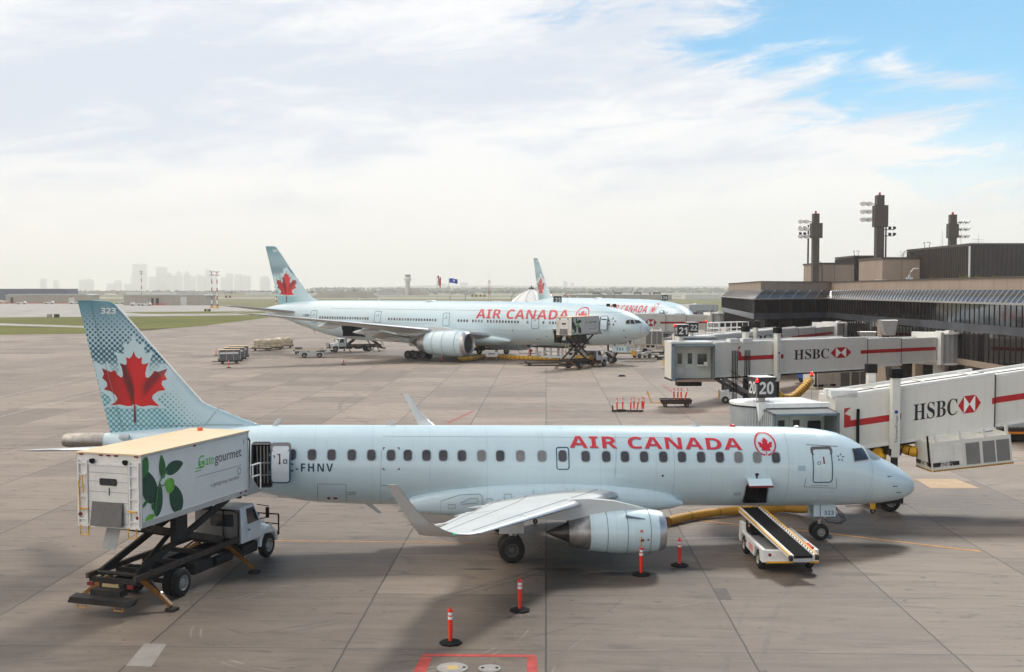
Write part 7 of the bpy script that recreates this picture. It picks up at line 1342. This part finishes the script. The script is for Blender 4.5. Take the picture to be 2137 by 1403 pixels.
# floodlight pylons
def pylon(label,px,d,ytop,w,side):
    x=X(px,d); z1=zt(ytop,d); T=thing('floodlight_pylon',label,'floodlight pylon',(x,d,10.9),0,'dark floodlight pylons on the terminal roof'); h=z1-10.9
    b=MB(); b.box(-w/2,w/2,-w/2,w/2,0,h-2.4); b.build('shaft',M_brown,T); b=MB(); b.box(-w/2*.95+.0,w/2*.95,-w/2,w/2,h-2.45,h); b.box(-w*.75,w*.95 if side<0 else w*.75,-w*.6,w*.6,h-4.4 if h>12 else h-3.6,h-1.4); b.build('head',M_brown,T)
    b=MB(); b.box(-.12,.12,-.12,.12,h,h+.4); b.build('red_lamp',M_red,T)
    for r_ in range(3):
        z=h-1.2-1.1*r_
        b=MB(); b.bar((side*w*.6,0,z),(side*(w*.6+1.7),0,z),.1,.1); b.build('lamp_bar',M_dark,T)
        for k in range(2):
            for yy in (-.5,.5):
                b=MB(); xx=side*(w*.6+.6+.8*k); b.lathe((xx,yy,z+.25),(side*.7,-.5,-.6),[(0,.08),(.2,.2),(.42,.36),(.44,.30),(.4,.001)],10); b.build('floodlight',M_refl,T)
    b=MB(); 
    for y in (-.25,.25): b.tube([(w/2+.6,y,0),(w/2+.6,y,3.2),(w/2+.3,y,4.2)],.03,5)
    for k in range(6): b.cyl((w/2+.6,-.25,.5*k+.3),(w/2+.6,.25,.5*k+.3),.02,n=5)
    b.build('ladder',M_dark,T)
pylon('left dark floodlight pylon on the terminal roof, lamps on its left',1700,165,447,.95,-1); pylon('tallest, middle floodlight pylon on the terminal roof',1832.5,155,409,1.08,-1); pylon('right floodlight pylon behind the plant room, lamps on its right',1985,172,449,1.0,1)
def mast(label,px,d,ytop,ys,half):
    x=X(px,d); T=thing('floodlight_mast',label,'light mast',(x,d,0),0,'slender light masts behind the terminal'); z1=zt(ytop,d); b=MB(); b.cyl((0,0,0),(0,0,z1),.22,.14,8); b.build('pole',M_dark,T)
    for yy in ys:
        z=zt(yy,d); b=MB(); b.bar((-half,0,z),(half,0,z),.12,.12); b.build('cross_bar',M_dark,T)
        for dx in (-half,-half*.45,half*.45,half): b=MB(); b.hexa([(dx-.17,-.2,z+.08),(dx+.17,-.2,z+.08),(dx+.17,.2,z+.08),(dx-.17,.2,z+.08)],[(dx-.27,-.3,z+.42),(dx+.27,-.3,z+.42),(dx+.2,.2,z+.6),(dx-.2,.2,z+.6)]); b.build('floodlight',M_black,T)
mast('slender light mast just left of the left pylon',1685,200,470,(480,492),1.45); mast('slender light mast just right of the tallest pylon',1846.5,200,472,(480,493),1.5)
# aerials, ladder hoops, roof lamp, plants
for px,d,y0,y1,l in ((1964,150,516,480,'thin whip aerial left of the right pylon'),(2003,150,512,483,'bent whip aerial right of the right pylon'),(2039,150,512,490,'cross shaped aerial on the plant room')):
    T=thing('roof_aerial',l,'aerial',(X(px,d),d,zt(y0,d)-.4),0,'thin aerials on the plant room roof'); hh=zt(y1,d)-zt(y0,d)+.4; b=MB(); b.cyl((0,0,0),(0,0,hh),.035,.015,5)
    if px==2039:
        for z in (.45,.62): b.bar((-.8,0,hh*z),(.8,0,hh*z),.03,.03)
    b.build('rod',M_grey,T)
for px,d,yb,yt_,l in ((1773,174,537,525,'hooped ladder top on the small ribbed block'),(1921,150,530,507,'hooped ladder top at the left end of the plant room')):
    T=thing('ladder_hoop',l,'ladder',(X(px,d),d-2 if px>1800 else d-3,zt(yb,d)-1.5),0,'hooped ladders on the roof'); hh=zt(yt_,d)-zt(yb,d)+1.5; b=MB()
    for s in (-.3,.3): b.tube([(s,0,0),(s,0,hh-.4),(s*1.6,0,hh-.15),(s*.9,.2,hh),(s*.4,.5,hh-.1)],.04,5)
    for k in range(5): b.cyl((-.3,0,.3*k+.2),(.3,0,.3*k+.2),.03,n=5)
    b.build('ladder_rail',M_dark,T)
p=atd(1901,583,118); T=thing('roof_lamp','white bent-arm lamp on the parapet','lamp',(p.x,p.y+.5,11.95)); b=MB(); b.tube([(0,0,0),(0,0,.5),(.15,0,.9),(.45,0,1.25),(1.0,0,1.25)],.05,6); b.build('arm',M_refl,T); b=MB(); b.box(-.3,.35,-.15,.15,0,.3); b.box(-.1,.1,-.1,.1,.3,.55); b.build('base',M_lgrey,T)
T=thing('roof_cabinet','small white cabinet at the foot of the tallest pylon','cabinet',(X(1829,148),146.5,11.0)); b=MB(); b.box(-.6,.6,-.4,.4,0,1.25); b.build('body',M_white,T,bev=.03); b=MB(); b.box(-.5,.5,-.42,-.405,.1,1.1); b.build('door',M_lgrey,T)
rp=random.Random(8)
T=thing('roof_weeds','yellow-green weeds sprouting along the parapet at the right','plant',(0,0,0)); T['kind']='stuff'; b=MB()
for k in range(14):
    d=rp.uniform(96,118); px=2137-(d-88)*4.2-rp.uniform(0,60); x=42.2+rp.uniform(0,.8)
    for j in range(7): a_=rp.uniform(0,6.3); h_=rp.uniform(.15,.5); b.add([(x-.03,d,11.9),(x+.03,d,11.9),(x+cos(a_)*.2,d+sin(a_)*.2,11.95+h_)],[(0,1,2)])
b.build('blades',mat('weed_green',lin(120,120,40),.8),T)
T=thing('roof_sapling','small green sapling growing on the tan rooftop block','plant',(X(1882,150),150,zt(541,148)+.2)); b=MB(); b.tube([(0,0,0),(.1,0,.5),(.3,0,.9)],.04,5); b.build('stem',M_rust,T); b=MB()
for k in range(60): a_=Vector((rp.gauss(.1,.35),rp.gauss(0,.3),rp.uniform(.2,.9))); u_=Vector((rp.uniform(-1,1),rp.uniform(-1,1),rp.uniform(-1,1))).normalized()*.12; w_=Vector((rp.uniform(-1,1),rp.uniform(-1,1),rp.uniform(-1,1))).normalized()*.07; b.add([a_-u_,a_+w_,a_+u_],[(0,1,2)])
b.build('foliage',mat('sapling_green',lin(120,135,60),.7),T)
# ---------------- the far field: hangars, masts, flags, control tower, city ----------------
def place(px,py): q=at(px,py); return q,q.y
def far_building(name,label,px0,px1,pyb,h,m,depth=25,roofm=None,group=None,doors=(),z0=0,pitch=0,extra=None):
    q0,q1=at(px0,pyb),at(px1,pyb); d=q0.y; w=q1.x-q0.x; T=thing(name,label,'building',((q0.x+q1.x)/2,d,z0),0,group)
    b=MB(); b.box(-w/2,w/2,0,depth,0,h); w_=b.build('wall',m,T)
    b=MB()
    if pitch: b.prism([(-w/2-.4,h+.01),(w/2+.4,h+.01),(w/2+.4,h+.3),(w/2-pitch*3,h+pitch),(-w/2+pitch*3,h+pitch),(-w/2-.4,h+.3)],-.4,depth+.4,'y')
    else: b.box(-w/2-.3,w/2+.3,-.3,depth+.3,h+.01,h+.45)
    b.build('roof',roofm or mat('metal_roof',(.42,.42,.40),.5,.2),T)
    for (a,c,z1,mm) in doors:
        x0=(a-(px0+px1)/2)/(px1-px0)*w; x1=(c-(px0+px1)/2)/(px1-px0)*w; b=MB(); b.box(x0,x1,-.12,-.02,.02,z1); b.build('door',mm,T)
    k=1; b=MB()
    while -w/2+k*9<w/2: b.box(-w/2+k*9-.06,-w/2+k*9+.06,-.06,-.01,0,h); k+=1
    if b.v: b.build('wall_seam',M_brown,w_)
    return T
M_tanw=mat('tan_cladding',lin(168,158,146),.7,var=.05,scale=.05); M_navyw=mat('navy_cladding',lin(38,58,98),.6); M_wdoor=mat('roller_door_white',(.62,.62,.60),.5); M_far=mat('far_grey',lin(170,168,162),.8,var=.25,scale=.03)
far_building('airfield_shed','tan metal shed at the far left with grey roof',12,187,633,6.3,M_tanw,22,pitch=1.2,doors=((22,28,4.5,M_black),(143,156,4.6,M_wdoor)))
far_building('airfield_shed','tan metal shed with open bays, right of the thin grass field',258,429,637,6.8,M_tanw,26,pitch=.8,doors=((316,321,5,M_black),(325,332,5,M_black),(377,390,6.,M_wdoor)))
far_building('long_blue_hangar','long low navy blue building behind the far left shed',-40,141,626,11.8,M_navyw,30)
mid=[('low pale warehouse far behind the blue hangar',141,188,617,6),('pale cream warehouse row between the sheds',188,262,616,8.5),('grey far warehouse left of the striped mast pair',263,355,616,6.5),('dark roofed far terminal near the striped masts',356,430,615.5,6.5),('reddish roofed far building right of the striped masts',425,512,614.5,6),('grey far sheds left of the tail of jet 731',512,560,616,6),('low grey building on the far bank left of the control tower',786,838,617,6.5),('white shed far behind the flagpoles',966,990,617,5)]
for i,(l,a,c,y,h) in enumerate(mid): far_building('far_warehouse',l,a,c,y,h,[M_far,M_tanw,mat('far_white',(.62,.62,.60),.7)][i%3],40,group='warehouses beyond the airfield',roofm=mat('reddish_roof',lin(190,120,105),.7) if 'reddish' in l else mat('dark_far_roof',(.12,.14,.17),.6) if 'dark roofed' in l else None)
far_building('long_grey_warehouse','long grey warehouse with roof boxes behind the farthest jet',1178,1402,627,5.6,mat('far_grey_dark',lin(150,146,138),.8),40)
rb=random.Random(4)
for k,px in enumerate((1245,1290,1332,1372)):
    q=at(px,627); T=thing('roof_unit','dark ventilation box on the long grey warehouse roof','roof unit',(q.x,q.y+6,6.05),0,'dark ventilation boxes on the warehouse roof'); b=MB(); b.box(-4,4,-2,2,.5,2.4); b.build('housing',M_span,T); b=MB(); [b.box(x-.3,x+.3,-1.6,1.6,0,.5) for x in (-3.4,3.4)]; b.build('feet',M_dark,T)
far_building('far_white_hall','long white low hall left of the terminal corner',1430,1506,625,5.2,mat('far_white',(.62,.62,.60),.7),30)
# small airfield vehicles (a few pixels each)
vehs=[((45,633.8),'white'),((103,633.5),'white'),((155,633.5),'white'),((250,633),'white'),((283,637),'white'),((305,637),'white'),((8,632),'white')]
V0=None
for k,((px,py),c) in enumerate(vehs):
    q=at(px,py+1.2); l=['low white trolley before the far left shed','white service truck with mast before the far left shed','small white van by the shed roller door','white van parked at the left end of the second shed','tiny white cart beside the striped mast','small white truck beside the striped mast','tall white truck cut by the left edge'][k]
    if V0 is None:
        V0=thing('airfield_vehicle',l,'vehicle',q,0,'white service vehicles by the sheds'); b=MB(); b.prism([(-3.5,.7),(3.5,.7),(3.5,1.6),(2.4,2.4),(1.0,2.5),(.8,1.6),(-3.5,1.5)],-1.1,1.1,'y'); b.build('body',M_white,V0); b=MB(); b.box(1.2,2.2,-1.12,-1.105,1.6,2.2); b.build('window',M_glass,V0)
        for x in (-2.4,2.2): b=MB(); b.cyl((x,-1.15,.5),(x,1.15,.5),.5,n=12); b.build('wheel',M_tyre,V0)
    else: copy_tree(V0,None,l,q,0 if k%2 else pi)
for k,((a,c),l) in enumerate((((101,106),'left pale cabinet on the grass edge'),((116,121),'right dark cabinet on the grass edge'))):
    q=at((a+c)/2,663); T=thing('airfield_cabinet',l,'cabinet',q,0,'cabinets on the grass edge'); b=MB(); b.box(-.9,.9,-.5,.5,.1,1.35); b.build('body',M_tanw if k==0 else M_dark,T); b=MB(); b.box(-1,1,-.6,.6,0,.1); b.build('plinth',M_conc,T)
for k,(px,py,l) in enumerate(((433,651,'black and yellow airfield sign on the taxiway strip'),(476,623,'small dark airfield sign left of jet 731 tail'),(1007,621,'small dark airfield sign beyond the flagpoles'),(990,621,'small dark airfield sign right of the flagpoles'))):
    q=at(px,py); s=q.y/560; T=thing('airfield_sign',l,'sign',q,0,'low airfield guidance signs'); b=MB(); b.box(-1.6*s,1.6*s,-.15,.15,.3*s,1.4*s); b.build('panel',M_black,T); b=MB(); b.box(-.5*s,.5*s,-.17,-.152,.4*s,1.3*s); b.build('face',M_yel,T); b=MB(); [b.box(x*s-.08,x*s+.08,-.1,.1,0,.3*s) for x in (-1,1)]; b.build('leg',M_grey,T)
# orange mesh fence before the second shed
q0,q1=at(335,637.8),at(395,638.3)
for k,(a,c,l) in enumerate(((0,187,'orange safety fence before the far left shed'),(318,345,'orange safety fence before the open shed bays'))):
    q0,q1=at(a,634.6 if k==0 else 638),at(c,634.6 if k==0 else 638); T=thing('safety_fence',l,'fence',(0,0,0),0,'orange safety fences'); b=MB(); n=24
    for z in (.5,1.0,1.5): b.bar((q0.x,q0.y,z),(q1.x,q1.y,z),.08,.14)
    b.build('mesh_panel',mat('fence_orange',lin(215,90,75),.7),T); b=MB(); [b.cyl((q0.x+(q1.x-q0.x)*i/n,q0.y,0),(q0.x+(q1.x-q0.x)*i/n,q0.y,1.7),.07,n=5) for i in range(n+1)]; b.build('post',M_red,T)
# striped masts
M0=None
def smast(label,px,pyb,pyt):
    q=at(px,pyb); z1=HC+(YH-pyt)*q.y/FPX; T=thing('striped_mast',label,'light mast',q,0,'red and white striped masts'); n=9
    b=MB()
    for k in range(n): b.cyl((0,0,z1*k/n),(0,0,z1*(k+1)/n),.42-.02*k,.40-.02*k,8,mi=k%2)
    b.build('pole',[mat('mast_red',lin(150,45,40),.6),M_refl],T)
    for z in (z1-.4,z1-2.4):
        b=MB(); b.bar((-1.1,0,z),(1.1,0,z),.2,.2); b.box(-1.3,-.7,-.3,.3,z,z+.5); b.box(.7,1.3,-.3,.3,z,z+.5); b.build('lamp_head',M_grey,T)
    b=MB(); b.box(-.9,.9,-.9,.9,0,1.1); b.build('base',M_yel,T)
smast('lone red and white striped mast between the two tan sheds',295.5,634,566); smast('left one of the striped mast pair',442.5,643,566.5); smast('right one of the striped mast pair, set slightly apart',453.5,643.5,567)
smast('striped mast half hidden at the foot of jet 731 tail fin',577,640,600)
# flags and lamps beyond 731
def pole(px,d,ytop,name,label,r=.09): T=thing(name,label,'flagpole' if 'flag' in name else 'lamp post',(X(px,d),d,0)); zt_=HC+(YH-ytop)*d/FPX; b=MB(); b.cyl((0,0,0),(0,0,zt_),r*1.6,r,8); b.build('pole',M_lgrey,T); return T,zt_
d=430; T,z1=pole(912,d,575,'flagpole','flagpole flying a limp red and white leaf flag')
b=MB(); rf=random.Random(2)
cols=8; rows=8; vs=[]
for j in range(rows+1):
    for i in range(cols+1):
        u,v=i/cols,j/rows; x=.15+1.7*u*(1-.45*v)+.25*sin(5*u+v*3); y=.5*sin(7*u+2*v); z=z1-.2-.2*u*u*2-3.0*v-(1-v)*0-1.2*u*u*(.3+v); vs.append((x,y,z))
for j in range(rows):
    for i in range(cols):
        k=j*(cols+1)+i; b.f.append([k,k+1,k+cols+2,k+cols+1]); b.sm.append(True); b.m.append(1 if 2<=i<6 and not (3<=i<5 and 2<=j<6) else 0)
b.v=[Vector(p) for p in vs]; b.build('flag',[mat('flag_red',lin(205,30,35),.7,var=.15),M_refl],T)
T,z1=pole(937,d,580,'flagpole','flagpole flying a blue provincial flag with a small shield'); b=MB(); vs=[]
for j in range(5):
    for i in range(13): u,v=i/12,j/4; vs.append((.15+3.2*u,.3*sin(6.5*u+v),z1-.25-1.75*v-.25*u+.12*sin(5*u)))
b.v=[Vector(p) for p in vs]
for j in range(4):
    for i in range(12): k=j*13+i; b.f.append([k,k+1,k+14,k+13]); b.sm.append(True); b.m.append(1 if 6<=i<8 and j==1 else 2 if 6<=i<8 and j==2 else 0)
b.build('flag',[mat('flag_blue',lin(40,75,185),.7,var=.1),M_refl,mat('shield_gold',lin(200,170,70),.6)],T)
def lamp(label,px,d,yt,s=1,arm=2.2):
    z1=HC+(YH-yt)*d/FPX; T=thing('street_lamp',label,'street lamp',(X(px,d),d,0),0,'curved-arm street lamps'); b=MB(); b.tube([(0,0,0),(0,0,z1-1.8),(.2*s,0,z1-.9),(.9*s,0,z1-.2),(arm*s,0,z1)],.11,6); b.build('post',mat('post_green',(.10,.13,.12),.5),T); b=MB(); b.hexa([((arm-.1)*s,-.2,z1-.1),((arm+.8)*s,-.2,z1-.1),((arm+.8)*s,.2,z1-.1),((arm-.1)*s,.2,z1-.1)],[((arm-.1)*s,-.12,z1+.12),((arm+.8)*s,-.12,z1+.08),((arm+.8)*s,.12,z1+.08),((arm-.1)*s,.12,z1+.12)]); b.build('lamp_head',M_grey,T)
lamp('curved street lamp just right of the blue flag',939.5,430,611); lamp('curved street lamp between the flags and the lattice mast',971,430,610.5); lamp('curved street lamp beside the white tent',1067,330,612,arm=.4)
lamp('curved street lamp left of the long grey warehouse',1176,420,612.5); lamp('curved street lamp before the long grey warehouse, left',1262,420,614,-1); lamp('curved street lamp before the long grey warehouse, right',1282,420,614,-1)
d=430; zt_=HC+(YH-563)*d/FPX; T=thing('lattice_mast','thin red and white lattice mast behind jet 731','mast',(X(1021,d),d,0)); b=MB(); hz=zt_*.78
for k in range(3): a_=2*pi*k/3; b.bar((.45*cos(a_),.45*sin(a_),0),(.3*cos(a_),.3*sin(a_),hz),.1,.1,0)
for k in range(26):
    z=hz*k/26
    for j in range(3): a_,c_=2*pi*j/3,2*pi*(j+1)/3; b.bar((.42*cos(a_),.42*sin(a_),z),(.42*cos(c_),.42*sin(c_),z+hz/26),.06,.06,k//4%2)
b.cyl((0,0,hz),(0,0,zt_),.08,n=6,mi=1); b.build('lattice',[mat('mast_red',lin(150,45,40),.6),M_refl],T)
# white tent dome
d=345; T=thing('fabric_dome','white conical fabric dome with dark seams and a small cap','tent',(X(1109,d),d,0)); R_=(1167-1055)/2/FPX*d+1; zt_=HC+(YH-603)*d/FPX; b=MB(); n=32
b.rings([[(r_*cos(2*pi*i/n),r_*sin(2*pi*i/n),z) for i in range(n)] for r_,z in ((R_,3.4),(R_*.99,5.3),(R_*.45,zt_-2.0),(R_*.06,zt_))]); b.build('roof',mat('tent_white',(.76,.76,.73),.6,var=.02),T,ang=20)
b=MB(); b.rings([[(R_*cos(2*pi*i/n),R_*sin(2*pi*i/n),z) for i in range(n)] for z in (0,3.4)]); b.build('wall',mat('tent_white',(.76,.76,.73),.6),T); b=MB()
for k in range(12):
    a_=2*pi*k/12+.2; c,s=cos(a_),sin(a_); b.tube([(R_*c,R_*s,3.45),(R_*.99*c,R_*.99*s,5.38),(R_*.45*c,R_*.45*s,zt_-1.92),(.9*c,.9*s,zt_)],.05,4)
b.build('seam',M_grey,T); b=MB(); b.cyl((0,0,zt_-.2),(0,0,zt_+.5),.9,.7,12); b.cyl((0,0,zt_+.5),(0,0,zt_+1.1),.2,.1,8); b.build('cap',M_brown,T)
# control tower
d=2250; k_=d/FPX; T=thing('control_tower','pale concrete airport control tower with a wide glazed cab','control tower',(X(851,d),d,0)); z=lambda y:max(0,HC+(YH-y)*k_); b=MB()
b.lathe((0,0,0),(0,0,1),[(0,4.9),(z(589),4.7),(z(588),5.0),(z(585.5),7.0)],16); b.build('shaft',mat('tower_concrete',(.50,.48,.44),.8,var=.05),T); b=MB(); b.lathe((0,0,0),(0,0,1),[(z(585.5),7.2),(z(580),7.2),(z(578.5),6.6),(z(578.4),5.6)],16,mi=0); b.lathe((0,0,0),(0,0,1),[(z(583.5),7.3),(z(582.5),7.3)],16,mi=1); b.build('gallery',[mat('tower_white',(.68,.66,.63),.7),mat('tower_band',(.25,.17,.15),.6)],T)
b=MB(); b.lathe((0,0,0),(0,0,1),[(z(578.4),5.0),(z(574),6.3)],12); b.build('cab_glass',mat('tower_glass',(.10,.16,.17),.1),T); b=MB(); b.lathe((0,0,0),(0,0,1),[(z(574),6.9),(z(573),6.9),(z(572.6),5),(z(572.5),.01)],12); b.build('cab_roof',mat('tower_white',(.68,.66,.63),.7),T)
b=MB(); b.box(-11,42,2,30,0,8); b.box(-13,26,1,30,8,13.5); b.box(10,30,-1,30,0,6); b.build('base_building',M_tanw,T)
# hills and woods
def terrain(name,x0,x1,y0,y1,h,seed,m,nx=90,ny=10):
    r=random.Random(seed); ph=[(r.uniform(.5,3)*2*pi/(x1-x0)*k,r.uniform(0,6.3),1/(k**.8)) for k in range(1,8)]; b=MB(); vs=[]
    for j in range(ny+1):
        for i in range(nx+1):
            x=x0+(x1-x0)*i/nx; v=j/ny; e=sum(a*sin(w*x+p) for w,p,a in ph)/2.6; z=h*(sin(min(1,v*1.3)*pi/2)**1.4)*(.82+.18*e)*min(1,8*i/nx,8*(nx-i)/nx); vs.append((x,y0+(y1-y0)*v,z-.2))
    b.add(vs,[(j*(nx+1)+i,j*(nx+1)+i+1,(j+1)*(nx+1)+i+1,(j+1)*(nx+1)+i) for j in range(ny) for i in range(nx)],0,True); o=b.build(name,m); o['kind']='structure'; return o,ph
M_hill=grassmat('hill_green',(.05,.075,.03),(.08,.10,.045),(.04,.06,.028))
terrain('hills',-900,3800,3400,4800,17,3,M_hill); terrain('hills',-2200,7500,8600,11500,62,9,M_hill)
rt=random.Random(12)
def wood(name,label,n,fx,fy,fz,size,m):
    b=MB()
    for _ in range(n):
        x=fx(); y=fy(); z=fz(x,y); s=size*rt.uniform(.55,1.25); cx=0
        for k in range(12):
            t=rt.uniform(0,6.3); e=rt.uniform(-.4,1.0); p=Vector((x+cos(t)*s*.6,y+sin(t)*s*.6,z+s*.55+e*s*.5)); q=s*rt.uniform(.16,.36)
            a=Vector((rt.uniform(-1,1),rt.uniform(-.4,.4),rt.uniform(-.5,.5))).normalized()*q; c=Vector((rt.uniform(-.5,.5),rt.uniform(-.4,.4),rt.uniform(.4,1))).normalized()*q; b.add([p-a-c*.6,p+a-c*.5,p+a*.7+c,p-a*.8+c*.8],[(0,1,2,3)])
    o=b.build(name,m); tag(o,label,'wood',None,'stuff'); return o
M_tree=mat('far_tree_green',(.045,.065,.025),.9,var=.5,scale=.05)
wood('woodland','hazy dark tree belt along the far hillside',3000,lambda:rt.uniform(-800,3500),lambda:rt.uniform(3400,4700),lambda x,y:17*(sin(min(1,(y-3400)/1400*1.3)*pi/2)**1.4)*.75-2,7.5,M_tree)
wood('woodland','low far trees below the city skyline',1500,lambda:rt.uniform(-2600,300),lambda:rt.uniform(2500,4700),lambda x,y:0,6.5,M_tree)
# scrub mound behind 731's tail
q=at(700,620); b=MB(); vs=[]; 
T=sheet('earth_mound',[(0,0),(1,0),(0,1)],-50,M_hill); bpy.data.objects.remove(T)
terrain('earth_mound',X(640,1500),X(780,1500),1500,1560,10,6,mat('mound_brown',(.12,.10,.07),.9,var=.3,scale=.05),30,6)
# individual trees on the far field
def tree(label,px,py,h,seed,m):
    q=at(px,py); r=random.Random(seed); T=thing('tree',label,'tree',q,0,'lone trees on the far field'); b=MB(); b.tube([(0,0,0),(.1*h*.1,0,h*.35),(0,0,h*.6)],[h*.03,h*.022,h*.01],6); b.build('trunk',M_rust,T); b=MB()
    for k in range(520):
        t=r.uniform(0,6.3); u=r.uniform(-1,1); rr_=h*.42*(r.random()**.4)*(1+.2*sin(3*t)); p=Vector((rr_*sqrt(1-u*u)*cos(t),rr_*sqrt(1-u*u)*sin(t),h*.62+rr_*u*.85)); q_=h*r.uniform(.025,.06); a=Vector((r.uniform(-1,1),r.uniform(-1,1),r.uniform(-1,1))).normalized()*q_; c=Vector((r.uniform(-1,1),r.uniform(-1,1),r.uniform(-1,1))).normalized()*q_; b.add([p-a,p+c,p+a],[(0,1,2)])
    b.build('crown',m,T); return T
for k,(px,py,h,l) in enumerate(((740,616,17,'round tree on the mound right of jet 731 fin'),(95,609,11,'small tree above the blue hangar roof'),(137,610,10,'tree right of the blue hangar'),(330,611,13,'tree behind the left tan shed gap'),(398,611,12,'tree between the far warehouses'),(370,611,12,'dark bush behind the dark roofed far terminal'),(1495,612,14,'tree left of the terminal corner'))): tree(l,px,py,h,k+20,M_tree)
# distant parked aircraft left of the terminal corner: two tiny ones
def tiny_jet(label,px,py,yaw):
    q=at(px,py); T=thing('distant_jet',label,'airplane',q,yaw,'tiny jets across the field'); b=MB(); b.lathe((-15,0,2.6),(1,0,0),[(0,.1),(4,.9),(8,1.4),(24,1.4),(28,.9),(30,.1)],12); b.build('fuselage',M_white,T); b=MB(); b.prism([(-14.5,3),(-10,3),(-13.5,8),(-15.5,8)],-.15,.15,'y'); b.build('tail_fin',mat('far_fin_red',(.3,.08,.08),.5),T); b=MB(); b.hexa([(3,-1,2),(-2,-1,2),(-5,-13,2.6),(-3,-13,2.6)],[(3,-1,2.3),(-2,-1,2.3),(-5,-13,2.8),(-3,-13,2.8)]); b.hexa([(3,1,2),(-2,1,2),(-5,13,2.6),(-3,13,2.6)],[(3,1,2.3),(-2,1,2.3),(-5,13,2.8),(-3,13,2.8)]); b.build('wing',M_white,T); b=MB(); [b.cyl((x,y,0),(x,y,1.6),.25,n=6) for x,y in ((11,0),(-1,2),(-1,-2))]; b.build('gear',M_dark,T)
tiny_jet('tiny white jet far across the field above jet 731 nose',1262,625,.4); tiny_jet('tiny white jet near the cream warehouse',232,618,2.8); tiny_jet('tiny white jet at the right of the tent',1380,624,-.3)
# city skyline ten kilometres away
M_sky1=mat('city_glass_hazed',(.38,.41,.45),.5,var=.15,scale=.01); M_sky2=mat('city_concrete_hazed',(.5,.5,.5),.7,var=.15,scale=.01)  # towers paled, part of the haze put into their colours
def city(label,px0,px1,ytop,kind=0,d=9700):
    x0,x1=X(px0,d),X(px1,d); z1=HC+(YH-ytop)*d/FPX; T=thing('city_tower',label,'skyscraper',((x0+x1)/2,d,0),0,'towers of the hazy city skyline'); w=(x1-x0)/2; b=MB()
    if kind==1: b.lathe((0,0,0),(0,0,1),[(0,w*.35),(z1*.72,w*.3),(z1*.73,w),(z1*.82,w),(z1*.86,w*.3),(z1,.6)],12)
    elif kind==2: b.box(-w,w,-w,w,0,z1*.8); b.lathe((0,0,z1*.8),(0,0,1),[(0,w),(z1*.1,w*.9),(z1*.16,w*.5),(z1*.2,.5)],12)
    elif kind==3: b.box(-w,w,-w,w,0,z1*.86); b.box(-w*.6,w*.6,-w,w,z1*.86,z1)
    elif kind==4: b.prism([(-w,0),(w,0),(w,z1*.86),(-w,z1)],-w,w,'y')
    else: b.box(-w,w,-min(w,30),min(w,30),0,z1)
    b.build('tower_body',M_sky1 if (px0//7)%2 else M_sky2,T)
    b=MB(); n=max(2,int(w*2/7)); 
    for k in range(n): xx=-w+2*w*(k+.5)/n; b.box(xx-.8,xx+.8,-w-1.5,-w-.5,8,z1*.7)
    b.build('window_bay',mat('city_window',(.32,.34,.36),.4),T)
sky_=[(87,97,582,0,'slim lone block far left of the skyline'),(114,123,585,0,'second lone block left of the skyline'),(168,180,584,0,'left block of the small pair under the skyline'),(181,195,583,3,'right stepped block of the small pair'),(226,240,592,0,'low wide block left of the tallest tower'),(241,254,585,3,'stepped block left of the thin spire tower'),(273,278,572,1,'thin observation spire left of the tallest tower'),(280,306,551.5,0,'tallest and widest tower of the skyline'),(262,279,593,0,'low block at the foot of the observation spire'),(313,330,578,0,'mid block between the two tallest towers'),(329,348,558,0,'second tallest tower with a flat top'),(349,359,570,3,'stepped tower right of the second tallest'),(368,380,565,2,'domed tower, left of two domed ones'),(385,397,565,2,'domed tower, right of two domed ones'),(360,372,576,0,'short block before the left domed tower'),(398,409,577,0,'short block after the right domed tower'),(414,430,573,4,'slanted roof tower behind the striped masts'),(431,441,563,0,'slim tower just left of the striped masts'),(444,452,572,3,'stepped slim tower between the striped masts'),(462,473,579,0,'block right of the striped masts'),(474,486,571,0,'broad tower right of the striped masts'),(491,506,572.5,3,'stepped broad tower of the right skyline'),(509,523,576,0,'last tall block of the right skyline'),(545,563,577,3,'wide block just left of jet 731 fin'),(340,365,584,0,'low slab before the second tallest tower'),(915,934,592,3,'hazy low block behind the red flag'),(960,977,590,0,'hazy slab right of the blue flag'),(1175,1184,586,4,'faint lone tower right of the farthest fin'),(1191,1198,590,0,'faint short tower right of the farthest fin')]
for a,c,y,k,l in sky_: city(l,a,c,y,k)
# ---------------- haze ----------------
b=MB(); b.box(-13900,13900,-350,14400,-2.0,330); 
hm=bpy.data.materials.new('haze_air'); hm.use_nodes=True; nt=hm.node_tree
for n in list(nt.nodes):
    if n.type=='BSDF_PRINCIPLED': nt.nodes.remove(n)
pv=nt.nodes.new('ShaderNodeVolumePrincipled'); pv.inputs['Color'].default_value=(1,.985,.955,1); pv.inputs['Density'].default_value=1.6e-4; pv.inputs['Anisotropy'].default_value=.25
nt.links.new(pv.outputs[0],[n for n in nt.nodes if n.type=='OUTPUT_MATERIAL'][0].inputs['Volume'])
hb_=b.build('haze',hm); hb_['kind']='stuff'; hb_['label']='pale thin haze over the airfield'
